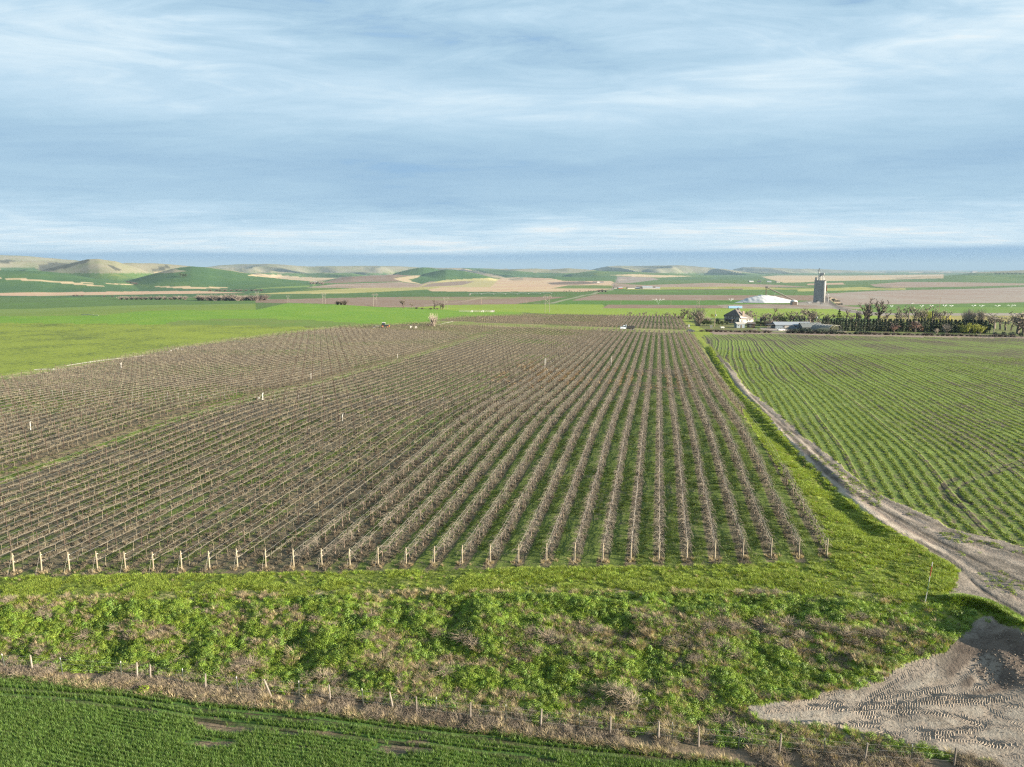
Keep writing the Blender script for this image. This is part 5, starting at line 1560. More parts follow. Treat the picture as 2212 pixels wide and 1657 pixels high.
# clods and small stones on the bare yard and the track
random.seed(9)
P_CLOD = []
for i in range(3):
    v = [(0.6 * math.cos(a) * random.uniform(.7, 1.2), 0.6 * math.sin(a) * random.uniform(.7, 1.2), random.uniform(-.1, .2)) for a in np.arange(6) * 1.047] + [(0.1, 0, .55), (0, 0, -.4)]
    P_CLOD.append(proto('dirt_clod', MB().add(v, (), [(k, (k + 1) % 6, 6) for k in range(6)] + [((k + 1) % 6, k, 7) for k in range(6)]).mesh('dirt_clod', mat('dark_clod', (0.135, 0.113, 0.094), .95, .3, 3.0, rnd=.25))))
cd = sample(PAD, 1300)
hp = sample([(2120, 1370), (2260, 1370), (2260, 1500), (2130, 1480), (2100, 1430)], 420)
strew('dirt_clods', hp, P_CLOD, .04, .17, 'dark rough clods on the disturbed heap at the edge of the yard', 'dirt clods')
strew('dirt_clods', cd, P_CLOD, .02, .08, 'loose clods and small stones on the bare dirt yard', 'dirt clods')
# ------------------------------------------------------------------ buildings and machines further off
def zh(p): return [(1555.3 + x / 17.067, 658.9 + y / 17.067) for x, y in p]
def depth_at(x, y, z): return float(project(np.array(x), np.array(y), np.array(z))[2])
def spot(px, py):
    x, y, z = at(px, py)
    return x, y, z, depth_at(x, y, z) / FPX                       # metres per picture pixel
VIEW = YAW                                                         # yaw that turns local +x to the right of the view and -y to the viewer

M_ROOF = mat('roof_shingle', (0.105, 0.095, 0.090), 0.9, 0.3, 3.0)
M_WALLW = mat('white_siding', (0.27, 0.265, 0.25), 0.7, 0.12, 1.0)
M_GLASS = mat('window_glass', (0.035, 0.045, 0.060), 0.15, 0.2, 1.0, spec=0.6)
M_DKWOOD = mat('dark_wood', (0.095, 0.075, 0.060), 0.9, 0.3, 3.0)
M_METALW = mat('pale_sheet_metal', (0.27, 0.30, 0.34), 0.45, 0.2, 1.0, metal=0.2)
M_METALB = mat('blue_grey_metal', (0.15, 0.19, 0.23), 0.5, 0.2, 1.0)
M_CONC = mat('silo_concrete', (0.28, 0.285, 0.285), 0.9, 0.25, 0.25, color2=(0.21, 0.213, 0.213))
M_STEEL = mat('grey_steel', (0.34, 0.35, 0.36), 0.5, 0.2, 1.0, metal=0.4)
M_DARK = mat('dark_rubber', (0.022, 0.022, 0.024), 0.8, 0.2, 3.0)
M_BLACK = mat('black_paint', (0.028, 0.028, 0.032), 0.4, 0.2, 2.0, spec=0.5)
M_CARW = mat('white_car_paint', (0.5, 0.5, 0.5), 0.35, 0.08, 2.0, spec=0.5)
M_ORANGE = mat('orange_paint', (0.50, 0.14, 0.03), 0.5, 0.2, 2.0)
M_BRICK = mat('chimney_stone', (0.38, 0.31, 0.25), 0.9, 0.3, 3.0)
M_BLUE = mat('blue_tarp', (0.20, 0.34, 0.55), 0.6, 0.15, 1.0)
M_TARP = mat('white_tarp', (0.42, 0.43, 0.44), 0.6, 0.10, 0.08, color2=(0.33, 0.35, 0.375), bump=0.0)
M_POLE = mat('utility_pole_wood', (0.25, 0.20, 0.155), 0.9, 0.3, 2.0, rnd=0.15)
M_POLEP = mat('pale_pole_wood', (0.20, 0.185, 0.165), 0.9, 0.2, 2.0, rnd=0.1)
M_FILM = mat('greenhouse_film', (0.13, 0.145, 0.15), 0.4, 0.15, 1.0, transl=0.15)
M_REDB = mat('rust_red_metal', (0.30, 0.085, 0.055), 0.7, 0.25, 1.0)


def windows(parent, items, rz, org):
    """each window: a frame a little proud of the wall, and its pane; items are (along the wall, height, width, height) on a wall through org"""
    ux, uy = math.cos(rz), math.sin(rz)
    nx, ny = uy, -ux
    for a, zc, wd, ht in items:
        c = (org[0] + ux * a + nx * .03, org[1] + uy * a + ny * .03, zc)
        f = MB().box(c, (wd + .24, .10, ht + .24), rz).build('window', M_WALLW, parent)
        MB().box((c[0] + nx * .05, c[1] + ny * .05, zc), (wd, .04, ht), rz).build('pane', M_GLASS, f)


# ---- farmhouse, one corner towards the view
x, y, z, mp_ = spot(1597, 699)
hs = thing('farmhouse', 'white two storey farmhouse with a big grey hipped roof among the bare trees', 'house', (x, y, z), VIEW)
L1, L2, th_ = 12.0, 17.5, R_(50)
e1 = np.array([-math.cos(th_), math.sin(th_)])           # left face runs back to the left
e2 = np.array([math.sin(th_), math.cos(th_)])            # right face runs back to the right
A0, B0, C0 = np.zeros(2), e1 * L1, e2 * L2
D0 = B0 + C0
EH, EL = 5.2, 2.3
wv = []
for p, t in ((A0, EH), (B0, EH), (D0, EL), (C0, EL)): wv += [(p[0], p[1], -.6), (p[0], p[1], t)]
MB().add(wv, [(0, 1, 3, 2), (2, 3, 5, 4), (4, 5, 7, 6), (6, 7, 1, 0)]).build('wall', M_WALLW, hs)
ov = .5
A1, B1, C1, D1 = A0 - (e1 + e2) * ov, B0 + (e1 - e2) * ov, C0 + (e2 - e1) * ov, D0 + (e1 + e2) * ov
r1, r2 = e1 * L1 * .5 + e2 * 3.4, e1 * L1 * .5 + e2 * 4.6
RV = [(*A1, EH), (*B1, EH), (*r1, 9.6), (*r2, 9.6), (*(A1 + e2 * 1.6), EL + .9), (*C1, EL), (*D1, EL), (*(B1 + e2 * 1.6), EL + .9)]
rb = MB().add(RV + [(a, b, c - .22) for a, b, c in RV], [(0, 2, 3, 4), (4, 3, 5, 5)][:1], [(0, 1, 2), (4, 3, 5), (3, 6, 5), (3, 7, 6), (2, 1, 7), (2, 7, 3), (8, 10, 9), (12, 13, 11), (11, 13, 14), (11, 14, 15), (10, 15, 9), (10, 11, 15)])
roof = rb.build('roof', M_ROOF, hs)
ch = e2 * 6.8 + e1 * 1.6
MB().box((ch[0], ch[1], 4.0), (1.4, 1.4, 8.4)).build('chimney', M_BRICK, roof)
tp_ = e1 * 7.5 + e2 * 9.5
MB().cyl((tp_[0], tp_[1], 3.0), 1.6, 4.6, 8).build('turret', M_WALLW, hs)
MB().cyl((tp_[0], tp_[1], 7.6), 1.9, 3.0, 8, .04).build('turret_roof', M_ROOF, roof)
rz1 = math.atan2(-e1[1], -e1[0])
windows(hs, [(2.2, 4.0, .8, 1.1), (4.4, 4.0, 1.0, 1.2), (7.2, 4.0, .8, 1.1), (9.0, 4.0, .8, 1.1), (10.6, 1.7, 1.1, 1.6), (2.4, 1.5, 1.2, 1.5), (7.0, 1.4, 1.2, 1.5)], rz1, B0)
rz2 = math.atan2(e2[1], e2[0])
windows(hs, [(3.0, 1.6, 1.2, 1.3), (9.5, 1.6, 1.4, 1.2), (13.0, 1.6, 1.2, 1.2)], rz2, A0)
n1 = np.array([math.sin(rz1), -math.cos(rz1)])
pc = e1 * 7.6 + n1 * 1.5
MB().box((pc[0], pc[1], 2.75), (8.0, 3.2, .22), rz1, rx=.10).build('porch_roof', M_ROOF, hs)
for s in (-3.6, 0, 3.6):
    q = pc + n1 * 1.3 - e1 * s
    MB().cyl((q[0], q[1], -.3), .10, 3.0, 6).build('porch_post', M_WALLW, hs)
q = e1 * 6.0 + n1 * .06
MB().box((q[0], q[1], .95), (1.0, .1, 2.1), rz1).build('door', M_DKWOOD, hs)


def gable(name, label, cat, px, py, wid, dep, eh, rh, wallm, roofm, rz=0.0, parts=True, ridge_x=True, group=None):
    x, y, z, m_ = spot(px, py)
    r = thing(name, label, cat, (x, y, z), VIEW + rz, group)
    w2, d2 = wid / 2, dep / 2
    v = [(-w2, -d2, -.5), (w2, -d2, -.5), (w2, d2, -.5), (-w2, d2, -.5), (-w2, -d2, eh), (w2, -d2, eh), (w2, d2, eh), (-w2, d2, eh), (-w2, 0, eh + rh), (w2, 0, eh + rh)]
    MB().add(v, [(0, 1, 5, 4), (1, 2, 6, 5), (2, 3, 7, 6), (3, 0, 4, 7)], [(4, 7, 8), (5, 9, 6)]).build('wall', wallm, r)
    o = .35
    k = o * rh / d2
    rv = [(-w2 - o, -d2 - o, eh - k + .03), (w2 + o, -d2 - o, eh - k + .03), (w2 + o, 0, eh + rh + .03), (-w2 - o, 0, eh + rh + .03), (w2 + o, d2 + o, eh - k + .03), (-w2 - o, d2 + o, eh - k + .03)]
    rv += [(a, b, c + .16) for a, b, c in rv]
    MB().add(rv, [(6, 7, 8, 9), (9, 8, 10, 11), (0, 3, 2, 1), (3, 5, 4, 2), (0, 1, 7, 6), (4, 5, 11, 10), (1, 2, 8, 7), (2, 4, 10, 8), (3, 0, 6, 9), (5, 3, 9, 11)]).build('roof', roofm, r)
    return r


# garden sheds by the house
sh = gable('shed', 'small grey blue shed with a pale roof in front of the farmhouse', 'shed', 1597, 708, 5.2, 3.5, 2.6, .8, M_METALB, M_WALLW, .15)
MB().box((.4, -1.80, .9), (.9, .08, 1.9)).build('door', M_DKWOOD, sh)
windows(sh, [(1.2, 1.6, .6, .6)], 0, (-2.6, -1.75))
s2 = gable('shed', 'dark open shed with a pale diamond panel beside the farmhouse', 'shed', 1622, 708, 4.4, 4, 2.6, .7, M_DKWOOD, M_ROOF, -.2)
MB().box((-.7, -2.06, 1.4), (1.3, .08, 1.3), ry=math.pi / 4).build('panel', M_FILM, s2)
# long metal barn
lb = gable('metal_barn', 'long low blue grey metal barn with a pale ribbed roof', 'barn', 1708, 709.5, 22.0, 9, 2.5, 1.5, M_METALB, M_METALW, -.03)
for i in range(22):
    MB().box((-10.5 + i, -2.30, 3.27), (.07, 4.9, .06), rx=math.atan2(1.5, 4.5)).build('roof_rib', M_METALW, lb)
MB().box((-13.2, -.4, 2.5), (4.4, 7.5, .2), ry=-.08).build('lean_to_roof', M_ROOF, lb)
for yy_ in (-3.6, 2.8):
    MB().box((-15.0, yy_, 1.1), (.16, .16, 2.8)).build('post', M_DKWOOD, lb)
windows(lb, [(5.5, 1.4, 1.4, .8), (12.5, 1.6, 1.0, .7), (15.5, 1.6, 1.0, .7)], 0, (-11, -4.5))
MB().box((-4.2, -4.56, 1.0), (2.4, .1, 2.2)).build('door', M_WALLW, lb)
# greenhouses
g1 = gable('greenhouse', 'low greenhouse with a grey translucent roof behind the dark hedge', 'greenhouse', 1749, 711, 13, 7, 1.6, 2.3, M_FILM, M_FILM, .1)
for i in range(7):
    MB().tube([(-6 + 2 * i, -3.62, 1.62), (-6 + 2 * i, 0, 4.16), (-6 + 2 * i, 3.62, 1.62)], .06, 4).build('rafter', M_STEEL, g1)
x, y, z, m_ = spot(1808, 717)
g2 = thing('greenhouse', 'greenhouse frame with an open curved end and white hoops beside the dark hedge', 'greenhouse', (x, y, z), VIEW + .55)
arc = lambda r, n=9: [(r * math.cos(t), r * .62 * math.sin(t) + .8) for t in np.linspace(0, math.pi, n)]
for i in range(8):
    yy_ = i * 2.0
    MB().tube([(a, yy_, b) for a, b in arc(5.0)], .07, 4).build('hoop', M_WALLW, g2)
pr = arc(4.95)
fm_ = MB()
v = [(a, 2.0, b) for a, b in pr] + [(a, 14.0, b) for a, b in pr]
fm_.add(v, [(i, i + 1, 10 + i, 9 + i) for i in range(8)]).build('film', M_FILM, g2)
for s in np.linspace(-4, 4, 7):
    MB().tube([(s, 0, -.2), (s, 0, .8 + 3.1 * math.sqrt(max(0, 1 - (s / 5) ** 2)))], .05, 4).build('end_post', M_WALLW, g2)

# ---- vehicles
def wheels(parent, spots_, r, wd, hub=M_STEEL, rz=math.pi / 2):
    for (a, b) in spots_:
        wh = MB().wheel((a, b, r), r, wd, rz).build('wheel', M_DARK, parent)
        MB().wheel((a, b, r), r * .5, wd * 1.08, rz, 10).build('rim', hub, wh)

def car(label, px, py, paint, rz=0.0, kind='car', cat='car', scale=1.0, group=None):
    x, y, z, m_ = spot(px, py)
    r = thing('parked_' + kind, label, cat, (x, y, z), VIEW + rz, group, scale)
    b = MB().box((0, 0, .62), (4.4, 1.75, .62), top=.96)
    b.build('body', paint, r)
    if kind == 'car':
        MB().box((-.2, 0, 1.18), (2.5, 1.6, .56), top=.74).build('cabin', M_GLASS, r)
        MB().box((-.2, 0, 1.48), (1.9, 1.24, .07)).build('roof', paint, r)
    else:
        MB().box((.5, 0, 1.18), (1.6, 1.65, .62), top=.8).build('cabin', M_GLASS, r)
        MB().box((.5, 0, 1.52), (1.3, 1.34, .07)).build('roof', paint, r)
        MB().box((-1.25, .80, 1.02), (1.8, .08, .3)).build('bed_side', paint, r)
        MB().box((-1.25, -.80, 1.02), (1.8, .08, .3)).build('bed_side', paint, r)
    wheels(r, [(-1.35, -.82), (1.35, -.82), (-1.35, .82), (1.35, .82)], .34, .22)
    for s in (-.6, .6):
        MB().box((2.18, s, .72), (.08, .32, .14)).build('headlight', M_WHITE, r)
    return r

car('black off road car with pale ends parked at the vineyard corner', 1492, 717.5, M_BLACK, .1)
car('white pickup parked on the gravel beside the long metal barn', 1687, 714.5, M_CARW, .25, 'pickup', 'pickup')
car('white car parked against the foot of the concrete silo', 1767, 653.6, M_CARW, 0, 'car', 'car', 1.3)
car('dark car parked on gravel in front of the silo', 1775, 657.5, M_BLACK, .2, 'car', 'car', 1.3)
car('white car driving along the far road beside the big brown field', 1971, 656.0, M_CARW, .05, 'car', 'car', 1.2)
car('blue and white pickup parked left of the silo', 1749, 655.5, M_CARW, 0, 'pickup', 'pickup', 1.3)

# flatbed farm truck between the vine blocks
x, y, z, m_ = spot(1355, 713.4)
t = thing('farm_truck', 'old pale blue farm truck with a dark dump bed in the vineyard lane', 'truck', (x, y, z), VIEW + math.pi, None, 1.05)
M_TRUCK = mat('pale_blue_paint', (0.52, 0.58, 0.64), 0.5, 0.15, 1.5)
MB().box((0, 0, .75), (6.8, .8, .3)).build('chassis', M_DARK, t)
MB().box((3.0, 0, 1.35), (1.5, 1.9, .95), top=.92).build('hood', M_TRUCK, t)
cb = MB().box((1.6, 0, 1.75), (1.5, 2.1, 1.75), top=.88).build('cab', M_TRUCK, t)
MB().box((2.30, 0, 2.15), (.10, 1.7, .6), ry=.15).build('windscreen', M_GLASS, cb)
for s in (-1, 1):
    MB().box((1.6, s * 1.0, 2.12), (.85, .08, .55)).build('side_window', M_GLASS, cb)
    MB().box((3.75, s * .7, 1.2), (.08, .28, .28)).build('headlight', M_WHITE, t)
bd_ = MB().box((-1.6, 0, 1.15), (4.4, 2.3, .14)).build('dump_bed', M_BLACK, t)
for s in (-1, 1):
    MB().box((-1.6, s * 1.12, 1.75), (4.4, .07, 1.1)).build('bed_side', M_BLACK, bd_)
MB().box((.62, 0, 2.1), (.12, 2.3, 1.9)).build('headboard', M_TRUCK, t)
MB().box((-3.8, 0, 1.7), (.08, 2.3, 1.1)).build('tailgate', M_WALLW, t)
wheels(t, [(2.9, -.95), (2.9, .95), (-1.9, -.95), (-1.9, .95), (-2.9, -.95), (-2.9, .95)], .5, .35)

# tractor with a trailed implement
x, y, z, m_ = spot(831, 708.2)
t = thing('tractor', 'dark tractor with white cab roof working the field edge beyond the vines', 'tractor', (x, y, z), VIEW, None, 1.0)
MB().box((1.15, 0, 1.25), (2.1, .85, .85), top=.86).build('hood', M_BLACK, t)
MB().box((1.2, 0, 1.70), (1.9, .5, .08)).build('hood_stripe', M_WALLW, t)
MB().box((2.35, 0, .95), (.35, .9, .6)).build('front_weight', M_ORANGE, t)
MB().box((-.2, 0, .95), (2.2, .7, .6)).build('chassis', M_BLACK, t)
cb = MB().box((-.55, 0, 2.05), (1.35, 1.4, 1.35), top=.88).build('cab', M_GLASS, t)
MB().box((-.5, 0, 2.80), (1.6, 1.6, .18)).build('cab_roof', M_WHITE, cb)
for a in (-1.15, .05):
    for b in (-.66, .66):
        MB().box((a, b, 2.05), (.08, .08, 1.4)).build('pillar', M_BLACK, cb)
MB().tube([(.5, .32, 1.6), (.5, .32, 2.7)], .05, 6).build('exhaust', M_STEEL, t)
for b in (-.85, .85):
    MB().box((-.85, b, 1.72), (1.5, .5, .10)).build('mudguard', M_BLACK, t)
wheels(t, [(-.85, -.85), (-.85, .85)], .85, .5, M_ORANGE)
wheels(t, [(1.55, -.75), (1.55, .75)], .58, .38, M_ORANGE)
x, y, z, m_ = spot(813.5, 708.0)
im = thing('field_implement', 'low pale trailed implement coupled behind the dark tractor', 'farm implement', (x, y, z), VIEW)
MB().box((0, 0, .75), (3.4, .25, .2)).build('beam', M_STEEL, im)
MB().box((.5, 0, .95), (2.0, 1.0, .25)).build('hopper', M_WALLW, im)
MB().box((-1.3, 0, .8), (.6, 2.0, .3)).build('rear_frame', M_DARK, im)
for a in (-1.6, -.9):
    for b in (-.8, 0, .8): MB().wheel((a, b, .32), .32, .05, math.pi / 2, 12).build('disc', M_STEEL, im)
MB().box((1.9, 0, .62), (1.0, .12, .12)).build('drawbar', M_STEEL, im)
for i, (px_, py_) in enumerate(((888, 708.6), (898.5, 709.0))):
    x, y, z, m_ = spot(px_, py_)
    b = MB().box((0, 0, .55), (1.15, 1.15, 1.0))
    b.box((0, 0, .06), (1.25, 1.25, .14)).box((0, 0, 1.08), (.5, .5, .08))
    o = b.build('plastic_tank', M_WHITE, None, False, (x, y, z)); o.rotation_euler = (0, 0, VIEW + .3)
    tag(o, 'white plastic tank at the vineyard edge, ' + ('the one nearer the tractor' if i == 0 else 'the one farther from the tractor'), 'tank', 'white tanks at the field edge')

# ---- grain elevator
x, y, z, EM = spot(1769, 653.4)
gr = thing('grain_elevator', 'tall grey concrete grain elevator with white spouts on its roof', 'grain elevator', (x, y, z), VIEW - R_(24))
SR = 3.55
MB().box((-2.0, 3.6, 18.6), (14.6, 13.0, 39.2)).build('silo_block', M_CONC, gr)
for a in (-9.2, -5.0, -.9, 3.2, 5.2):
    MB().box((a, -3.0, 18.5), (.55, .5, 38.9)).build('pilaster', M_CONC, gr)
for b in (.2, 6.8):
    MB().cyl((6.6, b, -1), 2.9, 39.2, 24).build('silo', M_CONC, gr, True)
MB().box((0, 3.4, 38.45), (19.4, 14.0, .5)).build('roof_slab', M_CONC, gr)
hh_ = MB().box((1.2, 2.0, 49.2), (6.0, 4.0, 4.2)).build('head_house', M_STEEL, gr)
MB().wheel((5.0, 2.0, 49.6), 2.0, 1.6, 0.0, 14).build('drum', M_WHITE, hh_)
for i, (a, b) in enumerate(((-5.5, 1), (-2.2, -1), (1.5, -1.5), (6.6, 0), (4.8, 5), (-3, 5))):
    MB().tube([(1.2 + a * .18, 2.0, 47.6), (a * .8, b, 43.5), (a, b, 38.5)], .55, 6).build('spout', M_WHITE, gr)
lt = MB()
for a in (-3.9, -2.3):
    for b in (1.2, 2.8): lt.tube([(a, b, 38), (a, b, 58)], .16, 4)
for k in range(9):
    z0 = 38.5 + k * 2.2
    lt.tube([(-3.9, 1.2, z0), (-2.3, 1.2, z0 + 2.2)], .10, 3).tube([(-2.3, 2.8, z0), (-3.9, 2.8, z0 + 2.2)], .10, 3).tube([(-3.9, 1.2, z0), (-2.3, 1.2, z0)], .10, 3).tube([(-3.9, 1.2, z0), (-3.9, 2.8, z0)], .1, 3)
lt.build('leg_tower', M_STEEL, gr)
MB().box((-3.0, 2.0, 55.2), (5.0, 3.4, 1.2)).build('platform', M_STEEL, gr)
MB().box((-2.8, 2.0, 58.2), (2.0, 2.0, 2.2)).build('motor_cover', M_STEEL, gr)
MB().box((-7.4, 1.0, 41.2), (2.6, 2.6, 5.4)).build('lift_cabin', M_METALB, gr)
MB().box((10.8, 4.0, 24.5), (1.5, 2.4, 10.0)).build('side_leg', M_REDB, gr)
MB().tube([(9.6, 3.0, 19.6), (13.4, 2.0, 15.5), (15.0, 1.6, 13.0), (14.8, 1.6, 0)], .5, 6).build('side_spout', M_STEEL, gr)
MB().box((-3.0, -3.0, 1.6), (3.0, .3, 3.6)).build('door', M_DKWOOD, gr)

# ---- grain pile under white tarp
x0, y0, z0, m_ = spot(1652, 654.0)
gp_ = thing('grain_pile', 'huge grain pile under a wrinkled white tarp beside the elevator', 'grain pile', (x0, y0, z0), VIEW)
px_m = 1.0 / m_
xs = np.linspace(-52, 54, 74); ys = np.linspace(-26, 30, 40)
PX, PY = np.meshgrid(xs, ys, indexing='ij')
crest_h = np.interp(PX, [-52, -30, -8, 2, 20, 54], [0.4, 8.5, 15.0, 15.3, 12.2, 3.2])
halfw = np.interp(PX, [-52, -30, -8, 20, 54], [3, 15, 25, 24, 10])
dd = np.abs(PY - 2) / halfw
PZ = crest_h * np.clip(1 - dd, 0, 1) ** .9
PZ = PZ * (1 - .10 * np.exp(-(dd / .12) ** 2)) + (PZ > .3) * (fbm(PX / 5 + PY / 9, PY / 14, 301, 4) - .5) * 2.4 * np.clip(PZ / 6, 0, 1)
ii = np.arange(74 * 40).reshape(74, 40)
q = np.stack([ii[:-1, :-1], ii[1:, :-1], ii[1:, 1:], ii[:-1, 1:]], -1).reshape(-1, 4)
kf = PZ.reshape(-1)[q].max(1) > .05
me = np_mesh('tarp', np.stack([PX, PY, PZ - .05], -1).reshape(-1, 3), q[kf], None, [M_TARP], True)
link('tarp', me, gp_)
MB().tube([(a, 2 - np.interp(a, [-52, -30, -8, 20, 54], [3, 15, 25, 24, 10]) * 1.0, .35) for a in np.linspace(-40, 50, 24)], .5, 5).build('retaining_wall', M_DKWOOD, gp_)
cv = thing('conveyor', 'dark slanting conveyor with its mast standing over the white grain pile', 'conveyor', (x0, y0, z0), VIEW)
mx_ = 2.5 * m_; my_ = 1.5
H_T = 26.5
for dx, dy in ((-.8, -.8), (.8, -.8), (.8, .8), (-.8, .8)):
    MB().tube([(mx_ + dx, my_ + dy, 0), (mx_ + dx, my_ + dy, H_T)], .22, 4).build('mast_leg', M_DKWOOD, cv)
ex = 64 * m_
top_, end_ = np.array([mx_, my_, H_T]), np.array([ex, -2.0, 3.2])
MB().tube([top_, end_], .7, 4).build('boom', M_DKWOOD, cv)
MB().tube([top_ + (0, 0, 1.4), end_ + (0, 0, 1.4)], .18, 4).build('rail', M_STEEL, cv)
MB().box(tuple(top_ + (0, 0, .3)), (3.2, 2.4, 2.2)).build('head', M_BLACK, cv)
for f in (.3, .55, .8):
    p = top_ + (end_ - top_) * f
    MB().tube([p, (p[0], p[1], 0)], .16, 4).build('support', M_STEEL, cv)
# domed shed
x, y, z, m_ = spot(1717, 658.6)
q_ = thing('domed_shed', 'small shed with a white domed roof and dark open front by the conveyor', 'shed', (x, y, z), VIEW)
MB().cyl((0, 4.5, -.5), 5.4, 5.6, 16).build('wall', M_WALLW, q_)
dm = MB()
for k in range(4):
    dm.cyl((0, 4.5, 5.1 + (0, 1.1, 1.9, 2.4)[k]), (5.7, 5.0, 3.7, 2.0)[k], (1.1, .8, .5, .25)[k], 16, (5.0, 3.7, 2.0, .2)[k])
dm.build('roof', M_WHITE, q_)
MB().box((-.6, -.9, 2.3), (7.4, .6, 4.8)).build('opening', M_DKWOOD, q_)
# blue trailer shed in the field
x, y, z, m_ = spot(1588, 666.6)
tr_ = thing('storage_trailer', 'long low blue storage trailer with a white roof edge in the field', 'trailer', (x, y, z), VIEW)
Lt = 29 * m_
MB().box((0, 0, 1.9), (Lt, 3.0, 2.8)).build('body', M_BLUE, tr_)
MB().box((0, 0, 3.42), (Lt + .3, 3.2, .26)).build('roof', M_WHITE, tr_)
MB().box((Lt / 2 + .06, 0, 1.9), (.14, 3.05, 2.9)).build('end_door', M_WHITE, tr_)
wheels(tr_, [(-Lt * .32, -1.3), (-Lt * .26, -1.3), (Lt * .3, -1.3), (-Lt * .32, 1.3), (-Lt * .26, 1.3), (Lt * .3, 1.3)], .5, .4)
# propane tank, white boxes, pole signs of the yard
x, y, z, m_ = spot(1560, 710.2)
o = thing('propane_tank', 'white propane tank lying on the lawn left of the farmhouse', 'gas tank', (x, y, z), VIEW)
MB().tube([(-1.25, 0, .8), (-1.05, 0, .8), (1.05, 0, .8), (1.25, 0, .8)], [.25, .52, .52, .25], 10).build('tank', M_WHITE, o)
for a in (-.7, .7): MB().box((a, 0, .2), (.2, .8, .5)).build('foot', M_CONC, o)
x, y, z, m_ = spot(1536, 708.5)
o = MB().box((0, 0, .7), (1.5, 1.3, 1.4)).box((0, 0, 1.45), (1.7, 1.5, .12)).build('utility_box', M_WALLW, None, False, (x, y, z)); tag(o, 'grey white utility cabinet below the pole on the lawn', 'utility cabinet')
for i, a in enumerate((1628.5, 1633.5)):
    x, y, z, m_ = spot(a, 713.4)
    o = MB().box((0, 0, .45), (.7, .7, 1.0)).box((0, 0, 1.0), (.85, .85, .12)).build('stone_pillar', M_WALLW, None, False, (x, y, z))
    tag(o, 'short white gate pillar by the lane, ' + ('the one nearer the farmhouse' if i == 0 else 'the one nearer the barn'), 'gate pillar', 'gate pillars by the lane')
x, y, z, m_ = spot(1488, 711)
o = thing('control_post', 'tall grey irrigation control box on a post at the vineyard corner', 'control box', (x, y, z), VIEW)
MB().box((0, 0, .9), (.14, .14, 1.9)).build('post', M_POLE, o); MB().box((0, 0, 2.0), (.9, .6, 1.5)).build('cabinet', M_STEEL, o)

# ---- power lines
def hframe(px, ytop, ybase, label):
    x, y, z, m_ = spot(px, ybase)
    h = (ybase - ytop) * m_
    r = thing('power_pylon', label, 'power pylon', (x, y, z), VIEW, 'two legged wooden power pylons', 1.0)
    s = h / 22.0
    for a in (-2.8, 2.8): MB().tube([(a * s, 0, -1), (a * s, 0, h * .97)], [.30 * s, .22 * s], 6).build('leg', M_POLEP, r)
    MB().box((0, 0, h * .90), (11.0 * s, .45 * s, .5 * s)).build('cross_arm', M_POLEP, r)
    MB().tube([(-2.8 * s, 0, h * .74), (2.8 * s, 0, h * .46)], .22 * s, 4).build('brace', M_POLEP, r)
    MB().tube([(2.8 * s, 0, h * .74), (-2.8 * s, 0, h * .46)], .22 * s, 4).build('brace', M_POLEP, r)
    MB().tube([(-5.2 * s, 0, h * .90), (-2.8 * s, 0, h)], .18 * s, 4).tube([(5.2 * s, 0, h * .90), (2.8 * s, 0, h)], .18 * s, 4).tube([(-2.8 * s, 0, h), (2.8 * s, 0, h)], .16 * s, 4).build('top_bracket', M_POLEP, r)
    for a in (-5, 0, 5): MB().cyl((a * s, 0, h * .90 - 1.8 * s), .16 * s, 1.6 * s, 5).build('insulator', M_STEEL, r)
    return r
hframe(1182, 636.7, 674.6, 'pale two legged power pylon standing where the vineyard meets the bright green field')
hframe(963.8, 641.5, 668.2, 'pale two legged power pylon right of the two bare trees')
hframe(810.5, 633.8, 662, 'pale two legged power pylon rising behind the bright green crest')
hframe(700, 633, 656, 'pale two legged power pylon left of the dark round bush')
hframe(622.6, 638, 653.5, 'small far two legged power pylon among brown shrubs')
hframe(556, 630, 647, 'smallest far power pylon near the left shrub belt')
hframe(1507.5, 645, 668, 'pale two legged power pylon rising behind the tall pale bare tree')

def pole(px, ytop, ybase, label, arm=True, trafo=False, pale=False, wide=2.4):
    x, y, z, m_ = spot(px, ybase)
    h = (ybase - ytop) * m_
    m__ = M_POLEP if pale else M_POLE
    r = thing('utility_pole', label, 'utility pole', (x, y, z), VIEW + .15, 'wooden utility poles')
    MB().tube([(0, 0, -1), (0, 0, h)], [.20, .13], 7).build('pole', m__, r)
    if arm:
        MB().box((0, -.16, h - .5), (wide, .14, .18)).build('cross_arm', m__, r)
        for a in (-.45, 0, .45): MB().cyl((a * wide, -.16, h - .38), .06, .25, 5).build('insulator', M_WHITE, r)
    if trafo: MB().cyl((.42, -.1, h * .66), .34, 1.1, 10).build('transformer', M_METALW, r)
    return r
pole(1543.5, 671, 706, 'wooden utility pole with a transformer standing left of the farmhouse', False, True)
pole(1762, 678.5, 706, 'wooden utility pole with a transformer rising behind the long barn', False, True, True)
pole(2027, 642.5, 690, 'tall dark utility pole rising above the yellow shrubs', True)
pole(2145.5, 685.5, 726.5, 'pale utility pole with cross arm at the right end of the hedge', True, False, True, 2.8)
pole(1742.6, 658.5, 672, 'pale utility pole with a wide cross arm in front of the silo', True, False, True, 7.0)
pole(1785.5, 637, 653, 'utility pole beside the railway right of the silo', True, False, True)
pole(1341, 645, 658, 'thin utility pole in the dark green strip left of the water spray', False)
pole(1449, 645, 659, 'thin utility pole in the dark green strip right of the water spray', False)
pole(1040, 643.5, 657.5, 'thin utility pole at the edge of the brown field', False)
pole(1136.5, 646, 656.5, 'thin utility pole in the brown field left of the big pylon', False)

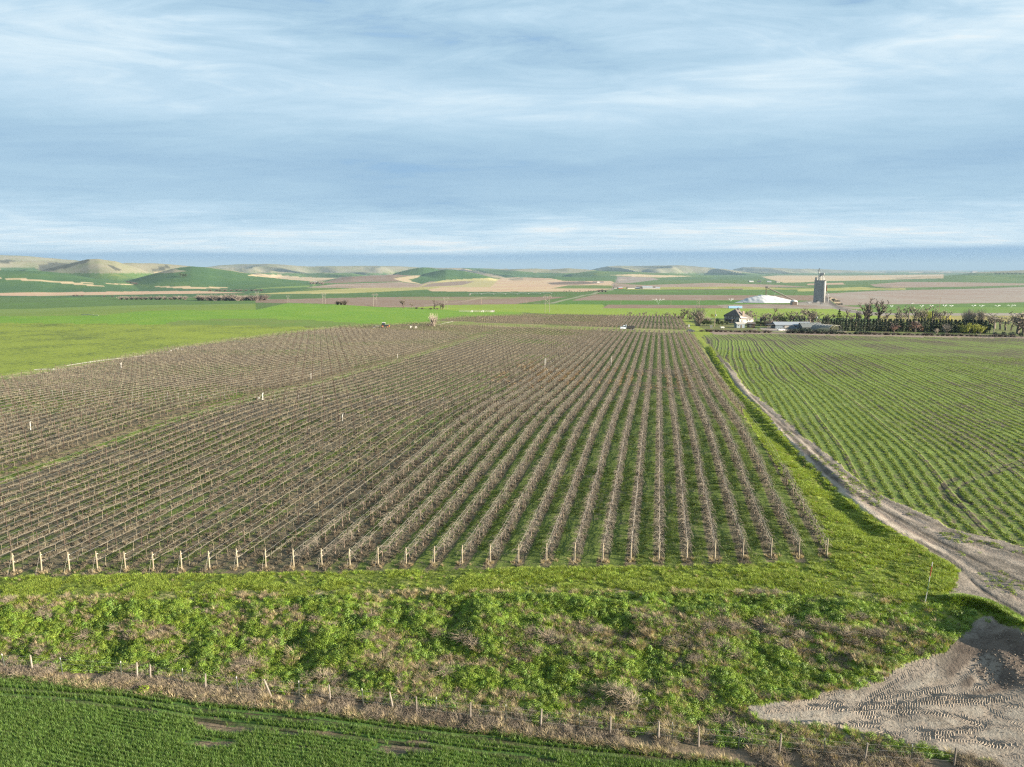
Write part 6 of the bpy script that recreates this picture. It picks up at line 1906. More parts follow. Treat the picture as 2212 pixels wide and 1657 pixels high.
# ---- hoop tunnels in the far field
x0, y0, z0, m_ = spot(1040, 674.0)
for i, (a, ln_, ends) in enumerate(((1003.5, 24, False), (1019.2, 22, True), (1042.6, 19, True), (1062.4, 6, True))):
    x, y, z, m_ = spot(a if ends else 991, 674.3)
    r = thing('hoop_tunnel', ('white ended hoop tunnel in the green field, ' + nth(i) + ' white arch from the left') if ends else 'bare hoop tunnel frame left of the white ended ones', 'hoop tunnel', (x, y, z), VIEW, 'hoop tunnels in a line across the green field')
    Wd, Hh = 5.2 * m_, 4.4 * m_
    if ends:
        for s in (-1, 1):
            v, n = [], 8
            for k in range(n + 1):
                t = R_(14) + (math.pi / 2 - R_(20)) * k / n
                v.append((s * Wd / 2 * math.cos(t), 0, Hh * math.sin(t) ** .8))
            v = [(s * .22, 0, 0), (s * Wd / 2, 0, 0)] + v + [(s * .22, 0, Hh * .98)]
            vv2 = v + [(a_, .15, c_) for a_, b_, c_ in v]
            n = len(v)
            MB().add(vv2, [(k, (k + 1) % n, n + (k + 1) % n, n + k) for k in range(n)], [(0, k, k + 1) for k in range(1, n - 1)] + [(n, n + k + 1, n + k) for k in range(1, n - 1)]).build('end_panel', M_WHITE, r)
    L_ = ln_ * m_
    for k in range(12):
        u_ = (k + 1) / 12 * L_
        MB().tube([(u_ - .25 * Wd, 0, 0), (u_, .8, Hh * .95), (u_ + .1 * Wd, 1.6, 0)], .07, 4).build('hoop', M_WALLW, r)
    MB().tube([(0, .8, Hh * .95), (L_, .8, Hh * .95)], .06, 4).build('ridge_pipe', M_WALLW, r)

# ---- centre pivot irrigator and water sprays
def pivot(pa_, pb_, n, label):
    xa, ya, za, ma = spot(*pa_); xb, yb, zb, mb2 = spot(*pb_)
    r = thing('pivot_irrigator', label, 'irrigator', (xa, ya, za))
    a, b = np.zeros(3), np.array([xb - xa, yb - ya, zb - za])
    for k in range(n):
        p, q = a + (b - a) * k / n, a + (b - a) * (k + 1) / n
        md_ = (p + q) / 2 + np.array([0, 0, 6.4])
        MB().tube([p + (0, 0, 4), md_ - (0, 0, .4), q + (0, 0, 4)], .16, 4).tube([p + (0, 0, 4), md_ - (0, 0, 1.8), q + (0, 0, 4)], .10, 4).build('span', M_METALW, r)
        tw_ = MB().tube([q + (-1.6, 0, .5), q + (0, 0, 4)], .13, 4).tube([q + (1.6, 0, .5), q + (0, 0, 4)], .13, 4).build('tower', M_METALW, r)
        for s in (-1.6, 1.6): MB().wheel(tuple(q + (s, 0, .6)), .6, .3, math.pi / 2, 10).build('wheel', M_DARK, tw_)
    MB().box((0, 0, 2.2), (2.6, 2.0, 4.6)).build('pivot_point', M_WALLW, r)
pivot((1014.5, 638), (1191, 636.5), 7, 'long white centre pivot irrigator spanning the far dark green field')
M_SPRAY = bpy.data.materials.new('water_spray'); M_SPRAY.use_nodes = True
t_ = NT(M_SPRAY.node_tree)
t_.node('ShaderNodeOutputMaterial', {0: t_.node('ShaderNodeMixShader', {0: 0.38, 1: t_.node('ShaderNodeBsdfTransparent'), 2: t_.node('ShaderNodeMixShader', {0: .5, 1: t_.node('ShaderNodeBsdfDiffuse', {'Color': (0.85, 0.88, 0.9)}), 2: t_.node('ShaderNodeBsdfTranslucent', {'Color': (0.85, 0.88, 0.9)})})})})
def spray(px, ytop, ybase, wpx, label, jets=3):
    x, y, z, m_ = spot(px, ybase)
    r = thing('water_spray', label, 'water spray', (x, y, z), VIEW, 'irrigation sprays over the fields')
    W2, Hh = wpx * m_, (ybase - ytop) * m_
    v, q = [], []
    for j in range(jets):
        sgn = (-1, 1, .35, -.4)[j % 4]
        for i in range(60):
            f = RNG.random()
            c = np.array([sgn * W2 / 2 * f, (RNG.random() - .5) * W2 * .3 * f, Hh * (1.9 * f - 1.0 * f * f * 1.05)]) + RNG.normal(0, .10 + .05 * f * Hh, 3)
            c[2] = max(c[2], .2)
            s = RNG.uniform(.25, .7) * (.4 + f) * m_ * .9
            u1, u2 = RNG.normal(0, 1, 3), RNG.normal(0, 1, 3)
            u1 /= np.linalg.norm(u1); u2 -= u1 * (u1 @ u2); u2 /= np.linalg.norm(u2)
            o = len(v)
            v += [c - u1 * s - u2 * s * .5, c + u1 * s - u2 * s * .5, c + u1 * s + u2 * s * .5, c - u1 * s + u2 * s * .5]
            q.append((o, o + 1, o + 2, o + 3))
    MB().add(v, q).build('droplets', M_SPRAY, r)
    MB().cyl((0, 0, -.3), .12, 1.6, 6).build('riser', M_METALW, r)
spray(1422, 645, 657.5, 26, 'wide white irrigation spray over the dark green strip left of the pylon', 4)
spray(1579, 645, 652, 11, 'faint irrigation spray left of the white grain pile', 3)
for i, (a, t1, b1, w_) in enumerate(((1926, 660, 664.5, 6), (1991, 659.5, 664.5, 8), (2012, 659, 664, 8), (2041, 658.5, 663.5, 9), (2055, 659.5, 663.5, 8), (2103, 659, 663.5, 9), (2120, 659, 663.5, 11), (2155, 659, 663.5, 11), (2184, 658.5, 664, 16))):
    spray(a, t1, b1, w_, f'white irrigation spray in the green strip beyond the farm trees, {nth(i + 1)} from the silo side', 3)

# ---- far farm buildings, each a small thing of its own
FAR = [(1333, 623.5, 12, 'w'), (1340, 623.5, 10, 'r'), (1362, 624, 12, 'w'), (1377, 624.2, 9, 'g'), (1384, 624, 14, 'w'), (1398, 624.4, 16, 'w'), (1408, 624.4, 14, 'g'), (1417, 624.4, 12, 'w'), (1285, 611, 12, 'w'), (1293, 611, 10, 'w'), (1300, 611, 12, 'g'), (1622, 609.3, 14, 'w'), (1640, 609.5, 14, 'g'), (1661, 609.7, 12, 'w'), (1680, 610, 12, 'w'), (681, 609.6, 9, 'w'), (2104, 588.6, 60, 'w')]
for i, (a, b, wd, c) in enumerate(FAR):
    wl = {'w': M_WALLW, 'r': M_REDB, 'g': M_STEEL}[c]
    word = {'w': 'white', 'r': 'red', 'g': 'grey'}[c]
    near_w = 'on the far crest at the right' if a > 2000 else 'beyond the grain pile' if a > 1500 else 'along the foot of the far road' if b > 620 else 'beside the far dark oval field' if a > 1200 else 'in the brushy hill gully'
    gable('farm_building', f'tiny {word} farm building {near_w}, {nth(i + 1)} of the scattered line', 'farm building', a, b, wd * (2.0 if c == 'w' else 1.5), wd * .9, wd * .30, wd * .26, wl, M_METALW if i % 2 else M_ROOF, RNG.uniform(-.4, .4), group='far farm buildings')

# ---- irrigation pipes and risers along the vineyard edge
M_ALU = mat('aluminium_pipe', (0.36, 0.36, 0.35), 0.5, 0.15, 2.0, metal=0.2)
for i, (a, b, c, d2, note) in enumerate(((144, 790.7, 309, 768.4, 'longest pale irrigation pipe lying along the left vineyard edge'), (74, 800, 132, 798.3, 'pale irrigation pipe lying at the far left end of the vineyard edge'), (362, 762.5, 387, 750.5, 'slanting pale irrigation pipe lying across the field edge'), (380, 755, 397, 755.4, 'short pale pipe touching the slanting pipe'), (402, 749.5, 427, 752.5, 'pale irrigation pipe just beyond the slanting pipe'),
                                         (500, 736.8, 523, 739.2, 'short pale irrigation pipe halfway along the vineyard edge'), (947, 702.5, 978, 694.5, 'pale pipe beside the pale bare bush'), (1010, 688.5, 1024, 691, 'short pale pipe near the far corner of the vineyard'), (176, 680, 212, 681.6, 'pale pipe lying in the far bright green field'))):
    xa, ya, za = at(a, b); xb, yb, zb = at(c, d2)
    n = 8
    f = np.linspace(0, 1, n)
    qx, qy = xa + (xb - xa) * f, ya + (yb - ya) * f
    r = thing('irrigation_pipe', note, 'irrigation pipe', (xa, ya, za), 0, 'irrigation pipes lying at the vineyard edge')
    MB().tube(np.stack([qx - xa, qy - ya, H(qx, qy) - za + .16 + .1 * np.sin(f * 5)], 1), .06 if i != 8 else .14, 6).build('pipe', M_ALU, r)
    for k in (2, 5): MB().cyl((qx[k] - xa, qy[k] - ya, h1(qx[k], qy[k]) - za + .1), .13, .22, 6).build('coupling', M_STEEL, r)
for i, (a, b, hpx, note) in enumerate(((262, 796, 11, 'white standing irrigation pipe near the long pipe on the left'), (567.5, 863.5, 13, 'thick white irrigation standpipe with a valve beside the green lane'), (66.5, 929, 17, 'thin white standpipe among the vines at the far left'), (859, 774, 9, 'thin white standpipe in the far vines left of the lane'), (672, 819, 12, 'thin white standpipe above the green lane'), (740, 910, 14, 'thin pale standpipe below the green lane'),
                                       (1320, 790, 18, 'thin white standpipe in the middle of the vineyard'), (1177, 795, 20, 'tall white standpipe where the bushy rows begin'), (1179, 790, 16, 'second slender standpipe near the bushy rows'))):
    x, y, z, m_ = spot(a, b)
    r = thing('irrigation_riser', note, 'standpipe', (x, y, z), VIEW, 'white irrigation standpipes')
    th_r = .11 if i < 2 else .05
    hgt = hpx * m_
    MB().cyl((0, 0, -.2), th_r, hgt + .2, 8).build('pipe', M_WHITE, r)
    MB().tube([(0, 0, hgt), (.05, 0, hgt + .12), (.22, 0, hgt + .14)], th_r * .8, 6).build('nozzle', M_WHITE, r)
    if i == 1: MB().box((-.75, 0, .3), (.35, .3, .35)).build('valve_box', M_WHITE, r)
tg = MB(); tg.box((0, 0, .55), (.03, .03, 1.15)).cyl((0, 0, 1.05), .035, .12, 6)
tg_me = tg.mesh('row_sprinkler', M_STEEL)
n_t = 0
for k in range(-40, 20):
    x = float(row_x(k))
    if LANE_X[0] - 1 < x < LANE_X[1]: continue
    yl = np.arange(100, 260, .5)
    u, v, _ = project(np.full(len(yl), x), yl, H(np.full(len(yl), x), yl))
    ln_y = np.interp(u, [0, 72, 540, 1030, 1700], [852, 854, 865, 872, 880])
    j = np.nonzero(v < ln_y)[0]
    if not len(j) or not (20 < u[j[0]] < 1010): continue
    n_t += 1
    o = link('row_sprinkler', tg_me, None, (x, float(yl[j[0]]), h1(x, float(yl[j[0]]))))
    tag(o, f'white capped sprinkler stake in the line crossing the vine rows, {nth(30 - k)} row from the track', 'sprinkler', 'white sprinklers crossing the vineyard')
# ------------------------------------------------------------------ trees and shrubs
M_BARK = mat('grey_bark', (0.125, 0.105, 0.090), 0.95, 0.35, 2.0, rnd=0.2)
M_BARKD = mat('dark_bark', (0.070, 0.055, 0.048), 0.95, 0.35, 2.0, rnd=0.2)
M_BARKP = mat('pale_bark', (0.30, 0.26, 0.225), 0.95, 0.3, 2.0, rnd=0.1)
M_TWIG = mat('brown_twigs', (0.205, 0.178, 0.15), 0.9, 0.3, 1.5, rnd=0.2)
M_TWIGD = mat('dark_twigs', (0.105, 0.088, 0.074), 0.9, 0.3, 1.5, rnd=0.2)
M_TWIGP = mat('pale_twigs', (0.27, 0.232, 0.198), 0.9, 0.25, 1.5, rnd=0.1)
M_TWIGM = mat('mauve_twigs', (0.165, 0.138, 0.122), 0.9, 0.25, 1.5, rnd=0.15)
M_CEDAR = mat('cedar_foliage', (0.024, 0.040, 0.022), 0.8, 0.35, 1.2, color2=(0.014, 0.024, 0.015), rnd=0.3)
M_CONIF = mat('conifer_foliage', (0.030, 0.050, 0.030), 0.8, 0.3, 1.2, rnd=0.2)
M_SHRUBG = mat('shrub_leaf', (0.055, 0.080, 0.030), 0.7, 0.3, 1.2, rnd=0.25, transl=.2)
M_SHRUBY = mat('spring_leaf', (0.185, 0.205, 0.055), 0.7, 0.3, 1.2, rnd=0.15, transl=.35)
M_YELLOW = mat('yellow_blossom', (0.36, 0.31, 0.055), 0.7, 0.3, 1.2, rnd=0.1, transl=.35)
M_PINK = mat('pink_blossom', (0.175, 0.105, 0.120), 0.7, 0.3, 1.2, rnd=0.15, transl=.3)


def tree_parts(seed, h=1.0, depth=4, spread=.75, twig=.010, up=.5, nb=3, trunk_r=.035, fork=.28):
    """unit height bare tree: trunk with limbs, and the crown of twigs"""
    random.seed(seed)
    tr, cr = MB(), MB()
    def grow(p, d, ln, r, lev):
        pts = [np.array(p)]
        d = np.array(d, float)
        for s in range(3):
            d = d / np.linalg.norm(d)
            pts.append(pts[-1] + d * ln / 3)
            d = d + np.array([random.uniform(-.28, .28), random.uniform(-.28, .28), random.uniform(-.1, .22)])
        r2 = max(r * .62, twig * .6)
        (tr if lev < 2 else cr).tube(pts, np.linspace(r, r2, 4), 5 if lev < 1 else 4 if lev < 2 else 3, cap=False)
        if lev >= depth: return
        for k in range(nb + (1 if lev >= 1 else 0)):
            t = random.uniform(.25, 1.0) if lev else random.uniform(.25, 1.0)
            i = min(2, int(t * 3))
            q = pts[i] + (pts[i + 1] - pts[i]) * (t * 3 - i)
            a = random.uniform(0, 2 * math.pi)
            nd = d / np.linalg.norm(d) * .55 + np.array([math.cos(a) * spread, math.sin(a) * spread, up * random.uniform(.2, 1.0)])
            grow(q, nd, ln * random.uniform(.52, .78), max(r2 * .75, twig), lev + 1)
    grow((0, 0, -.02), (random.uniform(-.08, .08), random.uniform(-.08, .08), 1), fork, trunk_r, 0)
    top = max(v[:, 2].max() for v in cr.v)
    for m in (tr, cr):
        m.v = [v / top for v in m.v]
    return tr, cr


def twig_ball(seed, n=90, w=.6, twig=.010):
    """leafless shrub: many stems from one base"""
    random.seed(seed)
    st, cr = MB(), MB()
    for i in range(n):
        a = random.uniform(0, 2 * math.pi)
        sp = random.uniform(.05, w)
        p = np.array([random.gauss(0, .05), random.gauss(0, .05), -.02])
        d = np.array([math.cos(a) * sp, math.sin(a) * sp, random.uniform(.5, 1)])
        pts = [p]
        ln = random.uniform(.6, 1.0)
        for s in range(3):
            d = d / np.linalg.norm(d)
            pts.append(pts[-1] + d * ln / 3)
            d = d + np.array([random.uniform(-.3, .3), random.uniform(-.3, .3), random.uniform(-.3, .15)])
        (st if i < 8 else cr).tube(pts, [twig * 1.4, twig * 1.2, twig, twig * .6], 3, cap=False)
        for k in range(2):
            j = random.randint(1, 2)
            b = random.uniform(0, 6.28)
            e = pts[j] + np.array([math.cos(b) * .16, math.sin(b) * .16, random.uniform(.02, .2)])
            cr.tube([pts[j], e], [twig * .9, twig * .5], 3, cap=False)
    return st, cr


def leaf_cloud(seed, n, lobes, leaf):
    """leaf-sized faces spread through the volume of several uneven lobes"""
    random.seed(seed)
    v, q = [], []
    for i in range(n):
        c0, rad = random.choice(lobes)
        d = np.array([random.gauss(0, 1) for _ in range(3)]); d /= np.linalg.norm(d)
        c = np.array(c0) + d * np.array(rad) * random.random() ** .4
        if c[2] < .02: c[2] = random.uniform(.02, .1)
        u = np.array([random.gauss(0, 1) for _ in range(3)]); u /= np.linalg.norm(u)
        w2 = np.cross(u, d + .01); w2 /= np.linalg.norm(w2) + 1e-9
        s = leaf * random.uniform(.5, 1.4)
        o = len(v)
        v += [c - u * s, c - w2 * s * .7, c + u * s, c + w2 * s * .7]
        q.append((o, o + 1, o + 2, o + 3))
    return MB().add(v, q)


def lobes_round(seed, w=.5, n=9):
    random.seed(seed)
    L = []
    for i in range(n):
        a = random.uniform(0, 6.28); rr = random.uniform(.15, .75) * w
        L.append(((math.cos(a) * rr, math.sin(a) * rr, random.uniform(.3, .78)), (random.uniform(.14, .26) * w * 1.7,) * 2 + (random.uniform(.14, .24),)))
    return L


def stem(r=.03, h=.5):
    return MB().tube([(0, 0, -.03), (.01, .01, h * .5), (0, 0, h)], [r, r * .8, r * .5], 5)


KINDS = {}
def kind(name, parts): KINDS.setdefault(name, []).append(parts)
for i in range(4):
    a, b = tree_parts(600 + i, depth=4, spread=1.05, twig=.0028, nb=(3 if i % 2 else 2), trunk_r=.015, fork=.17, up=.5)
    kind('bare', (a.mesh('trunk', M_BARK), b.mesh('crown', M_TWIG)))
    kind('dark', (a.mesh('trunk', M_BARKD), b.mesh('crown', M_TWIGD)))
for i in range(3):
    a, b = twig_ball(640 + i, 170, .42, .0055)
    kind('pale', (a.mesh('trunk', M_BARKP), b.mesh('crown', M_TWIGP)))
for i in range(3):
    a, b = twig_ball(660 + i, 100, .75, .009)
    kind('shrub', (a.mesh('stems', M_BARK), b.mesh('twigs', M_TWIGM)))
    kind('brown', (a.mesh('stems', M_BARKD), b.mesh('twigs', M_TWIGD)))
    kind('palebush', (a.mesh('stems', M_BARKP), b.mesh('twigs', M_TWIGP)))
for i in range(4):
    lob = [((random.uniform(-.02, .02), random.uniform(-.02, .02), z_), (r_, r_, .12)) for z_, r_ in ((.10, .12), (.25, .15), (.42, .155), (.6, .14), (.76, .105), (.90, .055))]
    kind('column', (stem(.03, .6).mesh('trunk', M_BARKD), leaf_cloud(680 + i, 520, lob, .032).mesh('crown', M_CEDAR)))
for i in range(2):
    lob = []
    for z_ in np.linspace(.14, .95, 9):
        w_ = (1.02 - z_) * .36
        for k in range(5):
            aa = k * 1.257 + z_ * 9
            lob.append(((math.cos(aa) * w_ * .6, math.sin(aa) * w_ * .6, z_), (w_ * .45, w_ * .45, .035)))
    kind('conifer', (stem(.025, .95).mesh('trunk', M_BARKD), leaf_cloud(700 + i, 800, lob, .030).mesh('crown', M_CONIF)))
for i in range(3):
    kind('round', (stem(.04, .5).mesh('trunk', M_BARKD), leaf_cloud(720 + i, 620, lobes_round(720 + i, .62), .045).mesh('crown', M_SHRUBG)))
    kind('spring', (stem(.03, .5).mesh('trunk', M_BARK), leaf_cloud(740 + i, 620, lobes_round(740 + i, .62), .036).mesh('crown', M_SHRUBY)))
    kind('low', (stem(.05, .3).mesh('stem', M_BARKD), leaf_cloud(760 + i, 520, [((a_, 0, .45), (.5, .6, .42)) for a_ in (-.9, -.3, .3, .9)], .075).mesh('foliage', M_CEDAR)))
kind('yellow', (stem(.03, .5).mesh('trunk', M_BARK), leaf_cloud(790, 560, lobes_round(790, .62), .034).mesh('crown', M_YELLOW)))
for i in range(2):
    a, b = tree_parts(800 + i, depth=3, spread=.8, twig=.010, nb=3, fork=.2)
    c = leaf_cloud(805 + i, 480, lobes_round(805 + i, .6), .030)
    kind('pink', (a.mesh('trunk', M_BARKD), b.mesh('branches', M_TWIGD), c.mesh('blossom', M_PINK)))
NAME = {'bare': 'bare_tree', 'dark': 'bare_tree', 'pale': 'bare_tree', 'shrub': 'bare_shrub', 'brown': 'bare_shrub', 'palebush': 'bare_shrub', 'column': 'columnar_cedar', 'conifer': 'conifer_tree', 'round': 'green_shrub', 'spring': 'leafing_shrub', 'low': 'low_shrub', 'yellow': 'yellow_shrub', 'pink': 'blossom_tree'}
CATN = {'bare': 'tree', 'dark': 'tree', 'pale': 'tree', 'shrub': 'shrub', 'brown': 'shrub', 'palebush': 'shrub', 'column': 'cedar', 'conifer': 'conifer', 'round': 'shrub', 'spring': 'shrub', 'low': 'shrub', 'yellow': 'shrub', 'pink': 'blossom tree'}
_n = [0]
def plant(k, px, ytop, ybase, label, wide=1.0, group=None):
    x, y, z, m_ = spot(px, ybase)
    hgt = max(ybase - ytop, .5) * m_ * 1.03
    vs = KINDS[k]
    _n[0] += 1
    ps = vs[(_n[0] * 7) % len(vs)]
    r = thing(NAME[k], label, CATN[k], (x, y, z), float(RNG.uniform(0, 6.28)), group, (hgt * wide, hgt * wide, hgt))
    for me in ps: link(me.name.split('.')[0], me, r)
    return r

def row(k, items, label, group, wide=1.0):
    """plants counted off from left to right"""
    for i, it in enumerate(sorted(items)):
        a, t, b = it[:3]
        plant(k if not isinstance(k, (list, tuple)) else k[i % len(k)], a, t, b, f'{label}, {nth(i + 1)} from the left', it[3] if len(it) > 3 else wide, group)

# round the farmyard
plant('pale', 1508, 659, 704, 'tall pale bare tree standing alone at the edge of the farm lawn', .85)
row('dark', [(1470, 672, 688), (1477, 667, 688), (1485, 669, 689), (1494, 671, 690)], 'dark bare tree in the clump behind the vineyard corner', 'dark bare trees behind the vineyard corner', 1.0)
row('brown', [(1474, 680, 689), (1490, 681, 690), (1466, 682, 688)], 'low brown shrub under the dark bare trees', 'brown shrubs behind the vineyard corner')
row('shrub', [(1521, 684, 697), (1529, 682, 697), (1550, 685, 697)], 'mauve bare shrub between the pale tree and the house', 'mauve shrubs left of the house')
row('round', [(1518, 691, 704), (1527, 690, 704.5), (1536, 691, 705), (1551, 692, 705), (1560, 691, 704.5), (1568, 692, 704)], 'dark green yard shrub left of the farmhouse', 'dark yard shrubs left of the farmhouse')
plant('spring', 1538, 677, 690, 'small greenish tree behind the utility pole')
row('bare', [(1615, 670, 690), (1625, 673, 692), (1634, 674, 693)], 'grey brown bare tree behind the farmhouse', 'bare trees behind the farmhouse')
plant('conifer', 1620, 671, 690, 'small dark conifer behind the farmhouse roof')
row('round', [(1628, 693, 703), (1638, 692.5, 703.5), (1646, 694, 703.5)], 'dark spreading juniper at the right end of the farmhouse', 'junipers beside the farmhouse', 1.5)
row('bare', [(1642, 678, 703), (1652, 676, 703), (1661, 677, 704), (1680, 675, 704), (1690, 676, 704), (1700, 679, 704), (1712, 673, 703), (1728, 672, 703), (1738, 675, 703), (1748, 667, 705), (1757, 673, 704), (1768, 676, 704), (1778, 677, 704), (1790, 678, 704)], 'brown bare tree in the belt behind the barn', 'bare trees behind the barn')
row('dark', [(1670, 666, 703), (1706, 674, 704), (1752, 668, 704)], 'tall dark bare tree standing out of the belt behind the barn', 'tall dark trees behind the barn', .7)
row('shrub', [(1656, 688, 705), (1668, 689, 705), (1684, 688, 705), (1697, 689, 705), (1720, 690, 704), (1733, 690, 704), (1744, 688, 704), (1770, 690, 705), (1783, 689, 705)], 'mauve undergrowth shrub behind the barn', 'undergrowth behind the barn')
plant('round', 1695, 681, 705, 'dark reddish evergreen behind the barn roof')
row('column', [(1776.5, 689.5, 708), (1785, 689.5, 708)], 'dark columnar cedar standing apart left of the long cedar row', 'cedars left of the row', 1.5)
plant('conifer', 1811, 669, 704, 'dark ragged conifer rising above the left end of the cedar row', 1.0)
# the long clipped row of cedars
cols = []
for i, a in enumerate(np.linspace(1794, 2048, 40)):
    cols.append((a + RNG.uniform(-.8, .8), 689 + 1.2 * RNG.random() + max(0, (a - 1980)) * .02, 714.5 + (a - 1794) * .012, 1.4 + RNG.uniform(-.05, .1)))
row('column', cols, 'dark columnar cedar in the long tight row', 'cedars planted in a long row')
row('column', [(2054 + 8.2 * i, 690.5 + RNG.uniform(-1, 2.0) + max(0, i - 7) * .9, 718.5 + i * .2, 1.7) for i in range(10)], 'broad dark cedar at the ragged right end of the cedar row', 'broad cedars at the right end of the row')
row('round', [(2128, 697, 719), (2137, 698, 720)], 'dark rounded evergreen just beyond the cedar row', 'evergreens beyond the cedar row', .8)
row('bare', [(1829, 668, 706), (1836, 670, 706), (1848, 668, 706), (1856, 673, 706), (1935, 662, 704), (1946, 664, 704), (1962, 660, 704), (1975, 661, 704), (1985, 666, 704), (1998, 660, 704), (2012, 661, 704), (2030, 670, 704), (2044, 672, 705)], 'bare tree rising behind the cedar row', 'bare trees behind the cedar row', .6)
row('dark', [(1875, 643, 706), (1895, 648, 706), (1867, 655, 706), (1914, 668, 706)], 'tall dark bare tree with few heavy limbs behind the cedar row', 'tall dark trees behind the cedar row', .62)
row('spring', [(1994, 672, 699), (2005, 669, 699), (2016, 672, 700), (2037, 680, 700)], 'yellow green leafing tree behind the cedar row', 'leafing trees behind the cedar row')
plant('yellow', 2044, 679, 699, 'bright yellow flowering shrub behind the cedar row', 1.0)
row('pale', [(2086, 666, 703), (2096, 664, 703), (2116, 664, 704)], 'pale bare tree behind the right end of the cedar row', 'pale trees behind the cedar row', .7)
row('bare', [(2134, 678, 710), (2148, 677, 710), (2160, 682, 712), (2172, 684, 714), (2184, 686, 714), (2198, 676, 722), (2210, 673, 722), (2226, 676, 722)], 'orange brown bare tree at the right end of the farm', 'bare trees at the right end of the farm', 1.1)
row('pink', [(1930, 695.5, 717), (1976, 693.5, 718)], 'rosy blossoming small tree in front of the cedar row', 'blossoming trees before the cedar row', 1.15)
row('palebush', [(2023, 708, 721), (2043, 697, 719)], 'small pale bare shrub in front of the cedar row', 'pale shrubs before the cedar row', .8)
row('spring', [(2081, 700, 721.5), (2094, 697, 722), (2108, 698, 722), (2118, 702, 722)], 'round yellow green bush in front of the cedars', 'round green bushes before the cedars', 1.1)
row('low', [(1712, 708, 720), (1726, 707, 720), (1740, 707.5, 720.5), (1755, 708, 720.5), (1770, 709, 721), (1785, 709, 721), (1800, 711, 721.5), (1813, 714, 722)], 'dark sprawling juniper in the hedge beside the barn', 'sprawling junipers beside the barn', .75)
row('low', [(1850, 714, 722.5), (1862, 713, 722.5), (1872, 714, 722.5)], 'dark low juniper left of the first blossoming tree', 'low junipers on the lawn', .8)
hd = []
for a in np.linspace(1516, 2190, 66):
    if 1664 < a < 1702: continue
    b = 716.5 + (a - 1516) * .0175
    hd.append((a + RNG.uniform(-2, 2), b - RNG.uniform(5.0, 8.0), b, 2.1))
row(['brown', 'shrub', 'brown'], hd, 'low dark bare shrub in the hedge along the lane', 'hedge shrubs along the lane')
row('low', [(2150, 716, 727), (2168, 715, 727), (2186, 715, 727), (2205, 716, 728)], 'dark low bush at the right end of the lane hedge', 'low bushes at the end of the lane', .7)

# in and beyond the left fields
row('dark', [(871.5, 647, 665.6), (938, 648, 667.5), (952, 652, 668.4), (956, 654, 668.4)], 'dark bare tree on the far edge of the bright green field', 'bare trees on the green field edge', 1.0)
plant('bare', 890, 654.5, 665.8, 'small tan bare tree right of the dark one on the green field edge', 1.2)
row('brown', [(729, 647.5, 658.5), (737, 646.5, 658.8), (745, 646.5, 659)], 'dark round bare bush in the clump on the green crest', 'round bushes on the green crest', 1.2)
row('brown', [(900, 663, 667), (912, 664, 668), (930, 664.5, 668.5), (944, 664.5, 668.5)], 'low dark scrub along the ditch of the green field', 'ditch scrub', 2.2)
plant('palebush', 935.5, 673.5, 705, 'pale feathery bare bush by the vineyard edge', .75)
row('shrub', [(925, 697, 705), (931, 696.5, 705.5)], 'brown shrub at the foot of the pale feathery bush', 'shrubs under the pale bush', 1.2)
row('shrub', [(262 + 10.5 * i + RNG.uniform(-2, 2), 638 + RNG.uniform(-.5, 2), 647.5, 1.5) for i in range(14)], 'mauve bare shrub in the left shrub belt of the plain', 'left shrub belt of the plain')
row('shrub', [(430 + 8.4 * i + RNG.uniform(-2, 2), 634 + RNG.uniform(-1, 3), 648.5 + RNG.uniform(0, 1.5), 1.4) for i in range(18)], 'mauve bare shrub in the wide shrub belt before the pylons', 'wide shrub belt of the plain')
row('brown', [(160, 636, 640, 2), (166, 635.5, 640, 2), (177, 636.5, 640, 2), (225, 638, 641.5, 2), (243, 638, 641.5, 2)], 'small brown shrub on the pink strip at the left', 'shrubs on the pink strip', 2)
row('brown', [(455 + 11 * i + RNG.uniform(-2, 2), 623.5 + RNG.uniform(0, 1.5), 629, 2.0) for i in range(11)], 'small brown shrub in the far line under the green hill', 'shrub line under the green hill')
row('brown', [(276, 607, 610.5, 2.2), (283, 608, 612, 2.2), (289, 609, 613.5, 2.2), (294, 610, 614.5, 2.2)], 'dark brush in the gully between the two green hills', 'gully brush', 2)
row('round', [(391, 589, 598, 1.4), (397, 590.5, 599, 1.4)], 'dark tree clump on the flank of the right green hill', 'trees on the green hill')
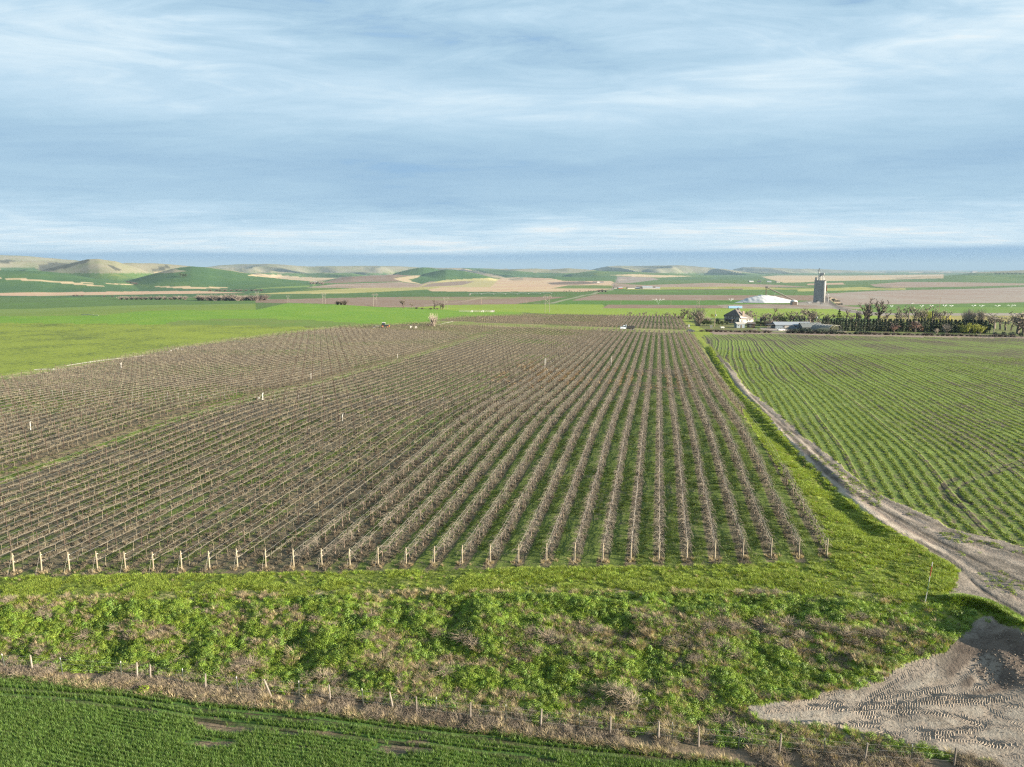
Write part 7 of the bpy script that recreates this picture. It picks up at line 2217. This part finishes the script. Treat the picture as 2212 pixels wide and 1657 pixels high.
row('shrub', [(672 + 6 * i, 606 + RNG.uniform(-1, 1.5), 613 + RNG.uniform(0, 2), 1.5) for i in range(5)], 'grey brush around the tiny farm in the hill gully', 'brush round the tiny farm')
row('dark', [(1218 + 5.8 * i, 627 + RNG.uniform(-.5, .8), 630.6, 1.3) for i in range(14)], 'tiny dark tree in the line left of the far road', 'tree line left of the far road')
row('brown', [(1294, 625, 630.5, 1.3), (1301, 624, 631, 1.3), (1308, 626, 631, 1.3)], 'dark bush clump beside the far road', 'bushes beside the far road')
row('column', [(1223, 604.5, 607.5, 1.4), (1228, 604.5, 607.5, 1.4), (1233, 604.5, 607.5, 1.4)], 'tiny dark conifer above the far tan field', 'conifers above the tan field')
row('bare', [(1359, 672, 683, 1.2), (1383, 674, 684, .9), (1392, 673, 684, 1.0), (1419, 674, 685.5, 1.1), (1437, 674, 686, 1.2), (1446, 675, 686, .8)], 'small bare tree along the ditch beyond the vines', 'ditch trees beyond the vines')
row('dark', [(1457, 675.5, 687, .6)], 'thin dark dead tree on the ditch beyond the vines', 'dead tree')
# brush and bushes beside the railway and far ridges
row('low', [(1791, 641.5, 645, 1.2), (1800, 644, 650, 1.0), (1806, 647, 653, 1.0), (1812, 654, 659, 1.2)], 'dark scrub on the bank beside the railway', 'scrub beside the railway')
row('round', [(2150 + 9 * i, 588.5 + RNG.uniform(-.6, .6), 593, 1.5) for i in range(8)], 'dark tree in the far grove near the right horizon', 'far grove near the horizon', 1.4)

# small trellis at the right edge
tb = MB(); tb.box((0, 0, .8), (.14, .14, 1.9))
tb_me = tb.mesh('trellis_post', M_POLEP)
k_ = 0
for i in range(9):
    for j in range(4):
        a, b = 2102 + i * 13 + j * 10, 727 + i * .6 + j * 3.6
        if a > 2230: continue
        k_ += 1
        x, y, z = at(a, b)
        o = link('trellis_post', tb_me, None, (x, y, z))
        tag(o, f'pale trellis post of the small vine plot beside the lane, {nth(i + 1)} along its {nth(j + 1)} line', 'trellis post', 'trellis posts at the right edge')
